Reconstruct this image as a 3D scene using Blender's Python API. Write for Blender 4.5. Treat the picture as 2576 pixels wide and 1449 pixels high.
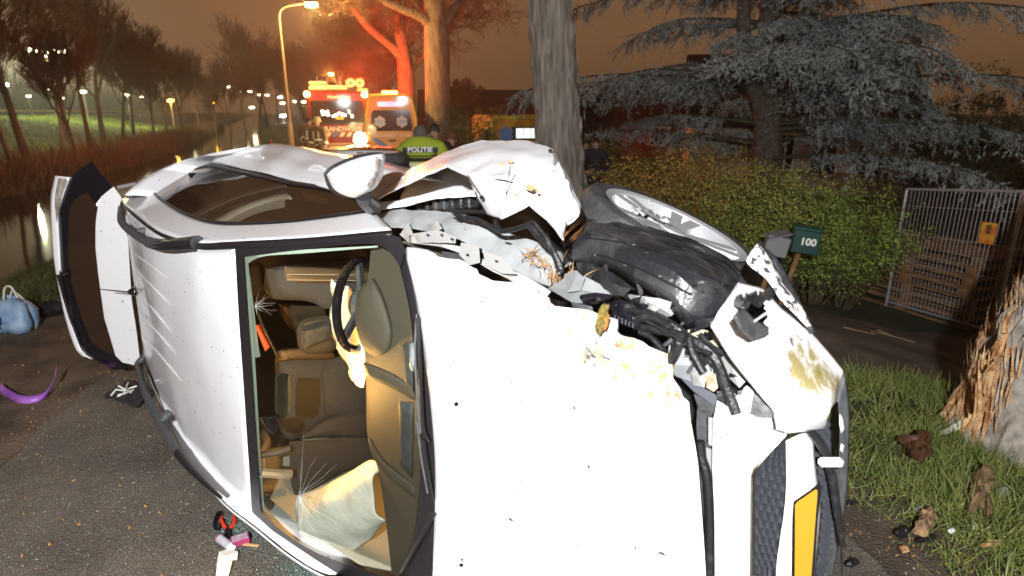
import bpy, math, random
import numpy as np
from mathutils import Vector, Matrix, Quaternion, noise as mnoise
R = math.radians
for o in list(bpy.data.objects): bpy.data.objects.remove(o)
SC = bpy.context.scene
COL = SC.collection
rng = np.random.default_rng(7)
random.seed(7)

# ------------------------------------------------------------------ camera
F, CX, CY, PT, CZ = 1526., 1288., 724.5, R(16.2), 2.05   # photo measured on a 2576 x 1449 raster
cp, sp = math.cos(PT), math.sin(PT)
CAM = np.array([0, 0, CZ])
cd = bpy.data.cameras.new('camera'); cam = bpy.data.objects.new('camera', cd); COL.objects.link(cam)
cam.location = (0, 0, CZ); cam.rotation_euler = (R(90) - PT, 0, 0)
cd.sensor_width = 36; cd.lens = F / 2576 * 36; cd.clip_start = .02; cd.clip_end = 3000
SC.camera = cam
cd.dof.use_dof = True; cd.dof.focus_distance = 2.5; cd.dof.aperture_fstop = 2.8

# ------------------------------------------------------------------ night sky glowing with town light
wd = bpy.data.worlds.new('World'); SC.world = wd; wd.use_nodes = True
nt = wd.node_tree; nt.nodes.clear()
def wn(t, **k):
    n = nt.nodes.new(t)
    for a, b in k.items(): setattr(n, a, b)
    return n
tc = wn('ShaderNodeTexCoord'); sx = wn('ShaderNodeSeparateXYZ'); rp = wn('ShaderNodeValToRGB')
nz = wn('ShaderNodeTexNoise'); nz.inputs['Scale'].default_value = 2.2; nz.inputs['Detail'].default_value = 3
mx = wn('ShaderNodeMath', operation='MULTIPLY_ADD'); mx.inputs[1].default_value = .10; 
bg = wn('ShaderNodeBackground'); wo = wn('ShaderNodeOutputWorld')
nt.links.new(tc.outputs['Generated'], sx.inputs[0]); nt.links.new(tc.outputs['Generated'], nz.inputs['Vector'])
nt.links.new(nz.outputs['Fac'], mx.inputs[0]); nt.links.new(sx.outputs['Z'], mx.inputs[2]); nt.links.new(mx.outputs[0], rp.inputs['Fac'])
cr_ = rp.color_ramp; cr_.elements[0].position = .05; cr_.elements[0].color = (.205, .108, .050, 1)
cr_.elements[1].position = .75; cr_.elements[1].color = (.045, .021, .010, 1)
e_ = cr_.elements.new(.26); e_.color = (.140, .074, .034, 1)
nt.links.new(rp.outputs['Color'], bg.inputs['Color']); bg.inputs['Strength'].default_value = 1.3
nt.links.new(bg.outputs[0], wo.inputs['Surface'])

# ------------------------------------------------------------------ the photographer's flash gun, set back and raised behind the camera to even its reach
def lamp(name, loc, power, color, size=.05, typ='POINT'):
    ld = bpy.data.lights.new(name, typ); ld.energy = power; ld.color = color; ld.shadow_soft_size = size
    o = bpy.data.objects.new(name, ld); COL.objects.link(o); o.location = loc; return o
lamp('camera_flash', (-.45, -1.7, 3.0), 2550, (.97, .98, 1), .06)

SC.render.engine = 'CYCLES'
vs = SC.view_settings
vs.view_transform = 'Standard'; vs.look = 'None'; vs.exposure = 0; vs.gamma = 1; vs.use_curve_mapping = False

# ------------------------------------------------------------------ from picture to place
def ray(px, py):
    u = (px - CX) / F; v = (py - CY) / F
    return np.array([u, cp - v * sp, -sp - v * cp])
def at(px, py, y):                     # point of the ray at a known distance y
    d = ray(px, py); return CAM + d * (y / d[1])
TH = R(-51)                            # the wreck lies on its right side: forward f, up u (towards us), left l (to the sky)
CO = np.array([-1.12, 2.36, .88])
cf = np.array([math.cos(TH), math.sin(TH), 0]); cu = np.array([math.sin(TH), -math.cos(TH), 0]); cl = np.array([0, 0, 1.])
def CW(s, w, h): return CO + cf * s + cl * w + cu * h
def CL(p): d = np.asarray(p) - CO; return np.array([d @ cf, d @ cl, d @ cu])
def pp(px, py, **k):                   # ray against a plane of the car frame
    (a, c), = k.items(); d = ray(px, py); A = CL(CAM); D = np.array([d @ cf, d @ cl, d @ cu]); i = 'swh'.index(a)
    return CAM + d * ((c - A[i]) / D[i])
PROF = np.array([(-2.7, .11), (-2.13, .14), (-1.2, .13), (-.5, .07), (0, 0), (1.05, -.30), (1.11, -.323), (1.5, -.46), (1.75, -.56), (1.9, -.64), (2.2, -.9)])
def hskin(s, w):
    a = np.abs(w); up = w > 0
    k1 = np.where(up, .035 * (a / .6) ** 2 + .035 * (a / .6) ** 6, .016 * (a / .6) ** 2)
    k2 = .045 * (a / .7) ** 2 + np.where(up, .02 * (a / .75) ** 6, 0)
    return np.interp(s, PROF[:, 0], PROF[:, 1]) - np.where(s < 1.0, k1, k2)
def march(px, py, fn, t0=.7, t1=9, n=240):
    d = ray(px, py); A = CL(CAM); D = np.array([d @ cf, d @ cl, d @ cu])
    for _ in range(3):
        ts = np.linspace(t0, t1, n); v = fn(*(A[:, None] + D[:, None] * ts)); c = np.nonzero((v[1:] > 0) != (v[:-1] > 0))[0]
        if not len(c): return None
        t0, t1, n = ts[c[0]], ts[c[0] + 1], 24
    return CAM + d * (t0 + t1) / 2
_c = {}; MISS = []
def sk(px, py, off=0.):
    k = (round(px, 1), round(py, 1), off)
    if k not in _c:
        fn = lambda s, w, h: h - hskin(s, w) - off
        q = march(px, py, fn)
        if q is None:                  # just past the edge of the shell: nearest point to it
            d = ray(px, py); ts = np.linspace(1.2, 6, 300); q = CAM + d * ts[int(np.argmin(np.abs(fn(*np.array([CL(CAM + d * t) for t in ts]).T))))]; MISS.append((int(px), int(py)))
        _c[k] = q
    return _c[k]
def si(px, py, off=0.):
    q = march(px, py, lambda s, w, h: w - (.62 + .4 * (-.08 - h)) - off)
    if q is None: raise ValueError('no side at %s %s' % (px, py))
    return q

# ------------------------------------------------------------------ lie of the land
def smooth(a, b, x): t = np.clip((np.asarray(x, float) - a) / (b - a), 0, 1); return t * t * (3 - 2 * t)
def rc(y):
    y = np.asarray(y, float); k = np.clip(y - 20, 0, 25)
    return -.5 - .2 * (y - 2.6) - .004 * k * k - .2 * np.clip(y - 45, 0, None)
def zg(x, y):
    d = np.asarray(x, float) - rc(y); e = d - 2.4; g = -d - 2.4
    z = -.85 * smooth(.9, 5.2, e)
    z = z - .75 * smooth(1.7, 4.5, g) - .9 * smooth(4.3, 6, g) + 1.05 * smooth(9.5, 11.2, g) + .5 * smooth(11, 15, g) + 1.65 * smooth(15, 30, g)
    return z
TS_ = np.r_[np.arange(1.2, 20, .008), np.arange(20, 400, .1)]
def G(px, py, dz=0.):
    d = ray(px, py); P = CAM + d * TS_[:, None]; c = np.nonzero(P[:, 2] <= zg(P[:, 0], P[:, 1]) + dz)[0]
    return P[c[0] if len(c) else -1]

# ------------------------------------------------------------------ materials
MATS = {}
def mat(name, col=(.5, .5, .5), rough=.5, metal=0., col2=None, nscale=8., ndetail=5., nlo=.35, nhi=.65, bump=0., bscale=60., coat=0., spec=.5,
        emit=None, estr=0., alpha=None, trans=0., ior=1.45, sub=0., wave=None):
    if name in MATS: return MATS[name]
    m = bpy.data.materials.new(name); m.use_nodes = True; t = m.node_tree; b = t.nodes['Principled BSDF']
    b.inputs['Base Color'].default_value = (*col, 1); b.inputs['Roughness'].default_value = rough; b.inputs['Metallic'].default_value = metal
    b.inputs['Coat Weight'].default_value = coat; b.inputs['Coat Roughness'].default_value = .06; b.inputs['Specular IOR Level'].default_value = spec
    b.inputs['IOR'].default_value = ior; b.inputs['Transmission Weight'].default_value = trans
    tcn = t.nodes.new('ShaderNodeTexCoord')
    if col2 is not None:
        n = t.nodes.new('ShaderNodeTexNoise'); n.inputs['Scale'].default_value = nscale; n.inputs['Detail'].default_value = ndetail
        r = t.nodes.new('ShaderNodeValToRGB'); r.color_ramp.elements[0].position = nlo; r.color_ramp.elements[1].position = nhi
        r.color_ramp.elements[0].color = (*col, 1); r.color_ramp.elements[1].color = (*col2, 1)
        t.links.new(tcn.outputs['Object'], n.inputs['Vector']); t.links.new(n.outputs['Fac'], r.inputs['Fac']); t.links.new(r.outputs['Color'], b.inputs['Base Color'])
    if bump:
        n2 = t.nodes.new('ShaderNodeTexNoise'); n2.inputs['Scale'].default_value = bscale; n2.inputs['Detail'].default_value = 4
        bp = t.nodes.new('ShaderNodeBump'); bp.inputs['Strength'].default_value = bump; bp.inputs['Distance'].default_value = .02
        t.links.new(tcn.outputs['Object'], n2.inputs['Vector']); t.links.new(n2.outputs['Fac'], bp.inputs['Height']); t.links.new(bp.outputs['Normal'], b.inputs['Normal'])
    if emit is not None:
        b.inputs['Emission Color'].default_value = (*emit, 1); b.inputs['Emission Strength'].default_value = estr
    MATS[name] = m
    return m
def glass_mat(name, tint, refl=.5, rough=.02):          # thin pane: see-through and mirror by Fresnel
    m = bpy.data.materials.new(name); m.use_nodes = True; t = m.node_tree; t.nodes.clear()
    o = t.nodes.new('ShaderNodeOutputMaterial'); mixn = t.nodes.new('ShaderNodeMixShader'); tr = t.nodes.new('ShaderNodeBsdfTransparent')
    gl = t.nodes.new('ShaderNodeBsdfGlossy'); fr = t.nodes.new('ShaderNodeFresnel'); mu = t.nodes.new('ShaderNodeMath'); mu.operation = 'MULTIPLY'
    tr.inputs[0].default_value = (*tint, 1); gl.inputs['Roughness'].default_value = rough; mu.inputs[1].default_value = refl; fr.inputs[0].default_value = 1.5
    t.links.new(fr.outputs[0], mu.inputs[0]); t.links.new(mu.outputs[0], mixn.inputs[0]); t.links.new(tr.outputs[0], mixn.inputs[1]); t.links.new(gl.outputs[0], mixn.inputs[2])
    t.links.new(mixn.outputs[0], o.inputs[0]); MATS[name] = m; return m

# ------------------------------------------------------------------ objects
def thing(name, label, cat, loc=(0, 0, 0), group=None):
    o = bpy.data.objects.new(name, None); COL.objects.link(o); o.location = Vector(tuple(float(v) for v in loc)); o.empty_display_size = .1
    o['label'] = label; o['category'] = cat
    if group: o['group'] = group
    return o
def origin_of(o):
    v = Vector((0, 0, 0))
    while o is not None: v = v + o.location; o = o.parent
    return v
def obj(name, me, m=None, parent=None, label=None, cat=None, group=None, kind=None, local=False):
    o = bpy.data.objects.new(name, me); COL.objects.link(o)
    if m is not None and len(me.materials) == 0:
        for k in (m if isinstance(m, (list, tuple)) else [m]): me.materials.append(k)
    if parent is not None:
        o.parent = parent
        if not local: o.location = -origin_of(parent)
    for k, v in (('label', label), ('category', cat), ('group', group), ('kind', kind)):
        if v: o[k] = v
    return o
def copy_tree(o, loc=None, rz=None, parent=None, label=None):
    c = o.copy(); COL.objects.link(c); c.parent = parent
    if loc is not None: c.location = Vector(tuple(float(v) for v in loc))
    if rz is not None: c.rotation_euler = (0, 0, rz)
    if label: c['label'] = label
    for ch in o.children: copy_tree(ch, parent=c)
    return c
def solid(o, th=.004, off=0.):
    md = o.modifiers.new('thickness', 'SOLIDIFY'); md.thickness = th; md.offset = off; return o

class MB:
    def __init__(s): s.v = []; s.f = []; s.mi = []
    def add(s, V, Fc, mi=0):
        b = len(s.v); s.v += [tuple(float(c) for c in p) for p in V]; s.f += [tuple(i + b for i in f) for f in Fc]; s.mi += [mi] * len(Fc); return s
    def box(s, c, sz, M=None, mi=0, bev=0.):
        x, y, z = (k / 2 for k in sz)
        if bev:
            b = min(bev, min(x, y, z) * .95); V = []
            for sx_ in (-1, 1):
                for sy in (-1, 1):
                    for sz_ in (-1, 1):
                        V += [(sx_ * x, sy * (y - b), sz_ * (z - b)), (sx_ * (x - b), sy * y, sz_ * (z - b)), (sx_ * (x - b), sy * (y - b), sz_ * z)]
            i = lambda a, b_, c_, k: ((a * 2 + b_) * 2 + c_) * 3 + k
            Fc = []
            for a in (0, 1): Fc += [(i(a, 0, 0, 0), i(a, 1, 0, 0), i(a, 1, 1, 0), i(a, 0, 1, 0)), (i(0, a, 0, 1), i(1, a, 0, 1), i(1, a, 1, 1), i(0, a, 1, 1)), (i(0, 0, a, 2), i(1, 0, a, 2), i(1, 1, a, 2), i(0, 1, a, 2))]
            for a in (0, 1):
                for b_ in (0, 1):
                    Fc += [(i(a, b_, 0, 0), i(a, b_, 1, 0), i(a, b_, 1, 1), i(a, b_, 0, 1)), (i(a, 0, b_, 0), i(a, 1, b_, 0), i(a, 1, b_, 2), i(a, 0, b_, 2)), (i(0, a, b_, 1), i(1, a, b_, 1), i(1, a, b_, 2), i(0, a, b_, 2))]
            for a in (0, 1):
                for b_ in (0, 1):
                    for c_ in (0, 1): Fc.append((i(a, b_, c_, 0), i(a, b_, c_, 1), i(a, b_, c_, 2)))
        else:
            V = [(i * x, j * y, k * z) for i in (-1, 1) for j in (-1, 1) for k in (-1, 1)]
            Fc = [(0, 1, 3, 2), (4, 6, 7, 5), (0, 4, 5, 1), (2, 3, 7, 6), (0, 2, 6, 4), (1, 5, 7, 3)]
        T = Matrix.Translation(Vector(tuple(float(q) for q in c))) @ (M.to_4x4() if M is not None else Matrix.Identity(4))
        return s.add([T @ Vector(p) for p in V], Fc, mi)
    def tube(s, pts, rad, n=8, mi=0, cap=True):
        P = [Vector(tuple(float(c) for c in p)) for p in pts]
        rr = rad if hasattr(rad, '__len__') else [rad] * len(P)
        b = len(s.v); up = None; V = []
        for i, p in enumerate(P):
            t = (P[min(i + 1, len(P) - 1)] - P[max(i - 1, 0)]).normalized()
            if up is None: up = t.orthogonal().normalized()
            up = (up - t * up.dot(t))
            up = up.normalized() if up.length > 1e-6 else t.orthogonal().normalized()
            q = t.cross(up)
            V += [p + (up * math.cos(2 * math.pi * k / n) + q * math.sin(2 * math.pi * k / n)) * rr[i] for k in range(n)]
        Fc = [(i * n + k, i * n + (k + 1) % n, (i + 1) * n + (k + 1) % n, (i + 1) * n + k) for i in range(len(P) - 1) for k in range(n)]
        if cap: Fc += [tuple(range(n - 1, -1, -1)), tuple((len(P) - 1) * n + k for k in range(n))]
        return s.add(V, Fc, mi)
    def lathe(s, prof, M=None, n=24, mi=0, close=False):            # prof: (r, z)
        T = M if M is not None else Matrix.Identity(4); m = len(prof)
        V = [T @ Vector((r * math.cos(2 * math.pi * k / n), r * math.sin(2 * math.pi * k / n), z)) for r, z in prof for k in range(n)]
        Fc = [(i * n + k, i * n + (k + 1) % n, ((i + 1) % m) * n + (k + 1) % n, ((i + 1) % m) * n + k) for i in range(m if close else m - 1) for k in range(n)]
        return s.add(V, Fc, mi)
    def prism(s, poly, vec, mi=0):                                  # polygon in space pushed along vec
        n = len(poly); A = [np.asarray(p, float) for p in poly]; v = np.asarray(vec, float)
        return s.add(A + [p + v for p in A], [tuple(range(n - 1, -1, -1)), tuple(range(n, 2 * n))] + [(k, (k + 1) % n, n + (k + 1) % n, n + k) for k in range(n)], mi)
    def grid(s, rows, mi=0):
        n = len(rows[0]); m = len(rows)
        return s.add([p for r in rows for p in r], [(i * n + k, i * n + k + 1, (i + 1) * n + k + 1, (i + 1) * n + k) for i in range(m - 1) for k in range(n - 1)], mi)
    def mesh(s, name='m', smooth_=True, angle=35):
        me = bpy.data.meshes.new(name); me.from_pydata(s.v, [], s.f); me.update()
        if any(s.mi): me.polygons.foreach_set('material_index', s.mi)
        if smooth_:
            me.polygons.foreach_set('use_smooth', [True] * len(me.polygons)); me.set_sharp_from_angle(angle=R(angle))
        return me
    def make(s, name, m, parent=None, smooth_=True, angle=35, **k): return obj(name, s.mesh(name, smooth_, angle), m, parent, **k)

def np_mesh(name, V, Fc, smooth_=False):                            # quick mesh from arrays, all faces the same size
    V = np.asarray(V, np.float32).reshape(-1, 3); Fc = np.asarray(Fc, np.int32); k = Fc.shape[1]
    me = bpy.data.meshes.new(name); me.vertices.add(len(V)); me.vertices.foreach_set('co', V.ravel())
    me.loops.add(Fc.size); me.loops.foreach_set('vertex_index', Fc.ravel()); me.polygons.add(len(Fc))
    me.polygons.foreach_set('loop_start', np.arange(0, Fc.size, k, dtype=np.int32)); me.polygons.foreach_set('loop_total', np.full(len(Fc), k, np.int32))
    if smooth_: me.polygons.foreach_set('use_smooth', np.ones(len(Fc), bool))
    me.update(calc_edges=True); me.validate(); return me
def seg_arrays(P0, P1, R0, R1, n=4):                                # many tapered sticks at once
    P0, P1 = np.asarray(P0, float), np.asarray(P1, float); R0, R1 = np.asarray(R0, float), np.asarray(R1, float)
    t = P1 - P0; t /= np.linalg.norm(t, axis=1, keepdims=True) + 1e-9
    a = np.where(np.abs(t[:, 2:3]) < .9, np.array([[0, 0, 1.]]), np.array([[1., 0, 0]])); p = np.cross(t, a); p /= np.linalg.norm(p, axis=1, keepdims=True) + 1e-9; q = np.cross(t, p)
    ang = 2 * np.pi * np.arange(n) / n; c = p[:, None] * np.cos(ang)[None, :, None] + q[:, None] * np.sin(ang)[None, :, None]
    V = np.concatenate([P0[:, None] + c * R0[:, None, None], P1[:, None] + c * R1[:, None, None]], 1)
    k = np.arange(n); f = np.stack([k, (k + 1) % n, n + (k + 1) % n, n + k], 1)
    return V.reshape(-1, 3), (np.arange(len(P0))[:, None, None] * 2 * n + f[None]).reshape(-1, 4)
def blades(P, D, L_, wd_, name, bend=.35):                          # thin bent blades: P roots, D directions
    n = len(P); D = D / (np.linalg.norm(D, axis=1, keepdims=True) + 1e-9); sd = np.cross(D, rng.normal(size=(n, 3))); sd /= np.linalg.norm(sd, axis=1, keepdims=True) + 1e-9
    b = rng.normal(size=(n, 3)) * bend; L_ = np.asarray(L_).reshape(-1, 1); wd_ = np.asarray(wd_).reshape(-1, 1)
    m = P + D * L_ * .55 + b * L_ * .15; t = P + D * L_ + b * L_ * .6
    V = np.stack([P - sd * wd_, P + sd * wd_, m + sd * wd_ * .8, m - sd * wd_ * .8, t], 1).reshape(-1, 3); i = np.arange(n)[:, None] * 5
    Fq = np.concatenate([i + np.array([[0, 1, 2]]), i + np.array([[0, 2, 3]]), i + np.array([[3, 2, 4]])], 0)
    return np_mesh(name, V, Fq)
def leaves(P, size, name, up=.3):
    n = len(P); a = rng.normal(size=(n, 3)); a /= np.linalg.norm(a, axis=1, keepdims=True); b = rng.normal(size=(n, 3)); b[:, 2] += up; b = np.cross(a, b); b /= np.linalg.norm(b, axis=1, keepdims=True) + 1e-9
    s = np.asarray(size).reshape(-1, 1)
    V = np.stack([P - a * s, P + b * s * .5, P + a * s, P - b * s * .5], 1).reshape(-1, 3)
    return np_mesh(name, V, np.arange(n * 4).reshape(-1, 4))
def resample(pts, n):
    P = np.asarray(pts, float); d = np.r_[0, np.cumsum(np.linalg.norm(np.diff(P, axis=0), axis=1))]
    t = np.linspace(0, d[-1], n); return np.stack([np.interp(t, d, P[:, k]) for k in range(P.shape[1])], 1)
def crom(pts, n):                                                   # smooth curve through the points
    P = np.asarray(pts, float)
    if len(P) < 3: return resample(P, n)
    Q = np.vstack([2 * P[0] - P[1], P, 2 * P[-1] - P[-2]]); d = np.r_[0, np.cumsum(np.linalg.norm(np.diff(P, axis=0), axis=1))]
    out = []
    for t in np.linspace(0, d[-1], n):
        i = min(max(int(np.searchsorted(d, t, 'right')) - 1, 0), len(P) - 2); x = (t - d[i]) / (d[i + 1] - d[i] + 1e-9)
        a, b, c, e = Q[i], Q[i + 1], Q[i + 2], Q[i + 3]
        out.append(.5 * (2 * b + (c - a) * x + (2 * a - 5 * b + 4 * c - e) * x * x + (3 * b - 3 * c + e - a) * x ** 3))
    return np.array(out)
def ruled(A, B, fn, n=16, m=10, curve=True):                        # between two outlines in the picture, laid on a surface
    a = (crom if curve else resample)(A, n); b = (crom if curve else resample)(B, n)
    return [[fn(*(a[k] * (1 - t) + b[k] * t)) for k in range(n)] for t in np.linspace(0, 1, m)]
def net(rows, n=20, m=20):                                          # smooth sheet through a net of points
    rr = [crom(r, n) for r in rows]; cc = np.array([crom([r[k] for r in rr], m) for k in range(n)])
    return [[cc[k][j] for k in range(n)] for j in range(m)]
def rumple(rows, amp, scale, seed=0.):                              # dents
    A = np.array(rows, float)
    gx = np.gradient(A, axis=0); gy = np.gradient(A, axis=1); nn = np.cross(gx, gy); nn /= np.linalg.norm(nn, axis=2, keepdims=True) + 1e-9
    for i in range(A.shape[0]):
        for j in range(A.shape[1]):
            A[i, j] += nn[i, j] * amp * mnoise.noise(Vector(A[i, j] * scale) + Vector((seed, seed * 2, 0)))
    return A
def text_mesh(txt, h, M, ext=.002, bold=0.):
    c = bpy.data.curves.new('t', 'FONT'); c.body = txt; c.size = h; c.extrude = ext; c.offset = bold; c.align_x = 'CENTER'; c.align_y = 'CENTER'; c.resolution_u = 3
    o = bpy.data.objects.new('t', c); COL.objects.link(o); dg = bpy.context.evaluated_depsgraph_get(); me = bpy.data.meshes.new_from_object(o.evaluated_get(dg))
    bpy.data.objects.remove(o); me.transform(M); me.materials.clear(); return me
def frame(x, z, o):                                                 # matrix from an x axis, a z axis and an origin
    x = Vector(tuple(float(c) for c in x)).normalized(); z = Vector(tuple(float(c) for c in z)); y = z.cross(x).normalized(); z = x.cross(y)
    M = Matrix((x, y, z)).transposed().to_4x4(); M.translation = Vector(tuple(float(c) for c in o)); return M
# ================================================================== the setting
def strip(name, d0, d1, ys, nd, dz, m, rag=0., ext=None):
    rows = []
    for y in ys:
        a = d0(y) if callable(d0) else d0; b = d1(y) if callable(d1) else d1
        r_ = []
        for i, t in enumerate(np.linspace(0, 1, nd)):
            d = a + (b - a) * t
            if i in (0, nd - 1): d += rag * (mnoise.noise(Vector((y * 1.3, d, 0))) + .5 * mnoise.noise(Vector((y * 4.1, d, 3))))
            x = float(rc(y)) + d; r_.append((x, y, float(zg(x, y)) + dz))
        rows.append(r_)
    mb = MB(); mb.grid(rows); return mb.make(name, m, kind='structure')
ys_near = np.r_[np.arange(-6, 14, .35), np.arange(14, 50, 1.2), np.arange(50, 140, 5), np.arange(140, 900, 60)]
m_ground = mat('soil and turf', (.030, .026, .012), .95, col2=(.055, .060, .018), nscale=1.6, bump=.6, bscale=25)
dd = np.r_[-600, -250, -120, -70, np.arange(-45, -18, 1.5), np.arange(-18, 12, .5), np.arange(12, 30, 3), 50, 120, 300, 600]
mb = MB(); mb.grid([[(float(rc(y)) + d, y, float(zg(float(rc(y)) + d, y)) - (.0 if not -6.9 < d < 2.4 else .02)) for d in dd] for y in ys_near])
mb.make('ground', m_ground, kind='structure')

def asphalt():
    m = mat('asphalt', (.05, .046, .042), .75); t = m.node_tree; b = t.nodes['Principled BSDF']; tcn = t.nodes['Texture Coordinate']
    v = t.nodes.new('ShaderNodeTexVoronoi'); v.inputs['Scale'].default_value = 120
    n = t.nodes.new('ShaderNodeTexNoise'); n.inputs['Scale'].default_value = 1.7; n.inputs['Detail'].default_value = 6
    n3 = t.nodes.new('ShaderNodeTexNoise'); n3.inputs['Scale'].default_value = 260; n3.inputs['Detail'].default_value = 2
    r = t.nodes.new('ShaderNodeValToRGB'); r.color_ramp.elements[0].color = (.072, .066, .060, 1); r.color_ramp.elements[1].color = (.150, .138, .124, 1); r.color_ramp.elements[0].position = .3; r.color_ramp.elements[1].position = .7
    r2 = t.nodes.new('ShaderNodeValToRGB'); r2.color_ramp.elements[0].color = (.40, .38, .35, 1); r2.color_ramp.elements[1].color = (2.3, 2.1, 1.8, 1); r2.color_ramp.elements[0].position = .42; r2.color_ramp.elements[1].position = .72
    mixn = t.nodes.new('ShaderNodeMix'); mixn.data_type = 'RGBA'; mixn.blend_type = 'MULTIPLY'; mixn.inputs['Factor'].default_value = 1
    bp = t.nodes.new('ShaderNodeBump'); bp.inputs['Strength'].default_value = .9; bp.inputs['Distance'].default_value = .008
    for a in (v, n, n3): t.links.new(tcn.outputs['Object'], a.inputs['Vector'])
    t.links.new(n.outputs['Fac'], r.inputs['Fac']); t.links.new(n3.outputs['Fac'], r2.inputs['Fac'])
    t.links.new(r.outputs['Color'], mixn.inputs[6]); t.links.new(r2.outputs['Color'], mixn.inputs[7]); t.links.new(mixn.outputs[2], b.inputs['Base Color'])
    t.links.new(v.outputs['Distance'], bp.inputs['Height']); t.links.new(bp.outputs['Normal'], b.inputs['Normal'])
    return m
m_asph = asphalt()
m_mud = mat('trodden mud', (.045, .032, .022), .8, col2=(.15, .105, .07), nscale=2.6, ndetail=9, bump=1., bscale=35)
ys_road = np.r_[np.arange(-6, 16, .12), np.arange(16, 60, 1.), np.arange(60, 400, 10)]
lw = lambda y: -2.4 - 1.4 * float(smooth(12, 20, y))
strip('mud_verge', lambda y: lw(y) - 1.35, lambda y: lw(y) + .4, ys_road, 6, .004, m_mud, .35)
strip('road', lw, 2.4, ys_road, 14, .010, m_asph, .16)
strip('mud_edge', 2.15, 2.75, ys_road[:140], 5, .015, mat('gritty soil', (.04, .030, .020), .9, col2=(.085, .06, .04), nscale=6, ndetail=8, bump=1., bscale=60), .13)
# driveway down to the gardens
rows = []
for i, t in enumerate(np.linspace(0, 1, 40)):
    a = np.array([1.0 + 9 * t, 4.35 + .9 * t + .1 * math.sin(i)]); b = np.array([.6 + 10 * t, 6.75 + 1.9 * t * (1 - .2 * t) + .1 * math.sin(i * 1.7)])
    rows.append([(*(a * (1 - k) + b * k), float(zg(*(a * (1 - k) + b * k))) + .02) for k in np.linspace(0, 1, 10)])
mb = MB(); mb.grid(rows); mb.make('driveway', mat('dirty paving', (.07, .055, .044), .85, col2=(.16, .13, .10), nscale=2.2, ndetail=8, bump=.5, bscale=50), kind='structure')
# canal
mw = mat('canal water', (.010, .008, .006), .06, spec=.8, bump=.10, bscale=5)
strip('canal_water', -6.3, -13.6, np.r_[np.arange(-6, 60, 2.), np.arange(60, 900, 30)], 4, 0, mw)
wob = bpy.data.objects['canal_water'].data
for v in wob.vertices: v.co.z = -.74
strip('far_road', -32.6, -40, np.r_[np.arange(0, 140, 4.), np.arange(140, 900, 40)], 5, .03, mat('far concrete', (.34, .33, .31), .6))

# ---------------- grass
m_grass = mat('grass', (.06, .105, .016), .6, col2=(.20, .20, .05), nscale=9, ndetail=4, nlo=.3, nhi=.7)
def turf(name, label, area, n, h0, h1, wd_, m, lean=.45):
    pts = []
    while len(pts) < n:
        p = area()
        if p is not None: pts.append((p[0], p[1], float(zg(p[0], p[1])) - .005))
    P = np.array(pts); D = rng.normal(size=(n, 3)) * lean; D[:, 2] = 1
    cl_ = np.array([.65 + .7 * (mnoise.noise(Vector((p[0] * 2.3, p[1] * 2.3, 0))) + .5) for p in P]).clip(.35, 1.6)
    return obj(name, blades(P, D, rng.uniform(h0, h1, n) * cl_, wd_ * rng.uniform(.6, 1.2, n), name, .5), m, kind='stuff', label=label, cat='grass')
def verge_right():
    y = random.uniform(1.2, 4.9); x = float(rc(y)) + 2.4 + random.uniform(-.02, 3.6)
    if (y - 4.35) > .1 * (x - 1.0) + .08 or random.random() > (x - float(rc(y)) - 2.3) * 2.2: return None
    if mnoise.noise(Vector((x * 1.9, y * 1.9, 5))) < -.32 and random.random() < .8: return None
    return x, y
turf('verge_grass', 'rough green grass on the verge around the broken tree', verge_right, 52000, .05, .17, .0032, m_grass, .8)
def verge_left():
    y = random.uniform(3, 16); g = 1.25 + random.random() ** 1.2 * 3.2; x = float(rc(y)) - 2.4 - g
    if y > 12: x -= 1.4
    if g < 1.7 and random.random() > (g - 1.2) * 2: return None
    return x, y
turf('bank_grass', 'short dull grass on the near canal bank', verge_left, 30000, .04, .12, .005, mat('bank grass', (.05, .065, .015), .7, col2=(.12, .125, .035), nscale=5), .7)
def far_slope():
    y = random.uniform(8, 90); g = random.uniform(13, 30); return float(rc(y)) - 2.4 - g, y
turf('slope_grass', 'lit green grass slope beyond the canal below the far road', far_slope, 30000, .08, .24, .03, mat('slope grass', (.16, .24, .03), .7, col2=(.26, .34, .06), nscale=.6), .6)
def reed_bed():
    y = random.uniform(8, 110); g = 10.6 + abs(random.gauss(0, 1.1)); return float(rc(y)) - 2.4 - g, y
turf('reeds', 'brown dead reeds along the far edge of the canal', reed_bed, 26000, .4, 1.05, .022, mat('reeds', (.10, .050, .022), .9, col2=(.20, .10, .045), nscale=2), .22)

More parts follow.
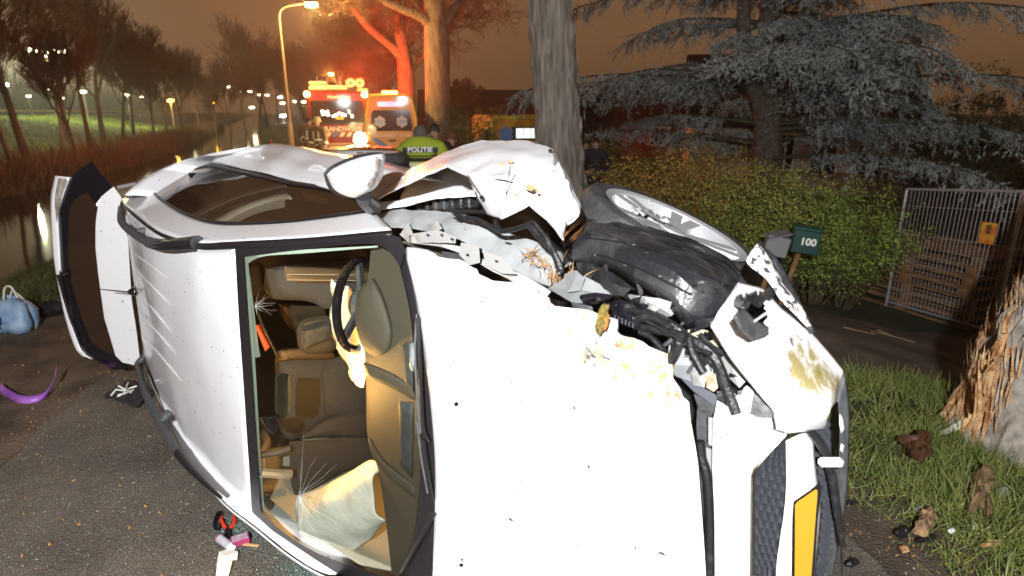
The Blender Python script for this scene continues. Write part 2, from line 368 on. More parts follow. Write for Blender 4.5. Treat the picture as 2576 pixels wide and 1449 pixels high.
# ---------------- trees without leaves
m_bark = mat('bark', (.060, .048, .036), .9, col2=(.13, .105, .08), nscale=14, bump=.8, bscale=18)
m_twig = mat('twigs', (.050, .036, .026), .9, col2=(.09, .065, .045), nscale=3)
def bare_tree(name, label, cat, base, h, r, seed, group=None, levels=5, spread=.55, fork=.35, up=.25, mt=None, mtw=None, lean=(0, 0), thin=.0, dens=3):
    rs = np.random.default_rng(seed); segs = []; trunk = []
    def grow(p, d, L, r0, lv):
        n = 3 if lv < 3 else 2; q = p; rr = r0
        for i in range(n):
            d = d + rs.normal(size=3) * (.07 if lv == 0 else .16); d[2] += up * .25; d /= np.linalg.norm(d)
            q2 = q + d * L / n; r2 = max(rr * (.86 if lv < 2 else .72), .004 + thin)
            (trunk if lv == 0 else segs).append((q, q2, rr, r2)); 
            if lv < levels and (lv > 0 or i >= 1):
                for _ in range(dens if lv > 0 else 2):
                    a = rs.normal(size=3); a -= d * (a @ d); a /= np.linalg.norm(a); k = spread * rs.uniform(.6, 1.4)
                    grow(q2, (d + a * k) / np.linalg.norm(d + a * k), L * rs.uniform(.45, .72), r2 * rs.uniform(.4, .62), lv + 1)
            q, rr = q2, r2
        if lv < levels: grow(q, d, L * .6, rr * .85, lv + 1)
    z0 = np.array([base[0], base[1], base[2] - .1])
    d0 = np.array([lean[0], lean[1], 1.]); grow(z0, d0 / np.linalg.norm(d0), h * fork, r, 0)
    root = thing(name, label, cat, base, group)
    mbt = MB(); mbt.tube([t[0] for t in trunk] + [trunk[-1][1]], [trunk[0][2] * 1.25] + [t[2] for t in trunk[1:]] + [trunk[-1][3]], 12)
    mbt.make('trunk', mt or m_bark, root, angle=80)
    S = segs; big = [s for s in S if s[2] > .03]; small = [s for s in S if s[2] <= .03]
    V = []; Q = []
    for grp, n in ((big, 6), (small, 3)):
        if not grp: continue
        v, f = seg_arrays([s[0] for s in grp], [s[1] for s in grp], np.array([s[2] for s in grp]), np.array([s[3] for s in grp]), n)
        Q.append(f + sum(len(a) for a in V)); V.append(v)
    obj('crown', np_mesh('crown', np.concatenate(V), np.concatenate(Q), True), mtw or m_twig, root)
    return root
# row beyond the canal
k = 0
far_places = ['over the lit grass slope', 'beside the tall two-armed lamp', 'where the bank bends', 'along the dark reeds', 'beside the orange beacon', 'far down the canal']
tl = [(10, 24, 12.5), (48, 30, 14), (150, 44, 14), (175, 30, 9.5), (215, 38, 14), (250, 46, 15.5), (300, 48, 11), (330, 58, 13), (380, 56, 10.5), (415, 66, 13), (455, 62, 11),
      (500, 76, 12), (540, 84, 12), (575, 90, 13), (618, 82, 18), (650, 92, 19), (672, 100, 17), (700, 110, 16), (735, 120, 16), (765, 130, 15)]
for i, (px, y, h) in enumerate(tl):
    d = ray(px, 300); x = d[0] / d[1] * y; z = float(zg(x, y))
    bare_tree('bare_tree', 'leafless dark tree in the row beyond the canal', 'tree', (x, y, z), h * random.uniform(.85, 1.1), .010 * h * random.uniform(.8, 1.3), 100 + i, 'bare trees beyond the canal',
              levels=4, spread=.42, fork=.34, up=.5, thin=.004 + .00013 * y, lean=(random.uniform(-.15, .15), 0), dens=3)

def wood():
    y = random.uniform(5, 330); return float(rc(y)) - 2.4 - random.uniform(42, 75), y
turf('far_wood', 'dark mass of leafless wood beyond the far road', wood, 9000, 4., 8.5, .09, mat('far wood', (.022, .014, .010), .95, col2=(.04, .027, .018), nscale=.3), .12)
# ---------------- street lamps
m_pole = mat('lamp post paint', (.30, .27, .22), .5, metal=.2)
m_sod = mat('sodium lamp', (1, .6, .2), .5, emit=(1, .50, .12), estr=60)
m_led = mat('pale lamp', (1, 1, .8), .5, emit=(1., .95, .55), estr=22)
def street_lamp(base, h, arm, r, label, power, m=m_sod, col=(1, .50, .14), group=None, yaw=0, name='street_lamp'):
    root = thing(name, label, 'lamp post', base, group); b = np.array(base)
    c, s_ = math.cos(yaw), math.sin(yaw); A = lambda x, z: b + np.array([x * c, x * s_, z])
    mb = MB(); mb.tube([A(0, -.1), A(0, h * .25), A(0, h * .26)], [r * 1.5, r * 1.5, r * 1.1], 10); mb.make('post_base', m_pole, root)
    pts = [A(0, h * .255), A(0, h * .6), A(0, h * .92), A(arm * .06, h * .96), A(arm * .25, h * .985), A(arm * .7, h)]
    mb = MB(); mb.tube(crom(pts, 22), np.linspace(r * 1.05, r * .55, 22), 10); mb.make('post', m_pole, root)
    mb = MB(); mb.box(A(arm * .86, h + .05), (.62, .20, .13), Matrix.Rotation(yaw, 3, 'Z'), bev=.05); mb.make('lamp_head', m_pole, root)
    mb = MB(); mb.box(A(arm * .88, h - .06), (.46, .19, .16), Matrix.Rotation(yaw, 3, 'Z'), bev=.03); mb.make('lamp_glass', m, root)
    if power:
        l_ = lamp('lamp_light', A(arm * .88, h - .2), power, col, .15); l_.parent = root; l_.location = l_.location - root.location
    return root
q = at(737, 400, 26.); q = (q[0], 26., float(zg(q[0], 26.)))
street_lamp(q, 6.15 - q[2] * .5, 1.5, .075, 'tall curved street lamp with a lit orange head behind the wreck', 2600)
q2 = at(808, 330, 62.); street_lamp((q2[0], 62., float(zg(q2[0], 62.))), 5.6, 1.6, .08, 'curved street lamp far down the road behind the fire engine', 500)
# lamps along the far road
def pole_lamp(px, py, y, label, two=None, lit=m_led, size=.3, group='lit lamps beyond the canal', glow=0, name='road_lamp', colr=(1, .9, .5)):
    p = at(px, py, y); z = float(zg(p[0], y)); root = thing(name, label, 'lamp', (p[0], y, z), group)
    mb = MB(); mb.tube([(p[0], y, z - .1), (p[0], y, p[2])], [.10, .06], 8); mb.make('post', m_pole, root)
    ends = [0.] if two is None else [-two, two]
    for e in ends:
        if e:
            mb = MB(); mb.tube([(p[0], y, p[2] - .1), (p[0] + e * .6, y, p[2] + .12), (p[0] + e, y, p[2] + .1)], .05, 6); mb.make('lamp_arm', m_pole, root)
        mb = MB(); mb.box((p[0] + e, y, p[2] + .06), (size * 1.5, size, size * .6), bev=.05); mb.make('lamp_glass', lit, root)
    if glow:
        l_ = lamp('lamp_light', (p[0], y - .2, p[2] - .1), glow, colr, .2); l_.parent = root; l_.location = l_.location - root.location
    return root
pole_lamp(115, 130, 38, 'tall two-armed lamp post above the lit far road', two=.85, size=.40, glow=900)
for (px, py, y, s_) in [(12, 215, 60, .26), (126, 225, 80, .26), (209, 232, 78, .28), (332, 173, 110, .45), (374, 176, 112, .45), (320, 240, 80, .3), (497, 204, 130, .5), (571, 219, 150, .5), (607, 230, 170, .45), (629, 231, 175, .45), (470, 228, 160, .3), (155, 248, 90, .2),
                        (72, 243, 85, .2), (356, 245, 120, .24), (653, 239, 190, .4), (672, 240, 195, .4), (704, 245, 210, .6), (743, 256, 150, .4), (711, 260, 200, .5), (764, 257, 140, .35), (634, 271, 150, .4)]:
    pole_lamp(px, py, y, 'small pale lamp on a thin post beyond the canal', size=s_ * 1.5, glow=0)
for px, y in ((190, 66), (330, 74), (20, 58)):
    p = at(px, 200, y); l_ = lamp('road_glow', (p[0], y, 6.5), 3600, (.95, 1, .62), .3); l_.parent = bpy.data.objects['road_lamp']; l_.location = l_.location - l_.parent.location
pole_lamp(429, 254, 75, 'orange flashing beacon on a post across the canal', lit=mat('amber lamp', (1, .5, .1), .5, emit=(1, .36, .03), estr=70), size=.42, glow=900, group=None, name='beacon_lamp', colr=(1, .45, .08))
pole_lamp(534, 259, 110, 'small amber traffic lamp beyond the reeds', lit=MATS['amber lamp'], size=.36, group=None, name='traffic_lamp')
pole_lamp(712, 292, 120, 'bright white headlamp far down the road beside the lamp post', lit=mat('white headlamp', (1, 1, 1), .5, emit=(1, .97, .9), estr=160), size=.55, group=None, name='headlamp')
# guard rail on the far road
root = thing('guard_rail', 'pale guard rail along the lit far road', 'guard rail', (float(rc(50)) - 35, 50, 1.5))
mb = MB(); yy = np.arange(10, 200, 4.); mb.tube([(float(rc(y)) - 40.6, y, float(zg(float(rc(y)) - 40.6, y)) + .65) for y in yy], .16, 6); mb.make('rail', mat('rail yellow grey', (.50, .44, .12), .6), root)
for y in yy[::2]:
    mb = MB(); x = float(rc(y)) - 40.6; z = float(zg(x, y)); mb.tube([(x, y, z - .1), (x, y, z + .6)], .07, 5); mb.make('rail_post', m_pole, root)
# ================================================================== the overturned car
def paint(name, stain=None, sdir=1.):
    m = mat(name, (.72, .72, .73), .28, coat=.6); t = m.node_tree; b = t.nodes['Principled BSDF']; tcn = t.nodes['Texture Coordinate']
    sp_ = t.nodes.new('ShaderNodeTexNoise'); sp_.inputs['Scale'].default_value = 55; sp_.inputs['Detail'].default_value = 0
    r = t.nodes.new('ShaderNodeValToRGB'); r.color_ramp.elements[0].position = .155; r.color_ramp.elements[1].position = .18; r.color_ramp.elements[0].color = (.06, .05, .04, 1); r.color_ramp.elements[1].color = (.72, .72, .73, 1)
    t.links.new(tcn.outputs['Object'], sp_.inputs['Vector']); t.links.new(sp_.outputs['Fac'], r.inputs['Fac']); last = r.outputs['Color']
    for c, rad, colr, thr, sc in (stain or []):
        mp = t.nodes.new('ShaderNodeVectorMath'); mp.operation = 'DISTANCE'; mp.inputs[1].default_value = tuple(float(q) for q in c)
        mr = t.nodes.new('ShaderNodeMapRange'); mr.inputs['From Min'].default_value = rad; mr.inputs['From Max'].default_value = rad * .25
        mpn = t.nodes.new('ShaderNodeMapping'); mpn.inputs['Rotation'].default_value = (0, R(25), R(-35)); mpn.inputs['Scale'].default_value = (sc, sc * .25, sc)
        n = t.nodes.new('ShaderNodeTexNoise'); n.inputs['Scale'].default_value = 1; n.inputs['Detail'].default_value = 9; n.inputs['Roughness'].default_value = .7
        ml = t.nodes.new('ShaderNodeMath'); ml.operation = 'MULTIPLY'; rr = t.nodes.new('ShaderNodeMapRange'); rr.inputs['From Min'].default_value = thr; rr.inputs['From Max'].default_value = thr + .16; rr.inputs['To Max'].default_value = .92
        mi = t.nodes.new('ShaderNodeMix'); mi.data_type = 'RGBA'; mi.inputs[7].default_value = (*colr, 1)
        t.links.new(tcn.outputs['Object'], mp.inputs[0]); t.links.new(mp.outputs['Value'], mr.inputs['Value']); t.links.new(tcn.outputs['Object'], mpn.inputs['Vector']); t.links.new(mpn.outputs[0], n.inputs['Vector'])
        t.links.new(n.outputs['Fac'], ml.inputs[0]); t.links.new(mr.outputs[0], ml.inputs[1]); t.links.new(ml.outputs[0], rr.inputs['Value']); t.links.new(rr.outputs[0], mi.inputs['Factor'])
        t.links.new(last, mi.inputs[6]); last = mi.outputs[2]
    t.links.new(last, b.inputs['Base Color']); return m
m_paint = paint('white car paint')
m_black = mat('black trim', (.012, .011, .013), .35, bump=.15, bscale=300)
m_gloss = mat('black gloss trim', (.008, .007, .010), .08, coat=.5)
m_plast = mat('grey bumper plastic', (.045, .047, .052), .5, col2=(.075, .077, .08), nscale=40, bump=.3, bscale=400)
m_liner = mat('dusty black liner', (.014, .015, .017), .38, col2=(.075, .073, .07), nscale=9, ndetail=9, nlo=.45, nhi=.8, bump=.3, bscale=45, coat=.15)
m_metal = mat('grey primer metal', (.22, .23, .23), .35, metal=.25, col2=(.36, .37, .37), nscale=6, bump=.1, bscale=20)
m_dirty = mat('dirty white metal', (.34, .335, .32), .4, col2=(.20, .15, .10), nscale=13, ndetail=8, nlo=.56, nhi=.78)
m_chrome = mat('chrome', (.55, .52, .5), .12, metal=1)
m_rub = mat('tyre rubber', (.020, .020, .021), .6, col2=(.05, .049, .047), nscale=18, bump=.2, bscale=90)
m_alloy = mat('alloy rim', (.36, .36, .37), .35, metal=.3)
m_hose = mat('black hose', (.010, .010, .011), .4, col2=(.04, .039, .037), nscale=30, nlo=.5, nhi=.85, bump=.2, bscale=120)
m_ws = glass_mat('windscreen glass', (.80, .86, .82), .55)
m_tint = glass_mat('tinted glass', (.62, .55, .50), .3)
m_gate = mat('tailgate glass', (.030, .016, .010), .06, spec=.6, coat=.3)
m_dash = mat('dashboard plastic', (.080, .064, .046), .55, bump=.35, bscale=350)
m_seat = mat('grey seat cloth', (.052, .048, .046), .85, col2=(.068, .062, .058), nscale=120, bump=.3, bscale=500)
m_seatd = mat('dark seat cloth', (.040, .034, .030), .85, bump=.3, bscale=500)
m_leath = mat('brown grey leather', (.10, .062, .034), .45)
m_bag = mat('airbag cloth', (.72, .72, .66), .8, bump=.5, bscale=14)
m_pale = mat('pale glass edge', (.42, .48, .42), .4)
m_beige = mat('beige trim', (.42, .36, .27), .7)
wb = CW(.0, -.9, -.6); wb[2] = 0
CAR = thing('overturned_car', 'white car lying on its side with the front torn open', 'car', wb)
def part(name, rows_or_mb, m, parent=None, th=0., angle=35, smooth_=True, off=0., label=None):
    mb = rows_or_mb
    if not isinstance(mb, MB): mb = MB(); mb.grid(rows_or_mb)
    o = mb.make(name, m, parent or CAR, smooth_, angle, label=label)
    if th: solid(o, th, off)
    return o
def loft(polys, fn, n=20, m=20, curve=True):
    rr = [(crom if curve else resample)(p, n) for p in polys]; cc = [(crom if curve else resample)([r[k] for r in rr], m) for k in range(n)]
    return [[fn(*cc[k][j]) for k in range(n)] for j in range(m)]
def netl(rows, k=5):                     # creased sheet: straight between the points
    A = np.array(rows, float); u = np.linspace(0, A.shape[0] - 1, (A.shape[0] - 1) * k + 1); v = np.linspace(0, A.shape[1] - 1, (A.shape[1] - 1) * k + 1)
    B = np.stack([np.stack([np.interp(u, np.arange(A.shape[0]), A[:, j, c]) for c in range(3)], 1) for j in range(A.shape[1])], 1)
    return np.stack([np.stack([np.interp(v, np.arange(A.shape[1]), B[i, :, c]) for c in range(3)], 1) for i in range(len(u))], 0)
def pillow(outline, fn, bulge, rings=5, n=40, curve=True, power=2., back=.05):
    P = np.array(outline, float); P = (crom if curve else resample)(np.vstack([P, P[:1]]), n + 1)[:-1]; c = P.mean(0); Q = []
    base = [np.asarray(fn(*p)) for p in P]; cen = np.asarray(fn(*c)); vd = CAM - cen; vd /= np.linalg.norm(vd)
    Q.append([b - vd * back for b in base])
    for i in range(rings):
        t = i / rings; k = 1 - t; b = bulge * (1 - (1 - t) ** power) ** .5 if t > 0 else 0
        Q.append([np.asarray(fn(*(c + (p - c) * k))) + vd * b for p in P])
    mb = MB(); V = [p for r in Q for p in r] + [cen + vd * bulge]; m = len(Q); Fc = [(i * n + j, i * n + (j + 1) % n, (i + 1) * n + (j + 1) % n, (i + 1) * n + j) for i in range(m - 1) for j in range(n)]
    Fc += [((m - 1) * n + j, (m - 1) * n + (j + 1) % n, m * n) for j in range(n)]
    return mb.add(V, Fc)
def flat(outline, fn, th=.01, curve=False, n=40):
    P = [np.asarray(fn(*p)) for p in (crom(list(outline) + [outline[0]], n)[:-1] if curve else outline)]; c = sum(P) / len(P); vd = CAM - c; vd /= np.linalg.norm(vd)
    mb = MB(); return mb.prism([p - vd * th for p in P], vd * th)
# ---- roof
roofA = [(590, 622), (505, 628), (450, 612), (400, 590), (350, 555), (312, 520)]
roofB = [(633, 1303), (565, 1249), (493, 1177), (452, 1115), (406, 1013), (362, 902)]
roof = part('roof', rumple(ruled(roofA, roofB, sk, 30, 26), .006, 3.0, 2.), paint('grimy white roof paint', [(sk(360, 740), .95, (.36, .34, .33), .40, 5), (sk(350, 640), .5, (.25, .24, .23), .5, 14)]), th=.006, off=-1)
for a, b in (((342, 640), (420, 700)), ((340, 675), (428, 768)), ((346, 728), (432, 838)), ((352, 784), (442, 892)), ((360, 845), (456, 958))):
    pts = [sk(*(np.array(a) * (1 - t) + np.array(b) * t), .002) for t in np.linspace(0, 1, 8)]
    mb = MB(); mb.tube(pts, [.002, .0035, .004, .004, .0035, .003, .002, .001], 6); part('roof_rib', mb, m_paint)
mb = MB(); b0 = sk(337, 733); mb.lathe([(.0, .035), (.012, .034), (.022, .018), (.030, 0), (.030, -.01)], frame(cf, cu, b0), 16); an = part('antenna', mb, m_gloss)
mb = MB(); e0 = b0 + cu * .03; e1 = pp(256, 728, w=CL(b0)[1] + .005); e1 = e0 + (e1 - e0) / np.linalg.norm(e1 - e0) * .22; mb.tube([e0, e0 * .5 + e1 * .5, e1], [.006, .0045, .003], 8); part('antenna_rod', mb, m_gloss, an)
for nm, pts, offs in (('upper', [(304, 516), (330, 556), (370, 588), (410, 608), (450, 614), (500, 612)], (.0, .05, .055, .055, .045, .005)),
                      ('lower', [(345, 915), (364, 985), (405, 1068), (462, 1158), (515, 1215), (556, 1252)], (.0, .05, .055, .055, .04, .005))):
    P = [sk(px, min(py, 1e9), 0) if nm == 'upper' else pp(px, py, w=-.60 - .0 * i) for i, (px, py) in enumerate(pts)]
    P = [p + cu * (o if nm == 'upper' else 0) for p, o in zip(P, offs)]
    C = crom(P, 26); mb = MB(); mb.tube(C, np.r_[np.linspace(.018, .022, 8), np.full(10, .022), np.linspace(.03, .034, 8) if nm == 'upper' else np.linspace(.022, .006, 8)], 10); rl = part('roof_rail', mb, m_plast)
    for k in (0, 13): mb = MB(); mb.tube([C[k], C[k] - cu * .06 + cl * (0.0 if nm == 'upper' else .05)], [.02, .028], 8); part('rail_foot', mb, m_plast, rl)
    mb = MB(); mb.tube(C[18:], np.linspace(.028, .038, 8) if nm == 'upper' else np.linspace(.025, .008, 8), 10); part('rail_cap', mb, m_black, rl)
# drip strips
def map2(A, fa, B, fb, n=30, m=5):
    a = [fa(*p) for p in crom(A, n)]; b = [fb(*p) for p in crom(B, n)]
    return [[np.asarray(a[k]) * (1 - t) + np.asarray(b[k]) * t for k in range(n)] for t in np.linspace(0, 1, m)]
part('drip_strip', ruled([(306, 509), (350, 546), (400, 583), (455, 604), (505, 612), (590, 608), (780, 598), (985, 580)], [(310, 520), (350, 556), (400, 592), (455, 614), (505, 628), (590, 626), (780, 616), (985, 592)], lambda x, y: sk(x, y, .004), 40, 3), m_black, th=.006)
# ---- windscreen and its black border
L_out = [(591, 620), (600, 790), (612, 962), (624, 1140), (636, 1306)]; L_in = [(611, 632), (622, 790), (634, 962), (645, 1140), (656, 1292)]
R_gl = [(990, 606), (1012, 690), (1033, 781), (1046, 901), (1058, 1010), (1062, 1130), (1056, 1250), (1038, 1360), (1003, 1462)]
ws = part('windshield', ruled(L_in, R_gl, lambda x, y: sk(x, y, -.004), 24, 20), m_ws)
part('frit_border', ruled(L_out, L_in, lambda x, y: sk(x, y, .003), 20, 3), m_black, ws)
part('frit_border', ruled([(591, 622), (780, 612), (985, 590), (1020, 632)], [(612, 645), (780, 625), (950, 616), (1008, 672)], lambda x, y: sk(x, y, .003), 24, 3), m_black, ws)
part('frit_border', ruled([(636, 1306), (720, 1374), (800, 1424), (900, 1464), (1000, 1500)], [(656, 1288), (720, 1344), (800, 1392), (900, 1430), (1005, 1462)], lambda x, y: sk(x, y, .003), 24, 3), m_black, ws)
part('glass_edge', ruled([(612, 650), (622, 790), (634, 962), (645, 1140), (656, 1290)], [(624, 652), (634, 790), (645, 962), (655, 1140), (666, 1290)], lambda x, y: sk(x, y, -.012), 20, 3), m_pale, ws)
part('glass_edge', ruled([(614, 648), (660, 634), (780, 627), (950, 618)], [(622, 664), (662, 645), (780, 636), (950, 622)], lambda x, y: sk(x, y, -.012), 20, 3), m_pale, ws)
m_crack = mat('cracked glass', (.42, .46, .44), .15)
rs = np.random.default_rng(3)
for cx_, cy_, n_, l0, l1, a0, a1 in ((752, 1250, 34, 30, 190, -100, 120), (640, 770, 16, 15, 60, -80, 80)):
    V = MB()
    for i in range(n_):
        a = R(rs.uniform(a0, a1)); L_ = rs.uniform(l0, l1) * (1 if math.cos(a) > -.2 else .45); p = np.array([cx_, cy_], float) + rs.normal(size=2) * 3; q = []
        for k in range(5):
            q.append(p.copy()); a += rs.normal() * .09; p = p + np.array([math.cos(a), math.sin(a)]) * L_ / 4
        q = [c for c in q if 640 < c[0] < 1000 and 640 < c[1] < 1385]
        if len(q) > 1: V.tube([sk(*c, .0) for c in q], [.0006 - .0001 * k for k in range(len(q))], 3, cap=False)
    part('crack', V, m_crack, ws)
# ---- cowl, wipers
part('cowl', loft([R_gl, [(1019, 628), (1034, 700), (1055, 775), (1073, 901), (1086, 1010), (1098, 1150), (1100, 1280), (1090, 1400), (1075, 1520)]], lambda x, y: sk(x, y, -.022), 26, 5), m_black, th=.01)
def wiper(pts, w0, blade):
    C = crom([sk(*p, .012) for p in pts], 14); mb = MB(); mb.tube(C, np.linspace(w0, w0 * .6, 14), 6); o = part('wiper', mb, m_black)
    D = crom([sk(*p, .004) for p in blade], 14); mb = MB(); mb.tube(D, .0045, 5); part('wiper_blade', mb, m_plast, o)
wiper([(1052, 800), (1056, 900), (1060, 1000), (1066, 1080), (1080, 1112)], .009, [(1049, 790), (1044, 880), (1050, 990), (1058, 1090)])
wiper([(1064, 1105), (1075, 1180), (1090, 1262)], .009, [(1050, 1060), (1060, 1150), (1076, 1240)])
wiper([(1092, 1290), (1055, 1360), (1018, 1430)], .010, [(1085, 1300), (1045, 1372), (1008, 1440)])
mb = pillow([(1030, 865), (1040, 862), (1046, 900), (1040, 935), (1030, 920)], lambda x, y: sk(x, y, -.01), .01, n=16); part('wiper_motor_cover', mb, m_metal)
# ---- hood
st = [(pp(1520, 850, h=-.5), .34, (.27, .18, .05), .42, 30), (pp(1660, 950, h=-.56), .24, (.27, .18, .05), .42, 34), (pp(1500, 895, h=-.5), .10, (.05, .05, .05), .46, 40)]
m_hoodp = paint('scraped white hood paint', st)
hoodA = [(1019, 630), (1033, 621), (1095, 640), (1189, 667), (1252, 699), (1330, 730), (1420, 757), (1494, 796), (1537, 812), (1603, 839), (1635, 863), (1662, 901), (1700, 950), (1757, 1000)]
hp = [hoodA, [(1055, 775), (1200, 790), (1330, 810), (1450, 850), (1560, 900), (1650, 965), (1752, 1050)], [(1073, 901), (1250, 905), (1450, 950), (1620, 1010), (1752, 1090)], [(1087, 1020), (1300, 1040), (1500, 1070), (1650, 1110), (1755, 1150)], [(1098, 1200), (1300, 1220), (1550, 1250), (1766, 1290)], [(1090, 1449), (1400, 1450), (1776, 1450)], [(1078, 1600), (1400, 1610), (1780, 1640)]]
rows = loft(hp, sk, 44, 34)
rr = np.array(rows)
for i in range(rr.shape[0]):             # buckled along the torn edge
    k = max(0, 1 - i / 9.) ** 1.5
    for j in range(rr.shape[1]):
        rr[i, j] += cu * k * (.035 * math.sin(j * .62 + .8) * (j > 10) + .012 * math.sin(j * 1.5))
        rr[i, j] -= CAM * 0
hood = part('hood', rumple(rr, .005, 2.2, 5.), m_hoodp, th=.006, off=-1)
mb = MB(); mb.tube([sk(x, y, .004) for x, y in ((1406, 785), (1414, 830), (1445, 870), (1500, 893), (1560, 912), (1640, 925), (1692, 946))], [.0006, .0012, .0014, .0014, .0014, .001, .0005], 5); part('hood_crease', mb, mat('crease line', (.30, .24, .13), .8), hood)  # dull line drawn along the fold in place of its shading
for px, py, r_ in ((1450, 868, 6), (1484, 884, 5), (1494, 895, 8), (1520, 898, 7), (1530, 902, 5), (1476, 875, 4)):
    rs = np.random.default_rng(int(px)); c = [sk(px + math.cos(a) * r_ * rs.uniform(.4, 1.2), py + math.sin(a) * r_ * .7 * rs.uniform(.4, 1.1) + math.cos(a) * r_ * .4, .010) for a in np.linspace(0, 5.6, 8)]; mb = MB(); mb.prism(c, cu * .002); part('paint_chip', mb, m_plast, hood)
for px, py in ((1148, 1017), (1160, 1422)):
    mb = pillow([(px - 8, py - 2), (px - 2, py - 7), (px + 6, py - 6), (px + 8, py + 2), (px + 2, py + 6), (px - 5, py + 6)], lambda x, y: sk(x, y, .003), .008, n=16); part('washer_nozzle', mb, m_gloss, hood)
# ---- left flank (now on top): doors, window, frame
belt = [(318, 494), (360, 466), (440, 430), (515, 411), (590, 420), (671, 438), (750, 457), (824, 476), (900, 503), (938, 519)]
sil = [(316, 490), (365, 450), (430, 415), (500, 395), (570, 383), (640, 369), (682, 363), (730, 371), (800, 384), (870, 399), (940, 420), (1030, 447)]
silw = [.64, .73, .80, .86, .90, .94, .955, .945, .935, .93, .92, .91]
n_ = 40; b3 = [si(*p) for p in crom(belt, n_)]; sw = np.interp(np.linspace(0, 1, n_), np.linspace(0, 1, 12), silw); s3 = [pp(*p, w=w) for p, w in zip(crom(sil, n_), sw)]
rows = [b3, [np.array(a) * .72 + np.array(b) * .28 + cl * .022 for a, b in zip(b3, s3)], [np.array(a) * .4 + np.array(b) * .6 + cl * .012 for a, b in zip(b3, s3)], s3,
        [np.array(b) - cu * .12 - cl * .015 for b in s3], [np.array(b) - cu * .45 - cl * .10 for b in s3]]
part('body_side', rumple(net(rows, n_, 26), .016, 2.6, 1.), m_paint, th=.006)
low = [(316, 496), (345, 484), (372, 470), (398, 496), (456, 537), (542, 563), (671, 562), (800, 550), (938, 530)]
wtop = [(373, 464), (440, 438), (520, 414), (583, 427), (650, 441), (713, 456), (824, 474), (898, 500), (932, 521)]
wbot = [(378, 471), (397, 496), (430, 518), (472, 540), (527, 557), (602, 562), (713, 558), (820, 545), (932, 530)]
win = part('side_window', ruled(wtop, wbot, lambda x, y: si(x, y, .0), 34, 8), m_tint)
part('window_seal', ruled([(x - 1, y - 4) for x, y in wtop], [(x + 1, y + 5) for x, y in wtop], lambda x, y: si(x, y, .004), 40, 2), m_black, win, th=.004)
part('window_seal', ruled([(x, y - 4) for x, y in wbot], [(x, y + 4) for x, y in wbot], lambda x, y: si(x, y, .004), 40, 2), m_black, win, th=.004)
part('cabin_dark_sheet', ruled([(x - 3, y - 8) for x, y in wtop], [(x - 3, y + 8) for x, y in wbot], lambda x, y: si(x, y, -.06), 34, 5), mat('dark cabin', (.030, .016, .009), .8), win)  # dark sheet behind the glass, standing for the dim cabin
def band(A_, B_, off, m): part('window_trim', ruled(A_, B_, lambda x, y: si(x, y, off), 22, 3), m, win)
band([(397, 495), (450, 468), (500, 447), (559, 429)], [(400, 498), (452, 472), (502, 451), (562, 432)], -.015, m_metal)
band([(559, 429), (640, 447), (668, 453)], [(559, 432), (640, 450), (668, 456)], -.015, m_plast)
for k, m in enumerate((m_plast, m_metal, m_black, m_metal, m_black)):
    d0, d1 = k * 6.2, k * 6.2 + 6.2; f0, f1 = d0 * .45, d1 * .45
    band([(483 + d0 * .8, 541 + f0), (583 + d0 * .3, 494 + d0 * .8), (650, 473 + d0), (716, 459 + d0)], [(483 + d1 * .8, 541 + f1), (583 + d1 * .3, 494 + d1 * .8), (650, 473 + d1), (716, 459 + d1)], -.02 - .002 * k, m)
band([(545, 558), (600, 524), (660, 505), (717, 497)], [(596, 561), (625, 546), (665, 532), (717, 522)], -.035, m_pale)
band([(757, 482), (790, 488), (822, 500)], [(768, 503), (800, 510), (826, 515)], -.03, m_leath)  # the panel's orange light is put into its brown colour
part('side_frame', map2(low, si, [(304, 506), (318, 520), (340, 538), (372, 563), (400, 583), (505, 612), (650, 605), (800, 597), (985, 580)], sk, 40, 8), m_paint, th=.005)
part('pillar_trim', ruled([(470, 548), (540, 512), (620, 482), (716, 460)], [(486, 555), (552, 523), (628, 492), (720, 470)], lambda x, y: si(x, y, -.03), 20, 3), m_metal, th=.01)
part('pillar_trim', ruled([(520, 560), (600, 518), (670, 494), (722, 482)], [(560, 560), (620, 527), (690, 504), (735, 500)], lambda x, y: si(x, y, -.03), 20, 3), m_pale, th=.01)
part('pillar_trim', ruled([(500, 553), (570, 518), (640, 492), (716, 472)], [(515, 558), (585, 522), (650, 498), (718, 480)], lambda x, y: si(x, y, -.025), 20, 3), m_black, th=.01)
part('cabin_dark_sheet', ruled([(360, 462), (440, 430), (515, 412), (671, 438), (824, 476), (938, 519)], [(372, 474), (400, 500), (456, 542), (542, 566), (671, 558), (800, 545), (938, 526)], lambda x, y: si(x, y, -.05), 30, 4), mat('dark cabin', (.030, .016, .009), .8))  # second dark sheet for the cabin's shade behind the window
from mathutils.bvhtree import BVHTree
def hits(o, px, py):
    me = o.data; bv = BVHTree.FromPolygons([tuple(v.co) for v in me.vertices], [tuple(p.vertices) for p in me.polygons]); d = Vector(tuple(ray(px, py))).normalized()
    h_ = bv.ray_cast(Vector(tuple(CAM)), d); return (np.array(h_[0]), np.array(h_[1])) if h_[0] is not None else (None, None)
bs_o = bpy.data.objects['body_side']
for px, py in ((640, 396), (800, 428)):
    P_ = [hits(bs_o, px + dx, py + dx * .12)[0] for dx in (-24, -12, 0, 12, 24)]
    if all(p is not None for p in P_):
        mb = MB(); mb.tube([p + cl * z for p, z in zip(P_, (.0, .016, .02, .016, .0))], [.008, .012, .012, .012, .008], 8); part('door_handle', mb, m_paint)
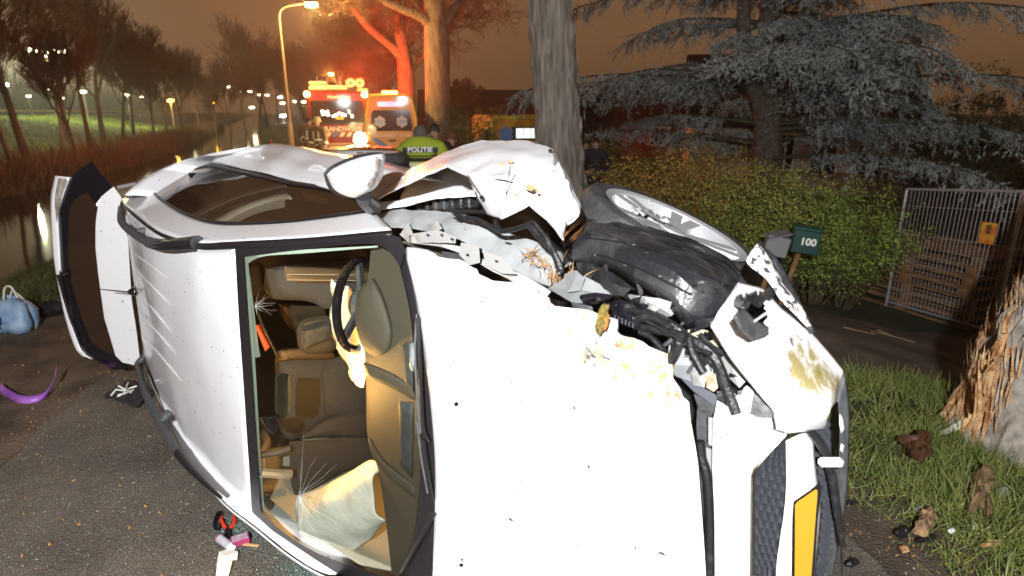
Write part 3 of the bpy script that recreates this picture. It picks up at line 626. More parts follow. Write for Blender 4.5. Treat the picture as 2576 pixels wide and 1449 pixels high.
# ---- door mirror
ms = lambda x, y: pp(x, y, s=.52)
MIR = part('mirror', pillow([(822, 440), (838, 424), (880, 404), (925, 391), (965, 387), (968, 404), (962, 445), (940, 478), (900, 497), (866, 492), (838, 474)], ms, .075, rings=7, n=44, power=2.4, back=.02), m_paint)
part('mirror_housing', pillow([(819, 438), (836, 420), (880, 399), (925, 387), (968, 384), (971, 400), (968, 446), (946, 482), (900, 500), (860, 495), (832, 475)], lambda x, y: ms(x, y) - cf * .02, .01, rings=4, n=44, back=.07), m_black, MIR)
part('indicator_lamp', pillow([(944, 394), (951, 394), (955, 415), (950, 440), (938, 462), (925, 470), (922, 466), (935, 450), (944, 425)], lambda x, y: ms(x, y) + (CAM - ms(x, y)) * .042, .008, rings=3, n=24, back=.02), mat('indicator lens', (.16, .12, .10), .15, metal=.2, col2=(.38, .35, .32), nscale=60), MIR)
mb = MB(); mb.tube([ms(915, 488), ms(925, 505) - cf * .03, pp(940, 522, w=.80)], [.03, .028, .035], 10); part('mirror_stalk', mb, m_black, MIR)
# ---- open tailgate
ta = math.tan(R(36))
def tg(px, py, off=0.):
    q = march(px, py, lambda s, w, h: (h - .08 - off) - ta * (-2.35 - s), 1, 14, 300); return q
TG = part('tailgate', flat([(306, 498), (286, 469), (254, 495), (245, 514), (238, 602), (252, 735), (257, 792), (288, 892), (308, 912), (337, 918), (352, 905), (343, 830), (331, 753), (322, 600), (300, 520)], tg, .03), m_paint)
part('gate_trim', flat([(306, 499), (230, 406), (205, 423), (180, 443), (158, 498), (148, 545), (150, 610), (152, 700), (178, 805), (205, 880), (236, 903), (288, 932), (330, 925), (300, 905), (250, 800), (236, 600), (244, 512), (256, 492), (284, 470)], lambda x, y: tg(x, y, -.012), .02), m_gloss, TG)
part('gate_glass', flat([(221, 484), (198, 494), (180, 513), (172, 545), (172, 650), (182, 720), (206, 802), (232, 864), (262, 886), (290, 893), (262, 800), (240, 640), (240, 560), (246, 520)], lambda x, y: tg(x, y, .004), .006), m_gate, TG)
part('gate_panel', loft([[(141, 442), (130, 493), (131, 560), (136, 640), (146, 704), (168, 807), (196, 884), (226, 900)], [(176, 446), (157, 500), (147, 545), (150, 620), (156, 704), (178, 805), (204, 880), (232, 903)]], lambda x, y: tg(x, y, -.004), 26, 5), m_paint, TG, th=.015)
mb = MB(); mb.tube([tg(150, 690, .03), tg(160, 740, .03), tg(178, 800, .03), tg(205, 872, .03)], [.02, .012, .012, .008], 8); part('rear_wiper', mb, m_gloss, TG)
mb = MB(); mb.box(tg(162, 686, .04), (.10, .06, .03), Matrix.Rotation(TH, 3, 'Z'), bev=.01); part('wiper_pivot', mb, m_gloss, TG)
mb = MB(); mb.tube([tg(295, 472, .0), pp(340, 462, s=-2.4)], .012, 8); part('gas_strut', mb, m_metal, TG)
part('rear_lamp', pillow([(146, 448), (170, 452), (160, 480), (150, 520), (143, 560), (138, 500)], lambda x, y: tg(x, y, .006), .01, n=24), mat('clear lamp lens', (.16, .13, .11), .1, col2=(.4, .36, .32), nscale=20), TG)
# ---- crumpled left fender
pz = lambda L_: [pp(a, b, h=c) for a, b, c in L_]
fen = [pz([(960, 475, -.75), (1040, 440, -.9), (1127, 410, -1.0), (1212, 392, -1.08), (1330, 390, -1.08), (1388, 410, -1.0), (1425, 465, -.95), (1448, 525, -.9)]),
       pz([(952, 480, -.62), (1040, 423, -.74), (1127, 383, -.82), (1212, 353, -.86), (1330, 353, -.86), (1388, 378, -.82), (1435, 452, -.76), (1461, 507, -.72)]),
       pz([(948, 492, -.56), (1030, 443, -.62), (1127, 401, -.70), (1225, 388, -.70), (1320, 398, -.66), (1392, 420, -.64), (1432, 472, -.64), (1461, 520, -.63)]),
       pz([(944, 506, -.52), (1013, 471, -.55), (1127, 419, -.58), (1176, 442, -.54), (1265, 455, -.49), (1345, 472, -.52), (1402, 505, -.54), (1458, 535, -.57)])]
FEN = part('fender', rumple(rumple(netl(fen, 7), .010, 5., 4.), .004, 17., 2.), m_paint, th=.005, angle=24)
fac = [pz([(1176, 442, -.54), (1265, 455, -.49), (1345, 472, -.52), (1402, 505, -.54), (1458, 535, -.57)]), pz([(1184, 465, -.53), (1262, 490, -.45), (1335, 490, -.51), (1390, 522, -.52), (1455, 545, -.56)]),
       pz([(1200, 498, -.52), (1264, 525, -.44), (1334, 504, -.50), (1392, 545, -.50), (1440, 560, -.55)]), pz([(1228, 538, -.52), (1263, 551, -.45), (1334, 516, -.50), (1390, 567, -.50), (1423, 572, -.54)])]
part('torn_flap', rumple(netl(fac, 7), .007, 9., 9.), m_paint, FEN, th=.004, angle=24)
part('torn_flap', rumple(netl([pz([(1361, 528, -.5), (1395, 545, -.5), (1425, 560, -.53)]), pz([(1372, 548, -.48), (1398, 566, -.47), (1422, 574, -.52)]), pz([(1388, 566, -.48), (1402, 582, -.46), (1421, 588, -.5)]), pz([(1412, 598, -.47), (1416, 602, -.47), (1419, 606, -.48)])], 4), .005, 20., 2.), m_paint, FEN, th=.004)
part('torn_edge', rumple(netl([pz([(1402, 410, -.60), (1430, 450, -.60), (1452, 495, -.60), (1462, 530, -.58)]), pz([(1395, 425, -.56), (1415, 462, -.55), (1432, 500, -.55), (1452, 540, -.55)]), pz([(1372, 470, -.55), (1395, 490, -.53), (1412, 515, -.53), (1430, 556, -.53)])], 6), .020, 22., 7.), m_paint, FEN, th=.004, angle=15)
for px, py, r_ in ((1285, 408, 11), (1262, 412, 9), (1335, 470, 17), (1298, 488, 8), (1350, 480, 9)):
    mb = MB(); rs = np.random.default_rng(int(px)); c = [pp(px + math.cos(a) * r_ * rs.uniform(.4, 1.1), py + math.sin(a) * r_ * .6 * rs.uniform(.4, 1.1), h=-.475 if py > 430 else -.60) for a in np.linspace(0, 5.6, 9)]
    vd = CAM - c[0]; vd /= np.linalg.norm(vd); mb.prism(c, vd * .004); part('scraped_patch', mb, mat('scraped filler', (.20, .19, .14), .8, col2=(.42, .24, .08), nscale=40), FEN)
for L_ in ([(1284, 418), (1281, 440), (1279, 452)], [(1176, 440), (1190, 462), (1205, 488)], [(1263, 548), (1268, 520), (1276, 470), (1282, 430)]):
    mb = MB(); mb.tube([pp(x, y, h=-.455) for x, y in L_], .0022, 4); part('crease', mb, m_plast, FEN)  # dark threads drawn along the folds in place of their shading
for px, py in ((1211, 496), (1384, 379)):
    mb = pillow([(px - 4, py - 4), (px + 4, py - 4), (px + 4, py + 4), (px - 4, py + 4)], lambda x, y: pp(x, y, h=-.455 if py > 400 else -.76), .002, n=12); part('bolt_hole', mb, m_black, FEN)
part('inner_arch_panel', rumple(netl([pz([(1005, 510, -.70), (1095, 490, -.74), (1160, 488, -.76), (1215, 498, -.78)]), pz([(1012, 492, -.72), (1060, 468, -.78), (1120, 452, -.82), (1190, 470, -.85)]), pz([(1018, 470, -.8), (1060, 440, -.9), (1120, 420, -.95), (1200, 440, -.95)])], 6), .012, 8., 3.), m_paint, th=.004)
part('arch_edge', rumple(netl([pz([(938, 512, -.54), (1005, 503, -.58), (1095, 483, -.62), (1195, 480, -.64)]), pz([(936, 530, -.51), (1005, 522, -.55), (1095, 500, -.60), (1200, 494, -.62)])], 6), .006, 12., 5.), m_paint, th=.004)
for i in range(7):
    px = 1062 + i * 21; mb = MB(); mb.box(pp(px, 514 - i * 1.2, h=-.66), (.030, .05, .05), Matrix.Rotation(TH, 3, 'Z'), bev=.006); part('seal_block', mb, m_liner)
part('engine_bay_backing', [[pp(x, y, h=-1.0) for x in np.linspace(*((1000, 1470) if y < 660 else (1100, 1600) if y < 740 else (1420, 1780) if y < 800 else (1420, 1940)), 12)] for y in np.linspace(520, 1060, 12)], mat('dark engine bay', (.012, .012, .012), .8))  # dark backing sheet standing for the shaded depth of the bay
# ---- inner wing metal along the hood
sil_ = [pz([(945, 535, -.55), (1050, 532, -.58), (1135, 530, -.60), (1252, 575, -.62), (1365, 615, -.66), (1412, 640, -.70)]), pz([(960, 555, -.52), (1060, 550, -.55), (1150, 565, -.57), (1262, 615, -.60), (1370, 655, -.63), (1412, 680, -.66)]), pz([(985, 576, -.50), (1050, 578, -.53), (1140, 598, -.54), (1220, 640, -.56), (1330, 700, -.60), (1385, 722, -.62)])]
part('inner_wing', rumple(rumple(net(sil_, 46, 22), .020, 8., 6.), .006, 26., 2.), mat('bare inner wing', (.20, .21, .21), .35, metal=.15, col2=(.30, .31, .31), nscale=7), th=.006)
part('inner_wing_edge', rumple(net([pz([(1030, 592, -.50), (1111, 600, -.52), (1200, 645, -.55), (1310, 690, -.58), (1385, 730, -.6)]), pz([(1033, 612, -.49), (1111, 622, -.51), (1195, 655, -.53), (1300, 715, -.56), (1372, 745, -.58)])], 30, 6), .012, 12., 3.), m_dirty, th=.005)
for P_, h_ in (([(1038, 588), (1100, 578), (1148, 596), (1146, 612), (1090, 610), (1050, 612)], -.49), ([(1160, 610), (1205, 618), (1208, 660), (1180, 668), (1155, 640)], -.51), ([(1215, 630), (1262, 648), (1300, 690), (1262, 688), (1220, 668)], -.53), ([(1075, 566), (1100, 555), (1112, 575), (1086, 590)], -.5), ([(1110, 632), (1170, 640), (1190, 660), (1180, 668), (1118, 645)], -.52), ([(1005, 590), (1028, 560), (1040, 590), (1030, 612)], -.5)):
    part('bracket', flat(P_, lambda x, y: pp(x, y, h=h_), .012), m_dirty if h_ != -.52 else m_plast)
for px, py, h_ in ((1110, 590, -.475), (1136, 600, -.475), (1248, 656, -.515), (1175, 640, -.495), (1075, 590, -.475)):
    part('bolt', pillow([(px - 2.5, py - 2), (px + 2.5, py - 2), (px + 2.5, py + 2.5), (px - 2.5, py + 2.5)], lambda x, y: pp(x, y, h=h_), .003, n=10), m_plast)
for px, py in ((1150, 550), (1270, 600)):
    part('slot', flat([(px - 10, py), (px - 4, py - 4), (px + 10, py + 1), (px + 4, py + 5)], lambda x, y: pp(x, y, h=-.54), .003), m_black)
def hose(pts, h_, r_, m=None, n=24):
    hh = np.linspace(h_[0], h_[1], len(pts)) if hasattr(h_, '__len__') else [h_] * len(pts); rs = np.random.default_rng(int(pts[0][0]))
    mb = MB(); mb.tube(crom([pp(x, y, h=k) for (x, y), k in zip(pts, hh)], n), r_ * (1 + .04 * rs.normal(size=n)), 8); return part('hose', mb, m or m_hose)
hose([(1130, 522), (1160, 545), (1200, 552), (1235, 570), (1255, 582), (1300, 575), (1340, 560)], -.53, .008)
hose([(1330, 565), (1360, 600), (1390, 630), (1412, 680)], -.53, .010); hose([(1345, 560), (1380, 610), (1408, 690)], -.53, .006); hose([(1372, 590), (1395, 640), (1415, 685)], -.54, .007)
# ---- wheel liner and wheel
lin = [pz([(1424, 572, -.80), (1463, 531, -.95), (1564, 546, -.95), (1662, 578, -.95), (1740, 605, -.95), (1818, 644, -.95), (1863, 683, -.95)]), pz([(1412, 598, -.76), (1468, 566, -.80), (1564, 582, -.76), (1662, 612, -.75), (1738, 640, -.76), (1812, 678, -.82), (1860, 704, -.90)]),
       pz([(1415, 618, -.72), (1478, 606, -.72), (1568, 622, -.67), (1660, 655, -.65), (1738, 690, -.67), (1814, 720, -.74), (1852, 735, -.84)]), pz([(1428, 640, -.70), (1494, 645, -.69), (1580, 680, -.65), (1668, 718, -.63), (1740, 760, -.65), (1812, 768, -.72), (1845, 768, -.82)]),
       pz([(1443, 656, -.70), (1517, 679, -.69), (1599, 726, -.66), (1681, 765, -.64), (1728, 820, -.66), (1799, 806, -.72), (1836, 798, -.80)])]
LN = np.array(net(lin, 64, 101)); sel = [0, 6, 8, 17, 19, 26, 28, 38, 40, 52, 54, 66, 68, 80, 92, 100]; of_ = [0, 0, .016, .016, 0, 0, .020, .020, .004, .004, .016, .012, -.004, 0, .006, 0]
rr = []
for q_, o_ in zip(sel, of_):                # pressed ribs with hard shoulders
    L1 = LN[q_]; k_ = 1 + .5 * np.sin(np.arange(64) * .5 + q_); rr.append(L1 + (CAM - L1) / np.linalg.norm(CAM - L1, axis=1, keepdims=True) * (o_ * np.clip(k_, .4, 1.3))[:, None])
LIN = part('wheel_liner', rumple(rumple(np.array(rr), .010, 4., 11.), .004, 16., 3.), m_liner, th=.005, angle=22)
for pts_ in ([(1470, 552), (1560, 564), (1660, 596), (1740, 624), (1815, 662), (1852, 690)], [(1480, 600), (1570, 612), (1660, 645), (1740, 676), (1815, 708), (1848, 724)], [(1500, 640), (1590, 668), (1670, 706), (1740, 742)]):
    P_ = [hits(LIN, *p)[0] for p in crom(pts_, 26)]; P_ = [p + (CAM - p) * .002 for p in P_ if p is not None]
    if len(P_) > 3: mb = MB(); mb.tube(P_, .0028, 5); part('liner_seam', mb, m_black, LIN)
rs = np.random.default_rng(77)
for i in range(46):                          # scuffs and clips, specks of dried mud
    px, py = rs.uniform(1440, 1840), 0; py = np.interp(px, [1440, 1850], [590, 730]) + rs.normal() * 38; p, nn_ = hits(LIN, px, py)
    if p is None: continue
    r_ = rs.uniform(2, 6); Q_ = [hits(LIN, px + r_ * 1.7 * math.cos(a_) * rs.uniform(.5, 1.2), py + r_ * math.sin(a_) * rs.uniform(.5, 1.2))[0] for a_ in np.linspace(0, 5.4, 7)]
    if any(q is None for q in Q_): continue
    vd = (CAM - p) / np.linalg.norm(CAM - p); mb = MB(); mb.prism([q + vd * .0015 for q in Q_], vd * .0015); part('mud_speck', mb, mat('dried mud', (.10, .095, .085), .9) if i % 3 else m_black, LIN, smooth_=False)
part('liner_patch', flat([(1448, 660), (1480, 660), (1540, 685), (1600, 728), (1560, 730), (1500, 715), (1455, 690)], lambda x, y: pp(x, y, h=-.62), .006), m_hose, LIN)
v_ = ray(1668, 588); v_ /= np.linalg.norm(v_); mX = np.array([1., 0, 0]); mD = np.array([0, -sp, -cp]); wn_ = -.37 * v_ + .929 * (.40 * mX - .916 * mD)
wc = CAM + ray(1668, 622) * 2.16; WM = frame(.916 * mX + .40 * mD, wn_, wc)
WH = thing('wheel', '', '', wc); del WH['label'], WH['category']; WH.parent = CAR; WH.location = WH.location - CAR.location
def wheel_parts(root, M, Rw=.345):
    mb = MB(); mb.lathe([(.255, -.08), (.27, -.095), (.305, -.10), (Rw - .018, -.092), (Rw, -.06), (Rw, .06), (Rw - .018, .092), (.305, .10), (.27, .095), (.255, .08)], M, 56, close=True); ty = mb.make('tyre', m_rub, root)
    for k in range(2):
        mb = MB(); mb.lathe([(Rw + .001, -.012 + k * .05 - .02), (Rw + .001, .0 + k * .05 - .02), (Rw - .012, -.006 + k * .05 - .02)], M, 56, close=True); mb.make('tread_groove', m_black, ty)
    mb = MB(); mb.lathe([(.268, .098), (.255, .088), (.245, .06), (.235, -.06), (.25, -.08), (.23, -.05), (.225, .05), (.245, .092)], M, 48, close=True); rm = mb.make('rim', m_alloy, root)
    mb = MB(); mb.lathe([(0, .08), (.05, .076), (.06, .05), (.06, 0)], M, 20); mb.make('hub_cap', m_alloy, rm)
    for k in range(5):
        for dlt in (-.16, .16):
            a = 2 * math.pi * k / 5 + dlt; mb = MB(); ca, sa = math.cos(a), math.sin(a)
            mb.add([M @ Vector((r_ * ca - w_ * sa, r_ * sa + w_ * ca, z)) for r_, w_, z in ((.04, -.018, .070), (.04, .018, .070), (.248, .024, .088), (.248, -.024, .088), (.04, -.018, .03), (.04, .018, .03), (.248, .024, .05), (.248, -.024, .05))], [(0, 1, 2, 3), (4, 7, 6, 5), (0, 4, 5, 1), (1, 5, 6, 2), (2, 6, 7, 3), (3, 7, 4, 0)])
            mb.make('spoke', m_alloy, rm, smooth_=False)
    mb = MB(); mb.lathe([(0, -.03), (.23, -.03), (.23, -.05), (0, -.05)], M, 30); mb.make('brake_disc', m_black, rm)
wheel_parts(WH, WM)
mb = MB(); rs = np.random.default_rng(5)
def wl(px, py, z):
    n = np.array(WM.to_3x3() @ Vector((0, 0, 1))); o = np.array(WM @ Vector((0, 0, z))); d = ray(px, py); return CAM + d * ((o - CAM) @ n / (d @ n))
C = crom([wl(x, y, .112) for x, y in ((1588, 520), (1620, 528), (1655, 540), (1688, 556))], 24); tq = np.array(WM.to_3x3() @ Vector((0, 1, 0)))
mb.grid(rumple([[c + tq * k * .018 + np.array([0, 0, .006 * math.sin(i * 1.3 + k)]) for i, c in enumerate(C)] for k in (-1, -.3, .4, 1)], .012, 25, 1)); mb.make('rim_flake', m_dirty, WH)
mb = MB(); mb.prism([wl(x, y, .13) for x, y in ((1628, 504), (1638, 507), (1634, 514))], (.004, .0, .004)); mb.make('paint_flake', m_paint, WH)
# ---- the torn engine bay
rs = np.random.default_rng(12)
def shard(name, outline, h_, m, amp=.012, th=.004, parent=None):
    c = np.mean(outline, 0); hs = h_; P = [pp(x, y, h=hs + rs.normal() * amp) for x, y in outline]; cn = pp(*c, h=hs + amp)
    mb = MB(); n = len(P); mb.add(P + [cn], [(i, (i + 1) % n, n) for i in range(n)]); return part(name, mb, m, parent, th=th, smooth_=False)
for o_, h_, m in (([(1380, 725), (1420, 700), (1470, 695), (1510, 715), (1540, 745), (1500, 765), (1440, 760)], -.58, m_metal), ([(1420, 690), (1450, 680), (1470, 700), (1462, 730), (1430, 735)], -.56, m_metal), ([(1508, 680), (1525, 665), (1530, 700), (1560, 725), (1585, 728), (1570, 745), (1530, 740), (1512, 715)], -.57, m_liner),
                 ([(1575, 738), (1600, 745), (1660, 752), (1690, 760), (1682, 785), (1660, 775), (1640, 790), (1610, 775)], -.62, m_dirty), ([(1652, 770), (1690, 758), (1690, 795), (1660, 800)], -.64, m_metal), ([(1684, 860), (1730, 875), (1770, 890), (1800, 935), (1790, 975), (1740, 960), (1700, 945), (1680, 915)], -.68, m_metal),
                 ([(1730, 830), (1770, 830), (1810, 840), (1825, 870), (1790, 880), (1745, 860)], -.70, mat('sallow plastic', (.42, .40, .27), .5)), ([(1740, 940), (1760, 930), (1775, 950), (1772, 975), (1745, 968)], -.64, m_dirty), ([(1775, 945), (1800, 940), (1805, 975), (1795, 985), (1778, 975)], -.64, mat('rusty metal', (.22, .12, .05), .8, col2=(.5, .4, .3), nscale=25)),
                 ([(1820, 870), (1850, 900), (1880, 955), (1860, 975), (1830, 945), (1812, 905)], -.72, m_dirty), ([(1855, 985), (1902, 970), (1925, 1005), (1948, 1030), (1946, 1052), (1895, 1050)], -.72, mat('fibre board', (.07, .07, .07), .95, col2=(.15, .15, .145), nscale=60)), ([(1850, 1000), (1880, 970), (1895, 985), (1885, 1050), (1850, 1042), (1835, 1030)], -.70, m_paint),
                 ([(1805, 985), (1850, 990), (1855, 1035), (1825, 1040), (1808, 1010)], -.73, m_metal), ([(1645, 730), (1670, 725), (1700, 748), (1720, 790), (1690, 790), (1660, 755)], -.66, m_dirty)):
    shard('crumpled_metal', o_, h_, m)
for o_, h_, m in (([(1439, 760), (1490, 772), (1496, 795), (1478, 797), (1450, 785)], -.55, m_plast), ([(1459, 745), (1500, 738), (1540, 742), (1535, 752), (1500, 758), (1465, 756)], -.54, m_gloss), ([(1590, 752), (1615, 745), (1632, 765), (1620, 772), (1600, 768)], -.58, m_hose), ([(1536, 760), (1560, 752), (1598, 765), (1604, 826), (1580, 820), (1540, 805)], -.60, m_gloss), ([(1690, 860), (1715, 870), (1700, 905), (1685, 900)], -.66, m_hose), ([(1745, 806), (1800, 800), (1836, 790), (1826, 806), (1790, 818), (1735, 838)], -.68, m_liner)):
    shard('broken_plastic', o_, h_, m, .008, .008)
rs = np.random.default_rng(31)
for i in range(64):
    u_ = rs.random(); c0_ = np.array([np.interp(u_, [0, .25, .5, .75, 1], [1395, 1500, 1620, 1740, 1830]), np.interp(u_, [0, .25, .5, .75, 1], [705, 735, 790, 860, 960])]) + rs.normal(size=2) * np.array([22, 20]); r_ = rs.uniform(6, 20); e_ = rs.uniform(.35, 1.)
    an_ = rs.uniform(0, 3.14); k_ = rs.integers(4, 7); P_ = [tuple(c0_ + r_ * rs.uniform(.5, 1.1) * np.array([math.cos(an_) * math.cos(q) - e_ * math.sin(an_) * math.sin(q), math.sin(an_) * math.cos(q) + e_ * math.cos(an_) * math.sin(q)])) for q in np.linspace(0, 5.5, k_)]
    shard('crumpled_metal' if i % 2 else 'broken_plastic', P_, -.60 - .10 * u_ + rs.normal() * .012, [m_liner, m_metal, m_plast, m_dirty, m_gloss, m_hose][i % 6], .012, .003)
for i in range(14):
    u_ = rs.random(); x0, y0 = np.interp(u_, [0, .5, 1], [1540, 1660, 1800]), np.interp(u_, [0, .5, 1], [770, 820, 930]); d_ = rs.normal(size=2) * [26, 18]
    hose([(x0, y0), (x0 + d_[0] * .5 + rs.normal() * 8, y0 + d_[1] * .5 + rs.normal() * 8), (x0 + d_[0], y0 + d_[1]), (x0 + d_[0] * 1.5 + rs.normal() * 10, y0 + d_[1] * 1.4 + 8)], -.59 - .07 * u_, rs.uniform(.0025, .006), [m_hose, m_hose, m_plast][i % 3])
for i in range(6): part('box_fin', flat([(1545 + i * 9, 792 + i * 4), (1549 + i * 9, 793 + i * 4), (1549 + i * 9, 806 + i * 4), (1545 + i * 9, 805 + i * 4)], lambda x, y: pp(x, y, h=-.57), .006), m_plast)
for pts, h_, r_ in (([(1575, 772), (1600, 776), (1645, 796), (1700, 824), (1728, 849), (1784, 882), (1809, 921), (1825, 968), (1852, 1040)], (-.60, -.66), .0135), ([(1600, 820), (1645, 829), (1700, 840), (1728, 849)], -.60, .011), ([(1711, 850), (1703, 876), (1690, 900), (1672, 912)], -.60, .014), ([(1598, 815), (1612, 800), (1640, 797), (1680, 815)], -.585, .012), ([(1735, 848), (1742, 882), (1756, 910), (1772, 938)], -.60, .009),
                    ([(1590, 780), (1630, 790), (1660, 812), (1690, 826)], -.59, .009), ([(1610, 835), (1640, 850), (1668, 880)], -.60, .008), ([(1630, 806), (1680, 836), (1735, 870), (1790, 890)], -.62, .006), ([(1760, 840), (1790, 870), (1822, 890)], -.66, .006), ([(1600, 800), (1640, 815), (1720, 858)], -.58, .004)): hose(pts, h_, r_)
part('frame_hole', pillow([(1765, 902), (1778, 898), (1784, 910), (1774, 920), (1764, 914)], lambda x, y: pp(x, y, h=-.63), .002, n=14), m_black)
part('radiator_support', flat([(1714, 953), (1730, 956), (1800, 992), (1806, 1010), (1796, 1020), (1745, 985)], lambda x, y: pp(x, y, h=-.66), .03), mat('slate plastic', (.09, .095, .11), .45))
part('radiator_support', flat([(1745, 990), (1800, 1016), (1800, 1040), (1757, 1030)], lambda x, y: pp(x, y, h=-.68), .03), m_plast)
part('slam_panel', loft([[(1757, 1000), (1752, 1060), (1757, 1150), (1770, 1300), (1777, 1449), (1780, 1640)], [(1808, 1015), (1796, 1060), (1796, 1180), (1800, 1300), (1802, 1449), (1800, 1640)]], lambda x, y: pp(x, y, h=-.72), 24, 5), m_plast)
part('catch_plate', flat([(1782, 1050), (1798, 1052), (1796, 1125), (1782, 1118)], lambda x, y: pp(x, y, h=-.655), .01), m_dirty)
part('catch_plate', flat([(1776, 1125), (1790, 1130), (1796, 1300), (1795, 1449), (1782, 1449), (1784, 1300)], lambda x, y: pp(x, y, h=-.665), .01), m_metal)
hose([(1762, 1110), (1766, 1150), (1780, 1200), (1786, 1300), (1788, 1449), (1786, 1600)], -.645, .012)
# ---- bumper, grille, plate
def Sf(h, w): return np.where(h > -.8, 1.84 + .89 * (-.62 - h), 2.0 + .15 * (-.8 - h)) - .25 * (np.abs(w) / .85) ** 2
def fr(px, py, off=0.):
    q = march(px, py, lambda s, w, h: s - Sf(h, w) - off, .6, 3.2, 200)
    if q is None: raise ValueError('front %s %s' % (px, py))
    return q
BUM = part('bumper', loft([[(1804, 1007), (1853, 1037), (1947, 1052), (1976, 1088)], [(1793, 1060), (1850, 1075), (1920, 1092), (1960, 1106)], [(1792, 1140), (1840, 1148), (1880, 1158), (1906, 1166)], [(1792, 1185), (1830, 1186), (1860, 1186), (1892, 1187)], [(1797, 1300), (1830, 1300), (1860, 1300), (1890, 1300)], [(1798, 1449), (1830, 1449), (1860, 1449), (1889, 1449)], [(1796, 1640), (1830, 1640), (1860, 1640), (1889, 1640)]], fr, 12, 40, False), m_paint, th=.005, off=-1)
mb = MB(); mb.tube([fr(*p, .006) for p in resample([(1976, 1092), (1935, 1138), (1896, 1182), (1891, 1200), (1890, 1300), (1889, 1449), (1889, 1640)], 40)], .006, 8); part('chrome_strip', mb, m_chrome, BUM)
gl_R = [(1978, 1110), (1979, 1180), (1978, 1240), (1972, 1300), (1960, 1380), (1953, 1449), (1950, 1640)]
gl_L = [(1968, 1106), (1905, 1180), (1896, 1240), (1895, 1300), (1894, 1380), (1893, 1449), (1893, 1640)]
m_grid = mat('grille cell plastic', (.040, .043, .050), .3, metal=.2)
gmesh = MB(); gmesh.add([(-.5, -.5, 0), (.5, -.5, 0), (.5, .5, 0), (-.5, .5, 0), (-.34, -.42, .5), (.34, -.30, .4), (.22, .22, 1.), (-.22, .26, 1.)], [(0, 1, 5, 4), (1, 2, 6, 5), (2, 3, 7, 6), (3, 0, 4, 7), (4, 5, 6, 7)]); gm = gmesh.mesh('grille_cell', False); gm.materials.append(m_grid); gm.materials.append(mat('grille cell highlight', (.55, .56, .58), .25, metal=.4)); gm.polygons[2].material_index = 1; gm.polygons[1].material_index = 0  # one facet coloured bright as the cell's painted highlight
def grille(Lp, Rp, nx, ny, ymax):
    a = crom(Lp, ny); b = crom(Rp, ny)
    g = part('grille', [[fr(*(a[i] * (1 - t) + b[i] * t), -.02) for t in np.linspace(0, 1, 6)] for i in range(ny)], mat('grille backing', (.012, .013, .016), .5))
    for i in range(ny - 1):
        if a[i][1] > ymax: break
        for j in range(nx):
            t = (j + .5 + (.25 if i % 2 else -.25)) / nx
            if not .06 < t < .90: continue
            p = a[i] * (1 - t) + b[i] * t; q = a[i] * (1 - t - .8 / nx) + b[i] * (t + .8 / nx); c = fr(*p, -.016); xx = fr(*q, -.016) - c; yy_ = fr(*(a[i + 1] * (1 - t) + b[i + 1] * t), -.016) - c
            if np.linalg.norm(xx) < 1e-4: continue
            o = bpy.data.objects.new('grille_cell', gm); COL.objects.link(o); o.parent = g
            zz = np.cross(xx, yy_); zz /= np.linalg.norm(zz); zz = zz if zz @ (CAM - c) > 0 else -zz
            M = Matrix(((xx[0], yy_[0] * .92, zz[0] * .016, c[0]), (xx[1], yy_[1] * .92, zz[1] * .016, c[1]), (xx[2], yy_[2] * .92, zz[2] * .016, c[2]), (0, 0, 0, 1))); o.matrix_world = M; o.matrix_local = Matrix.Translation(-origin_of(g)) @ M
    return g
grille(gl_L, gl_R, 4, 28, 1475)
gr_L = [(2048, 1086), (2050, 1150), (2058, 1220), (2066, 1280), (2058, 1380), (2050, 1449), (2044, 1640)]; gr_R = [(2090, 1060), (2098, 1140), (2098, 1220), (2094, 1290), (2084, 1380), (2072, 1449), (2050, 1640)]
grille(gr_L, gr_R, 4, 40, 1475)
cen = part('bumper_centre', loft([gl_R, [(2012, 1094), (2014, 1150), (2018, 1220), (2020, 1300), (2010, 1380), (2004, 1449), (2000, 1640)], gr_L], lambda x, y: fr(x, y, .004), 30, 8), m_paint, BUM, th=.004, off=-1)
part('plate_holder', flat([(1997, 1262), (2063, 1216), (2068, 1224), (2058, 1300), (2048, 1449), (2042, 1640), (1990, 1640), (1992, 1449), (1994, 1300)], lambda x, y: fr(x, y, .020), .014), m_black, BUM)
part('number_plate', flat([(2000, 1270), (2006, 1262), (2052, 1231), (2057, 1234), (2052, 1300), (2041, 1449), (2036, 1620), (1996, 1620), (1999, 1449), (2000, 1330)], lambda x, y: fr(x, y, .028), .004), mat('car number plate yellow', (.38, .20, .014), .5), BUM)
part('lower_bumper', loft([gr_R, [(2123, 935), (2134, 1010), (2134, 1100), (2130, 1210), (2118, 1310), (2096, 1430), (2060, 1640)]], lambda x, y: fr(x, y, -.01), 30, 8), m_plast, th=.006)
part('lower_chrome', flat([(2090, 1020), (2108, 1010), (2112, 1100), (2108, 1180), (2096, 1185), (2094, 1100)], lambda x, y: fr(x, y, .012), .01), m_chrome)
for P_ in ([(2112, 1040), (2120, 1052), (2124, 1080), (2116, 1090), (2111, 1065)], [(2115, 1115), (2124, 1120), (2120, 1140), (2113, 1132)]): part('chipped_paint', flat(P_, lambda x, y: fr(x, y, .004), .004), m_paint)
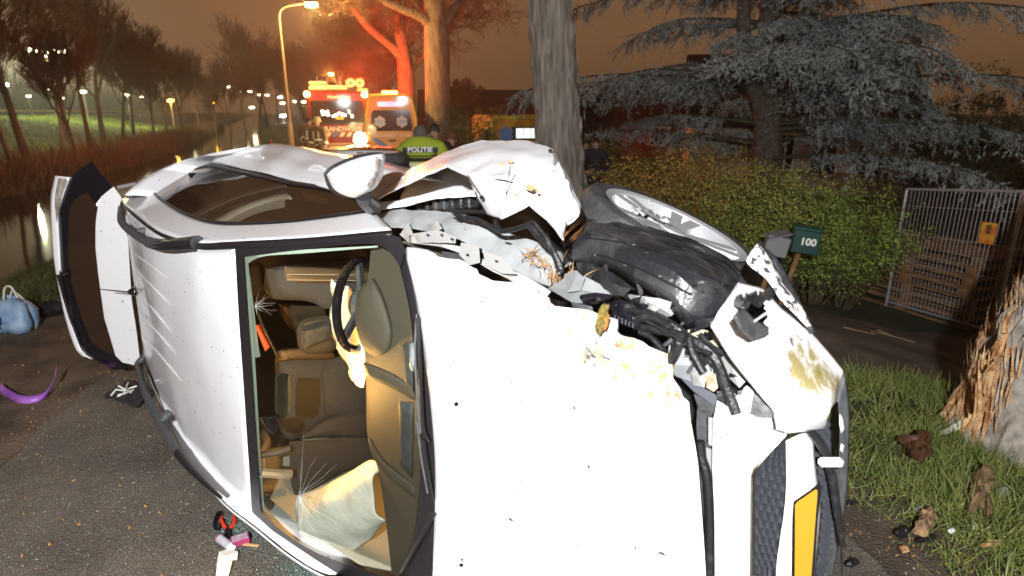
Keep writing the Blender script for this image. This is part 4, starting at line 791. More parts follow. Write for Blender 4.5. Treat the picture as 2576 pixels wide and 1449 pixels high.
# torn bumper corner with the fog lamp socket
cA = np.array([(1786, 822, 1.80), (1835, 898, 1.83), (1901, 977, 1.88), (1944, 1031, 1.91), (1950, 1085, 1.93), (1980, 1096, 1.95), (2074, 1074, 1.98)], float); cB = np.array([(1860, 705, 1.74), (1922, 722, 1.76), (1968, 776, 1.80), (2041, 834, 1.86), (2090, 888, 1.91), (2124, 931, 1.95), (2100, 1000, 1.97)], float)
a = resample(cA, 46); b = resample(cB, 46); rows = []
for t in np.linspace(0, 1, 30): rows.append([(a[k] * (1 - t) + b[k] * t) + np.array([0, 0, .05 * math.sin(math.pi * t)]) for k in range(46)])
W3 = rumple([[pp(p[0], p[1], s=p[2]) for p in r] for r in rows], .010, 6., 8.)
mb = MB(); mb.v = [tuple(p) for r in W3 for p in r]
for i in range(29):
    for j in range(45):
        c = np.mean([rows[i][j], rows[i + 1][j + 1]], 0)
        if ((c[0] - 1890) / 40) ** 2 + ((c[1] - 793) / 48) ** 2 < 1: continue
        mb.f.append((i * 46 + j, i * 46 + j + 1, (i + 1) * 46 + j + 1, (i + 1) * 46 + j)); mb.mi.append(0)
m_corn = paint('scraped white bumper paint', [(pp(2020, 930, s=1.93), .22, (.24, .19, .045), .34, 26), (pp(2060, 970, s=1.95), .14, (.20, .16, .03), .34, 36)])
COR = part('bumper_corner', mb, m_corn, BUM, th=.006, off=-1)
cs = lambda x, y: pp(x, y, s=1.72)
part('fog_lamp_socket', pillow([(1848, 760), (1880, 738), (1925, 748), (1942, 790), (1930, 835), (1890, 858), (1850, 830)], cs, -.05, n=30), mat('socket black', (.01, .01, .01), .7), BUM)
part('fog_lamp_bezel', rumple(netl([[pp(x, y, s=1.905) for x, y in ((1846, 796), (1860, 832), (1890, 857), (1934, 838))], [pp(x, y, s=1.89) for x, y in ((1854, 788), (1874, 812), (1898, 832), (1932, 832))], [pp(x, y, s=1.87) for x, y in ((1862, 780), (1884, 798), (1906, 814), (1930, 828))]], 5), .006, 14, 1), m_plast, BUM, th=.008)
for k in range(7):
    x0, y0 = 1852 + k * 12, 762 + 8 * math.sin(k * 2.) - k * 2; shard('torn_plastic', [(x0, y0 - 16), (x0 + 14, y0 - 22 + (k % 3) * 8), (x0 + 22, y0 - 4), (x0 + 12, y0 + 12), (x0 - 4, y0 + 6)], -.60 - .006 * k, m_liner, .012, .004, BUM)
hose([(1893, 812), (1910, 800), (1928, 788)], -.62, .003, m_dirty)
mb = MB(); mb.tube([pp(x, y, s=1.9) for x, y in ((1990, 850), (1997, 880), (2000, 905), (2003, 925))], .0018, 4); part('crease', mb, m_plast, BUM)
rows = netl([[pp(x, y, s=1.70) for x, y in ((1876, 655), (1904, 613), (1930, 634))], [pp(x, y, s=1.72) for x, y in ((1892, 672), (1925, 655), (1955, 668))], [pp(x, y, s=1.76) for x, y in ((1925, 705), (1955, 690), (1985, 715))], [pp(x, y, s=1.84) for x, y in ((1990, 780), (2010, 775), (2028, 795))], [pp(x, y, s=1.88) for x, y in ((2030, 822), (2038, 822), (2044, 834))]], 5)
part('torn_bracket', rumple(rows, .012, 14., 2.), mat('speckled torn plastic', (.58, .57, .54), .5, col2=(.05, .05, .05), nscale=45, nlo=.50, nhi=.56), BUM, th=.005)
mb = MB(); mb.tube([pp(x, y, s=s_) for x, y, s_ in ((1906, 614, 1.70), (1945, 650, 1.72), (1968, 690, 1.75), (2005, 765, 1.82), (2044, 836, 1.88))], [.006, .009, .010, .010, .008], 8); part('torn_rod', mb, m_liner, BUM)
mb = MB(); mb.tube([fr(x, y, .03) for x, y in ((2035, 1082), (2060, 1110), (2082, 1150), (2096, 1210), (2106, 1280), (2116, 1340), (2119, 1372))], [.010, .011, .011, .011, .010, .009, .008], 8); part('wiring_loom', mb, m_hose, BUM)
mb = MB(); mb.tube([fr(x, y, .03) for x, y in ((2117, 1376), (2118, 1410), (2119, 1449), (2120, 1500))], .003, 5); part('wire', mb, m_hose, BUM)
mb = MB(); mb.box(fr(2090, 1163, .05), (.058, .022, .022), bev=.006); part('cable_clip', mb, m_paint, BUM)
# ---- inside
part('dashboard', rumple(loft([[(934, 618), (922, 760), (919, 905), (925, 1098), (952, 1180), (970, 1300), (985, 1440)], [(972, 630), (985, 800), (990, 950), (992, 1100), (1002, 1200), (1004, 1300), (996, 1445)], [(1010, 665), (1042, 850), (1056, 1000), (1062, 1150), (1056, 1280), (1038, 1380), (1004, 1462)]], lambda x, y: sk(x, y, -.085 + .05 * max(0, (x - 930) / 130)), 40, 14), .003, 3, 1), m_dash)
part('dash_front', map2([(934, 618), (922, 760), (919, 905), (925, 1098), (952, 1180), (970, 1300), (985, 1440)], lambda x, y: sk(x, y, -.085), [(934, 622), (922, 764), (919, 909), (925, 1100), (952, 1182), (970, 1302), (985, 1442)], lambda x, y: sk(x, y, -.085) - cu * .35 - cf * .02, 30, 4), m_dash)
for A_, B_ in (([(916, 912), (975, 935), (1040, 975)], [(924, 945), (985, 975), (1042, 1005)]), ([(928, 1100), (965, 1160), (1045, 1225)], [(940, 1150), (985, 1205), (1046, 1252)])):
    part('dash_panel', ruled(A_, B_, lambda x, y: sk(x, y, -.045), 14, 4), m_dash, th=.008)
part('defroster_vent', ruled([(1016, 870), (1024, 860), (1036, 866)], [(1022, 970), (1032, 975), (1040, 985)], lambda x, y: sk(x, y, -.022), 8, 6), m_plast, th=.006)
part('defroster_vent', ruled([(1004, 1010), (1040, 1015)], [(1008, 1170), (1036, 1200)], lambda x, y: sk(x, y, -.032), 6, 8), m_plast, th=.006)
part('instrument_hood', pillow([(937, 698), (912, 718), (898, 748), (894, 813), (914, 874), (946, 896), (975, 882), (986, 837), (975, 783), (957, 735)], lambda x, y: sk(x, y, -.055), .03, rings=8, n=48, power=2.2, back=.05), m_dash)
sw_c = pp(905, 766, h=-.40); SWM = frame(cl, -cf * .80 + cu * .60, sw_c)
SW = part('steering_wheel', MB().lathe([(.185 + .018 * math.cos(a), .018 * math.sin(a)) for a in np.linspace(0, 2 * math.pi, 11)[:-1]], SWM, 40, close=True), m_gloss)
for a in (0, 2.1, 4.2): mb = MB(); mb.box(SWM @ Vector((.10 * math.cos(a), .10 * math.sin(a), -.01)), (.15, .045, .02), SWM.to_3x3() @ Matrix.Rotation(a, 3, 'Z'), bev=.006); part('spoke', mb, m_plast, SW)
mb = MB(); mb.lathe([(0, .03), (.05, .025), (.075, 0), (.07, -.03)], SWM, 20); part('hub', mb, m_plast, SW)
part('driver_airbag', rumple(net([[pp(x, y, h=-.40) for x, y in ((838, 700), (850, 715), (880, 720))], [pp(x, y, h=-.41) for x, y in ((831, 775), (860, 800), (895, 790))], [pp(x, y, h=-.40) for x, y in ((836, 845), (870, 850), (912, 848))], [pp(x, y, h=-.38) for x, y in ((860, 910), (890, 900), (924, 895))], [pp(x, y, h=-.36) for x, y in ((883, 958), (905, 968), (925, 974))]], 16, 20), .03, 14, 2), m_bag, th=.004)
part('passenger_airbag', MB().grid(rumple(net([[sk(x, y, -.12) for x, y in ((746, 1268), (758, 1250), (825, 1219), (905, 1173), (940, 1160), (966, 1188))], [sk(x, y, -.05) for x, y in ((750, 1300), (790, 1275), (840, 1250), (890, 1225), (925, 1205), (938, 1203))], [sk(x, y, -.045) for x, y in ((754, 1325), (800, 1315), (850, 1305), (890, 1290), (925, 1280), (946, 1284))], [sk(x, y, -.06) for x, y in ((758, 1347), (800, 1355), (850, 1350), (900, 1330), (930, 1318), (970, 1306))], [sk(x, y, -.12) for x, y in ((790, 1372), (813, 1386), (867, 1391), (922, 1365), (946, 1341), (960, 1322))]], 40, 34), .013, 8, 5)), m_bag, th=.004)
ST = part('driver_seat', pillow([(668, 672), (666, 728), (690, 752), (770, 757), (800, 768), (830, 778), (920, 760), (925, 665), (800, 660)], lambda x, y: pp(x, y, s=-.25), .05, n=40), m_seat)
part('seat_panel', pillow([(715, 670), (720, 700), (760, 712), (925, 708), (925, 676)], lambda x, y: pp(x, y, s=-.20), .02, n=30), m_leath, ST)
for y_ in (690, 704): mb = MB(); mb.tube([pp(x, y_ + (x - 720) * .01, s=-.165) for x in (722, 780, 850, 915)], .002, 4); part('seam', mb, m_beige, ST)
part('driver_headrest', pillow([(617, 672), (640, 660), (662, 668), (665, 720), (640, 745), (620, 735)], lambda x, y: pp(x, y, s=-.35), .04, n=24), m_seatd, ST)
part('rear_seat', pillow([(700, 764), (770, 764), (815, 776), (813, 820), (760, 840), (720, 815)], lambda x, y: pp(x, y, s=-.55), .04, n=24), m_leath)
PS = part('passenger_seat', pillow([(691, 915), (710, 900), (825, 899), (925, 904), (930, 1040), (837, 1052), (776, 1090), (734, 1106), (702, 1078)], lambda x, y: pp(x, y, s=-.30), .06, n=44), m_seat)
part('seat_bolster', pillow([(752, 1104), (776, 1086), (837, 1050), (926, 1043), (930, 1098), (850, 1100)], lambda x, y: pp(x, y, s=-.17), .035, n=30), m_seatd, PS)
part('seat_bolster', pillow([(691, 912), (705, 880), (800, 876), (840, 890), (830, 902), (712, 906)], lambda x, y: pp(x, y, s=-.24), .03, n=30), m_leath, PS)
mb = MB(); mb.tube([pp(x, y, s=-.215) for x, y in ((812, 905), (806, 950), (815, 1010), (812, 1050))], .002, 4); part('seam', mb, m_seatd, PS)
part('door_trim', pillow([(728, 1110), (934, 1104), (945, 1170), (873, 1185), (795, 1228), (752, 1252), (731, 1213)], lambda x, y: pp(x, y, s=-.12), .04, n=40), m_seatd)
part('centre_console', pillow([(746, 830), (760, 806), (800, 796), (835, 800), (850, 850), (835, 885), (770, 893), (750, 870)], lambda x, y: pp(x, y, s=-.22), .03, n=30, power=5), m_dash)
part('console_tray', pillow([(760, 832), (830, 812), (836, 850), (768, 878)], lambda x, y: pp(x, y, s=-.16), .012, n=24, curve=False, power=6), m_plast)
mb = MB()
part('rear_view_mirror', pillow([(690, 950), (697, 940), (722, 940), (729, 952), (730, 1020), (724, 1046), (704, 1052), (692, 1040)], lambda x, y: sk(x, y, -.05), .03, n=30, power=4), mat('mirror back', (.018, .022, .018), .2, coat=.4))
part('dash_camera', pillow([(643, 1046), (672, 1050), (697, 1050), (704, 1075), (690, 1092), (672, 1085), (655, 1062)], lambda x, y: sk(x, y, -.04), .02, n=24), m_gloss)
part('tax_strip', flat([(622, 690), (628, 690), (650, 880), (655, 896), (645, 900), (636, 893)], lambda x, y: sk(x, y, -.015), .004, True), m_pale)
part('red_strap', flat([(641, 820), (655, 815), (686, 868), (667, 883)], lambda x, y: pp(x, y, s=-.1), .01), mat('red plastic', (.62, .02, .008), .45))
for pts, r_, m in (([(652, 1145), (690, 1140), (728, 1128)], .016, m_plast), ([(655, 1188), (700, 1192), (732, 1192)], .022, mat('silver belt tube', (.6, .6, .58), .25, metal=.7)), ([(640, 760), (660, 820), (700, 900)], .006, m_black), ([(650, 1080), (670, 1110), (660, 1130)], .02, m_leath)):
    mb = MB(); mb.tube(crom([pp(x, y, s=-.05) for x, y in pts], 12), r_, 8); part('belt_stalk', mb, m)
part('door_card', [[CW(-.9 + 1.75 * x, -.57 - .12 * x - .03 * y, np.interp(-.9 + 1.75 * x, PROF[:, 0], PROF[:, 1]) - .09 - .5 * y) for x in np.linspace(0, 1, 10)] for y in np.linspace(0, 1, 6)], m_beige)
part('pillar_lining', flat([(650, 1135), (735, 1120), (735, 1235), (655, 1260)], lambda x, y: pp(x, y, s=-.35), .02), m_beige)
part('cabin_floor', [[CW(s, w, -1.05) for s in np.linspace(-2.2, 1.0, 6)] for w in np.linspace(-.8, .8, 5)], mat('cabin carpet', (.05, .034, .022), .9))
part('cabin_back', [[CW(-1.0, w * float(np.interp(h, [-1.05, -.55, .02], [.72, .70, .48])), h) for w in np.linspace(-1, 1, 5)] for h in np.linspace(-1.05, .02, 5)], mat('rear seat brown', (.09, .055, .032), .7))
l_ = lamp('cabin_fill_light', CW(.34, .06, -.165), 20, (1, .50, .13), .03); l_.parent = CAR; l_.location = l_.location - CAR.location  # added warm light for the dashboard glow, no fitting in the car
# ---- right flank on the road, floor pan, hidden wheels
rlow = [(362, 905), (406, 1016), (452, 1118), (493, 1180), (565, 1252), (636, 1308), (720, 1376), (800, 1426), (900, 1466), (1000, 1502)]
part('drip_strip', map2(rlow, lambda x, y: sk(x, y - 3, .004), [(x + 1, y + (16 if x > 500 else 5)) for x, y in rlow], lambda x, y: pp(x, y, w=-.66), 30, 3), m_black, th=.006)
part('sill_line', map2([(x + 1, y + (15 if x > 500 else 5)) for x, y in rlow], lambda x, y: pp(x, y, w=-.66), [(x + 1, y + (21 if x > 500 else 8)) for x, y in rlow], lambda x, y: pp(x, y, w=-.67), 30, 3), m_paint, th=.005)
part('right_side', net([[pp(x, y + 14, w=-.67) for x, y in rlow], [CW(s, -.80, -.45) for s in np.linspace(-2.3, .9, 10)], [CW(s, -.872, -.8) for s in np.linspace(-2.35, 1.6, 10)], [CW(s, -.85, -1.35) for s in np.linspace(-2.3, 1.5, 10)]], 20, 16), m_paint, th=.006)
part('floor_pan', [[CW(s, w, -1.36) for s in np.linspace(-2.3, .9, 8)] for w in np.linspace(-.84, .66, 6)], m_black, th=.02)
part('rear_bulkhead', [[CW(-2.32, w, h) for w in np.linspace(-.8, .75, 6)] for h in np.linspace(-1.35, -.35, 5)], m_black, th=.01)
for s_, w_ in ((-1.5, .80), (-1.5, -.76), (1.15, -.76)):
    c = CW(s_, w_, -1.28); w2 = thing('wheel', '', '', c); del w2['label'], w2['category']; w2.parent = CAR; w2.location = w2.location - CAR.location
    wheel_parts(w2, frame(cf, cl if w_ > 0 else -cl, c))
# ================================================================== trees, garden, vehicles, people
def on_ground(px, y): d = ray(px, 300); x = d[0] / d[1] * y; return np.array([x, y, float(zg(x, y))])
def bark_tube(pts, rad, n=48, ridge=.06, freq=9., seed=0., vs_=.6):
    P = crom(pts, 90); dl_ = np.r_[0, np.cumsum(np.linalg.norm(np.diff(np.asarray(pts, float), axis=0), axis=1))]; V = []
    rr = np.interp(np.linspace(0, 1, 90), dl_ / dl_[-1], rad) if len(rad) == len(pts) else np.interp(np.linspace(0, 1, 90), np.linspace(0, 1, len(rad)), rad)
    for i, p in enumerate(P):
        t = P[min(i + 1, 89)] - P[max(i - 1, 0)]; t /= np.linalg.norm(t); a = np.cross(t, [0, 1., 0]); a /= np.linalg.norm(a); b = np.cross(t, a)
        for k in range(n):
            an = 2 * math.pi * k / n; dv = a * math.cos(an) + b * math.sin(an)
            q = Vector((math.cos(an) * freq * .32, math.sin(an) * freq * .32, p[2] * vs_ + seed))
            V.append(p + dv * rr[i] * (1 + ridge * (abs(mnoise.noise(q * 1.7)) * 2 - .7) + ridge * .5 * mnoise.noise(q * 4)))
    return MB().add(V, [(i * n + k, i * n + (k + 1) % n, (i + 1) * n + (k + 1) % n, (i + 1) * n + k) for i in range(89) for k in range(n)])
m_pop = mat('poplar bark', (.17, .155, .135), .9, col2=(.42, .39, .34), nscale=11, ndetail=9, nlo=.3, nhi=.7, bump=1., bscale=26)
mnode = m_pop.node_tree; mp_ = mnode.nodes.new('ShaderNodeMapping'); mp_.inputs['Scale'].default_value = (1, 1, .16)
for l0 in list(mnode.links):
    if l0.from_socket.name == 'Object': s0 = l0.to_socket; mnode.links.remove(l0); mnode.links.new(mp_.outputs[0], s0)
mnode.links.new([n for n in mnode.nodes if n.type == 'TEX_COORD'][0].outputs['Object'], mp_.inputs['Vector'])
g0 = on_ground(1416, 11.2)
POP = thing('poplar_tree', 'thick grey tree trunk standing directly behind the torn fender', 'tree', g0)
bark_tube([g0 - [0, 0, .2], at(1411, 480, 11.2), at(1402, 300, 11.2), at(1384, 0, 11.2), at(1370, -500, 11.2), at(1362, -1000, 11.2)], [.62, .47, .405, .39, .36, .30], 96, .10, 26, 3., 1.1).make('trunk', m_pop, POP, angle=70)
def twig_cloud(starts, n, L0, seed, lv=3, r0=.02, droop=0.1, thin=.006):
    rs = np.random.default_rng(seed); S = []
    def grow(p, d, L, r_, k):
        q = p
        for _ in range(3):
            d = d + rs.normal(size=3) * .2; d[2] += droop; d /= np.linalg.norm(d); q2 = q + d * L / 3; S.append((q, q2, r_, max(r_ * .75, thin))); q = q2; r_ = max(r_ * .75, thin)
            if k > 0:
                for _ in range(2): a = rs.normal(size=3) * .75 + d; grow(q, a / np.linalg.norm(a), L * rs.uniform(.4, .65), r_ * .6, k - 1)
    for _ in range(n):
        p = starts[rs.integers(len(starts))]; d = rs.normal(size=3); d[2] = abs(d[2]) + .2; d /= np.linalg.norm(d); grow(p, d, L0 * rs.uniform(.6, 1.3), r0, lv)
    v, f_ = seg_arrays([s[0] for s in S], [s[1] for s in S], np.array([s[2] for s in S]), np.array([s[3] for s in S]), 3); return np_mesh('twigs', v, f_)
c0 = at(1362, -1000, 11.2)
obj('crown', twig_cloud([c0 + [0, 0, k] for k in (0, .5, 1)], 14, 2.4, 5), m_twig, POP)
def limb_tree(label, y, limbs, seed, ntw, name='street_tree', L0=2.6):
    base = on_ground(limbs[0][0][0][0], y); root = thing(name, label, 'tree', base); st_ = []
    for i, (pts, w0, w1) in enumerate(limbs):
        P = [at(a, b, y + c) for a, b, c in [(p if len(p) == 3 else (*p, 0)) for p in pts]]
        if i == 0: P = [base - [0, 0, .2]] + P
        k = y / F / 2 * 1.03; bark_tube(P, (np.r_[w0[0] * 1.25, w0] * k if hasattr(w0, '__len__') else np.linspace(w0 * k, w1 * k, 5)), 40, .07, 14, seed + i, .8).make('trunk' if i == 0 else 'limb', m_pop, root, angle=70)
        C = crom(P, 14); st_ += list(C[5 if i else 11:])
    obj('crown', twig_cloud(st_, ntw, L0, seed, 3, .035, .06, .012), mat('street tree twigs', (.16, .13, .10), .9), root); return root
limb_tree('big forked tree beside the ambulance, its trunk lit yellow by lamps', 30, [([(1102, 330), (1101, 200), (1098, 100), (1095, 30, .2), (1088, -80, .6), (1080, -300, 1)], [60, 57, 57, 52, 34, 14], 0), ([(1090, 75), (1064, 45, -.3), (1010, 22, -.6), (955, -5, -1), (880, -60, -2)], 26, 9), ([(1108, 72), (1128, 45, .2), (1145, 20, .5), (1170, -10, 1), (1230, -90, 1.5)], 26, 9)], 21, 46)  # bark has no yellow of its own; that is lamp light
limb_tree('red lit forked tree rising right behind the ambulance roof', 38, [([(1023, 300), (1022, 220), (1019, 170), (1013, 120), (1004, 50, .4), (997, -40, .8), (990, -150, 1)], [44, 40, 38, 30, 26, 20, 12], 0), ([(1012, 150), (985, 118, -.4), (945, 85, -.8), (908, 48, -1.2), (878, 0, -1.6), (840, -80, -2)], 20, 7), ([(1027, 190), (1050, 158, .6), (1075, 128, 1), (1120, 60, 1.5)], 15, 6), ([(1016, 120), (1030, 40, .6), (1036, -60, .6)], 16, 7)], 22, 60)
for i, (px, y, h, r_) in enumerate(((930, 52, 15, .3), (870, 64, 17, .32), (830, 78, 17, .3), (985, 60, 15, .3), (795, 95, 18, .3), (1150, 46, 8, .12), (760, 110, 17, .3))):
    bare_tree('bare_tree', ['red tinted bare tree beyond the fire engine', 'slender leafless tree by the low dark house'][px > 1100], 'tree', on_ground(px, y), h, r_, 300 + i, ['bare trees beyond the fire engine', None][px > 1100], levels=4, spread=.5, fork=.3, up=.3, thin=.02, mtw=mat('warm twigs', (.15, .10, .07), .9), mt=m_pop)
bare_tree('bare_tree', 'small dark leafy tree top between the big trunk and the cedar', 'tree', on_ground(1500, 22), 4.2, .08, 41, levels=5, spread=.75, fork=.4, up=.2, thin=.006)

# ---- broken tree on the right
sb = G(2560, 1145); dp = sb[1]
STU = thing('broken_tree', 'leaning tree on the verge with its bark torn to raw orange wood', 'tree', sb)
cx0 = np.array([sb[0] + .22, sb[1] + .15, 0])
SP_ = [cx0 + [-.03, 0, -.15], cx0 + [-.02, 0, .06], cx0 + [0, .0, .3], cx0 + [.03, .02, .58], cx0 + [.10, .04, .80], cx0 + [.26, .07, 1.3], cx0 + [.5, .12, 2.1], cx0 + [.9, .3, 4.]]
SR_ = [.52, .45, .40, .385, .32, .30, .29, .27]
bark_tube(SP_, SR_, 72, .12, 16, 8., 1.6).make('trunk', mat('wounded bark', (.15, .13, .105), .9, col2=(.33, .29, .24), nscale=12, ndetail=9, bump=1., bscale=25), STU, angle=70)
m_raw = mat('raw torn wood', (.26, .10, .03), .85, col2=(.62, .40, .20), nscale=14, ndetail=8, bump=1., bscale=60)
PC = crom(SP_, 120); dl_ = np.r_[0, np.cumsum(np.linalg.norm(np.diff(np.array(SP_), axis=0), axis=1))]; PR = np.interp(np.linspace(0, 1, 120), dl_ / dl_[-1], SR_); rs = np.random.default_rng(9)
zz_ = PC[:, 2]; A_ = []; rows = []
for z in np.linspace(.02, 1.02, 44):                    # the wound: an uneven sheet of fibres standing off the trunk
    i = int(np.argmin(abs(zz_ - z))); r_ = []
    for j, a in enumerate(np.linspace(R(128), R(192), 30)):
        edge = min(j, 29 - j) / 5.; k = 1.01 + .035 * min(edge, 1) + .07 * (mnoise.noise(Vector((j * .55, z * 2.2, 1))) + .5 * mnoise.noise(Vector((j * 1.7, z * 4, 4)))) * min(edge, 1)
        r_.append(PC[i] + np.array([math.cos(a), math.sin(a), 0]) * PR[i] * k)
    rows.append(r_)
mb = MB(); mb.grid(rows); mb.make('torn_wood', m_raw, STU, angle=20)
for i in range(150):
    a = R(rs.uniform(126, 205)); z = rs.uniform(.0, 1.0) ** .9; k = int(np.argmin(abs(zz_ - z))); c = PC[k] + np.array([math.cos(a), math.sin(a), 0]) * PR[k] * rs.uniform(1.0, 1.07); L_ = rs.uniform(.06, .26); w_ = rs.uniform(.004, .014)
    out = np.array([math.cos(a), math.sin(a), 0]); d = np.array([.12, .03, 1.]) * L_ + out * rs.uniform(-.01, .05) + rs.normal(size=3) * .012; tn = np.cross(out, [0, 0, 1.])
    mb = MB(); mb.add([c - tn * w_, c + tn * w_, c + out * w_ * .8, c + d, c - d * .6], [(0, 1, 3), (1, 2, 3), (2, 0, 3), (1, 0, 4), (2, 1, 4), (0, 2, 4)]); mb.make('splinter', m_raw if i % 4 else m_pop, STU, smooth_=False)
for (x0, y0, x1, y1, w_) in ((2466, 1040, 2462, 905, .016), (2470, 930, 2478, 868, .008), (2480, 945, 2520, 900, .014), (2525, 838, 2548, 775, .018), (2500, 880, 2535, 820, .016), (2452, 1050, 2456, 960, .010), (2476, 990, 2490, 880, .010), (2510, 900, 2542, 800, .012)):
    p, q_ = at(x0, y0, dp - .12), at(x1, y1, dp - .06); mb = MB(); mb.tube([p, p * .5 + q_ * .5 + rs.normal(size=3) * .01, q_], [w_, w_ * .8, w_ * .25], 5); mb.make('splinter', m_raw, STU, smooth_=False)

# ---- cedar
CB = np.array([5.4, 13.0, float(zg(5.4, 13.))]); CED = thing('cedar_tree', 'large blue grey cedar with drooping needle branches over the garden', 'tree', CB)
mb = bark_tube([CB - [0, 0, .2], CB + [.0, 0, 1.5], CB + [-.25, -.1, 4], CB + [-.5, -.2, 7], CB + [-.6, 0, 12]], [.36, .30, .26, .2, .08], 24, .08, 10); mb.make('trunk', m_bark, CED, angle=80)
mb = bark_tube([CB + [-.1, 0, 2.6], CB + [-.9, -.4, 4.2], CB + [-1.1, -.5, 7], CB + [-1.2, -.5, 11]], [.16, .14, .11, .05], 20, .08, 10, 4.); mb.make('trunk', m_bark, CED, angle=80)
rs = np.random.default_rng(17); SG = []; NP = []; ND = []; NL = []
for i in range(100):
    z = rs.uniform(.22, 1.) ** 1.05 * 8.6; az = rs.uniform(0, 2 * math.pi)
    if z < 2.6 and math.sin(az) < -.2 and math.cos(az) < .4: z += 1.3
    Lm = rs.uniform(2.6, 5.4) * (1.08 - .06 * z); p = CB + [-.25, 0, z]; d = np.array([math.cos(az), math.sin(az) * .9, .16]); q_ = p; r_ = .06; n = 12; pts = [p]
    for k in range(n):
        d[2] -= .016 + .055 * (k > 6); d[:2] += rs.normal(size=2) * .06; q2 = q_ + d * Lm / n; SG.append((q_, q2, r_, r_ * .86)); r_ *= .86; q_ = q2; pts.append(q2)
    C = crom(pts, 60)
    for k in range(14, 60):
        for sd in (-1, 1):
            if rs.random() < .32: continue
            t = C[min(k + 1, 59)] - C[k - 1]; t /= np.linalg.norm(t); sde = np.cross(t, [0, 0, 1.]) * sd; e = sde * rs.uniform(.45, 1.) + t * rs.uniform(.3, .9); e[2] -= rs.uniform(.05, .45); L2 = rs.uniform(.25, .75) * (1.1 - .3 * k / 60); a = C[k]
            for j in range(4):
                e[2] -= .12; e += rs.normal(size=3) * .10; e /= np.linalg.norm(e); b = a + e * L2 / 4; SG.append((a, b, .006, .004))
                for _ in range(7): NP.append(a + (b - a) * rs.random()); v = e * .75 + rs.normal(size=3) * .55; ND.append(v); NL.append(rs.uniform(.05, .11))
                if j > 0 and rs.random() < .8:
                    f_ = e + rs.normal(size=3) * .6; f_[2] -= .15; f_ /= np.linalg.norm(f_); L3 = L2 * rs.uniform(.25, .5)
                    for _ in range(9): NP.append(b + f_ * L3 * rs.random()); ND.append(f_ * .9 + rs.normal(size=3) * .45); NL.append(rs.uniform(.05, .10))
                a = b
NP = np.array(NP); ND = np.array(ND); NL = np.array(NL); ND /= np.linalg.norm(ND, axis=1, keepdims=True)
S_ = np.cross(ND, rs.normal(size=ND.shape)); S_ /= np.linalg.norm(S_, axis=1, keepdims=True)
V = np.stack([NP - S_ * .008, NP + S_ * .008, NP + ND * NL[:, None]], 1).reshape(-1, 3)
obj('crown', np_mesh('needles', V, np.arange(len(V)).reshape(-1, 3)), mat('cedar needles', (.17, .195, .19), .7, col2=(.42, .455, .45), nscale=1.3, ndetail=3), CED, kind='stuff')
v, f_ = seg_arrays([s[0] for s in SG], [s[1] for s in SG], np.array([s[2] for s in SG]), np.array([s[3] for s in SG]), 4); obj('limbs', np_mesh('limbs', v, f_, True), mat('cedar limbs', (.06, .055, .03), .9), CED, kind='stuff')

# ---- shrubs
def shrub(label, px, y, rx, h, n, seed, c1, c2, lf=.020, group='shrubs of the hedge', name='shrub', sparse=1.):
    rs = np.random.default_rng(seed); b = on_ground(px, y); root = thing(name, label, 'shrub', b, group); S = []; ends = []
    for i in range(int(34 * sparse)):
        a = rs.uniform(0, 2 * math.pi); k = rs.uniform(0, 1) ** .6; d = np.array([math.cos(a) * k * rx / h * 1.1, math.sin(a) * k * rx / h * 1.1, 1.]); p = b + np.array([math.cos(a), math.sin(a), 0]) * rx * .25 * k; r_ = .012; L_ = h * rs.uniform(.75, 1.1)
        for j in range(6):
            d = d + rs.normal(size=3) * .10; q_ = p + d / np.linalg.norm(d) * L_ / 6; S.append((p, q_, r_, r_ * .8)); r_ *= .8
            if j > 0: ends += [(p, q_)]
            if j > 1:
                for _ in range(2):
                    e = rs.normal(size=3); e[2] = abs(e[2]) + .4; e /= np.linalg.norm(e); q3 = q_ + e * rs.uniform(.12, .4); S.append((q_, q3, .004, .002)); ends += [(q_, q3)] * 3
            p = q_
    P = []
    for i in range(n):
        a, c = ends[rs.integers(len(ends))]; P.append(a + (c - a) * rs.random() + rs.normal(size=3) * .05)
    v, f_ = seg_arrays([s[0] for s in S], [s[1] for s in S], np.array([s[2] for s in S]), np.array([s[3] for s in S]), 3); obj('stems', np_mesh('stems', v, f_), mat('shrub stems', (.09, .065, .035), .9), root)
    obj('foliage', leaves(np.array(P), rs.uniform(.5, 1.2, n) * lf, 'foliage'), mat('leaves %s' % (c1,), c1, .6, col2=c2, nscale=4, ndetail=4), root)
gl = [(1655, 9.4, .75, 1.75, 'ochre twiggy end shrub of the hedge, nearest the big trunk'), (1740, 9.2, .8, 1.9, 'orange flecked hedge shrub behind the wrecked wheel'), (1830, 8.8, .85, 2.0, 'tall sprawling hedge shrub left of the grey letter box'), (1925, 8.4, .8, 1.95, 'yellow green hedge shrub right behind the grey letter box'), (2010, 8.3, .8, 1.9, 'dense green hedge shrub behind the green letter box'), (2100, 8.2, .8, 1.95, 'bright green hedge shrub between letter box and fence'), (2185, 8.5, .75, 1.8, 'last green hedge shrub touching the wire fence'),
      (1790, 10.2, .9, 2.3, 'rear hedge shrub with long upright shoots'), (1960, 9.8, .9, 2.3, 'rear hedge shrub with tall yellow shoots'), (2120, 9.8, .9, 2.2, 'rear hedge shrub below the drooping cedar tip')]
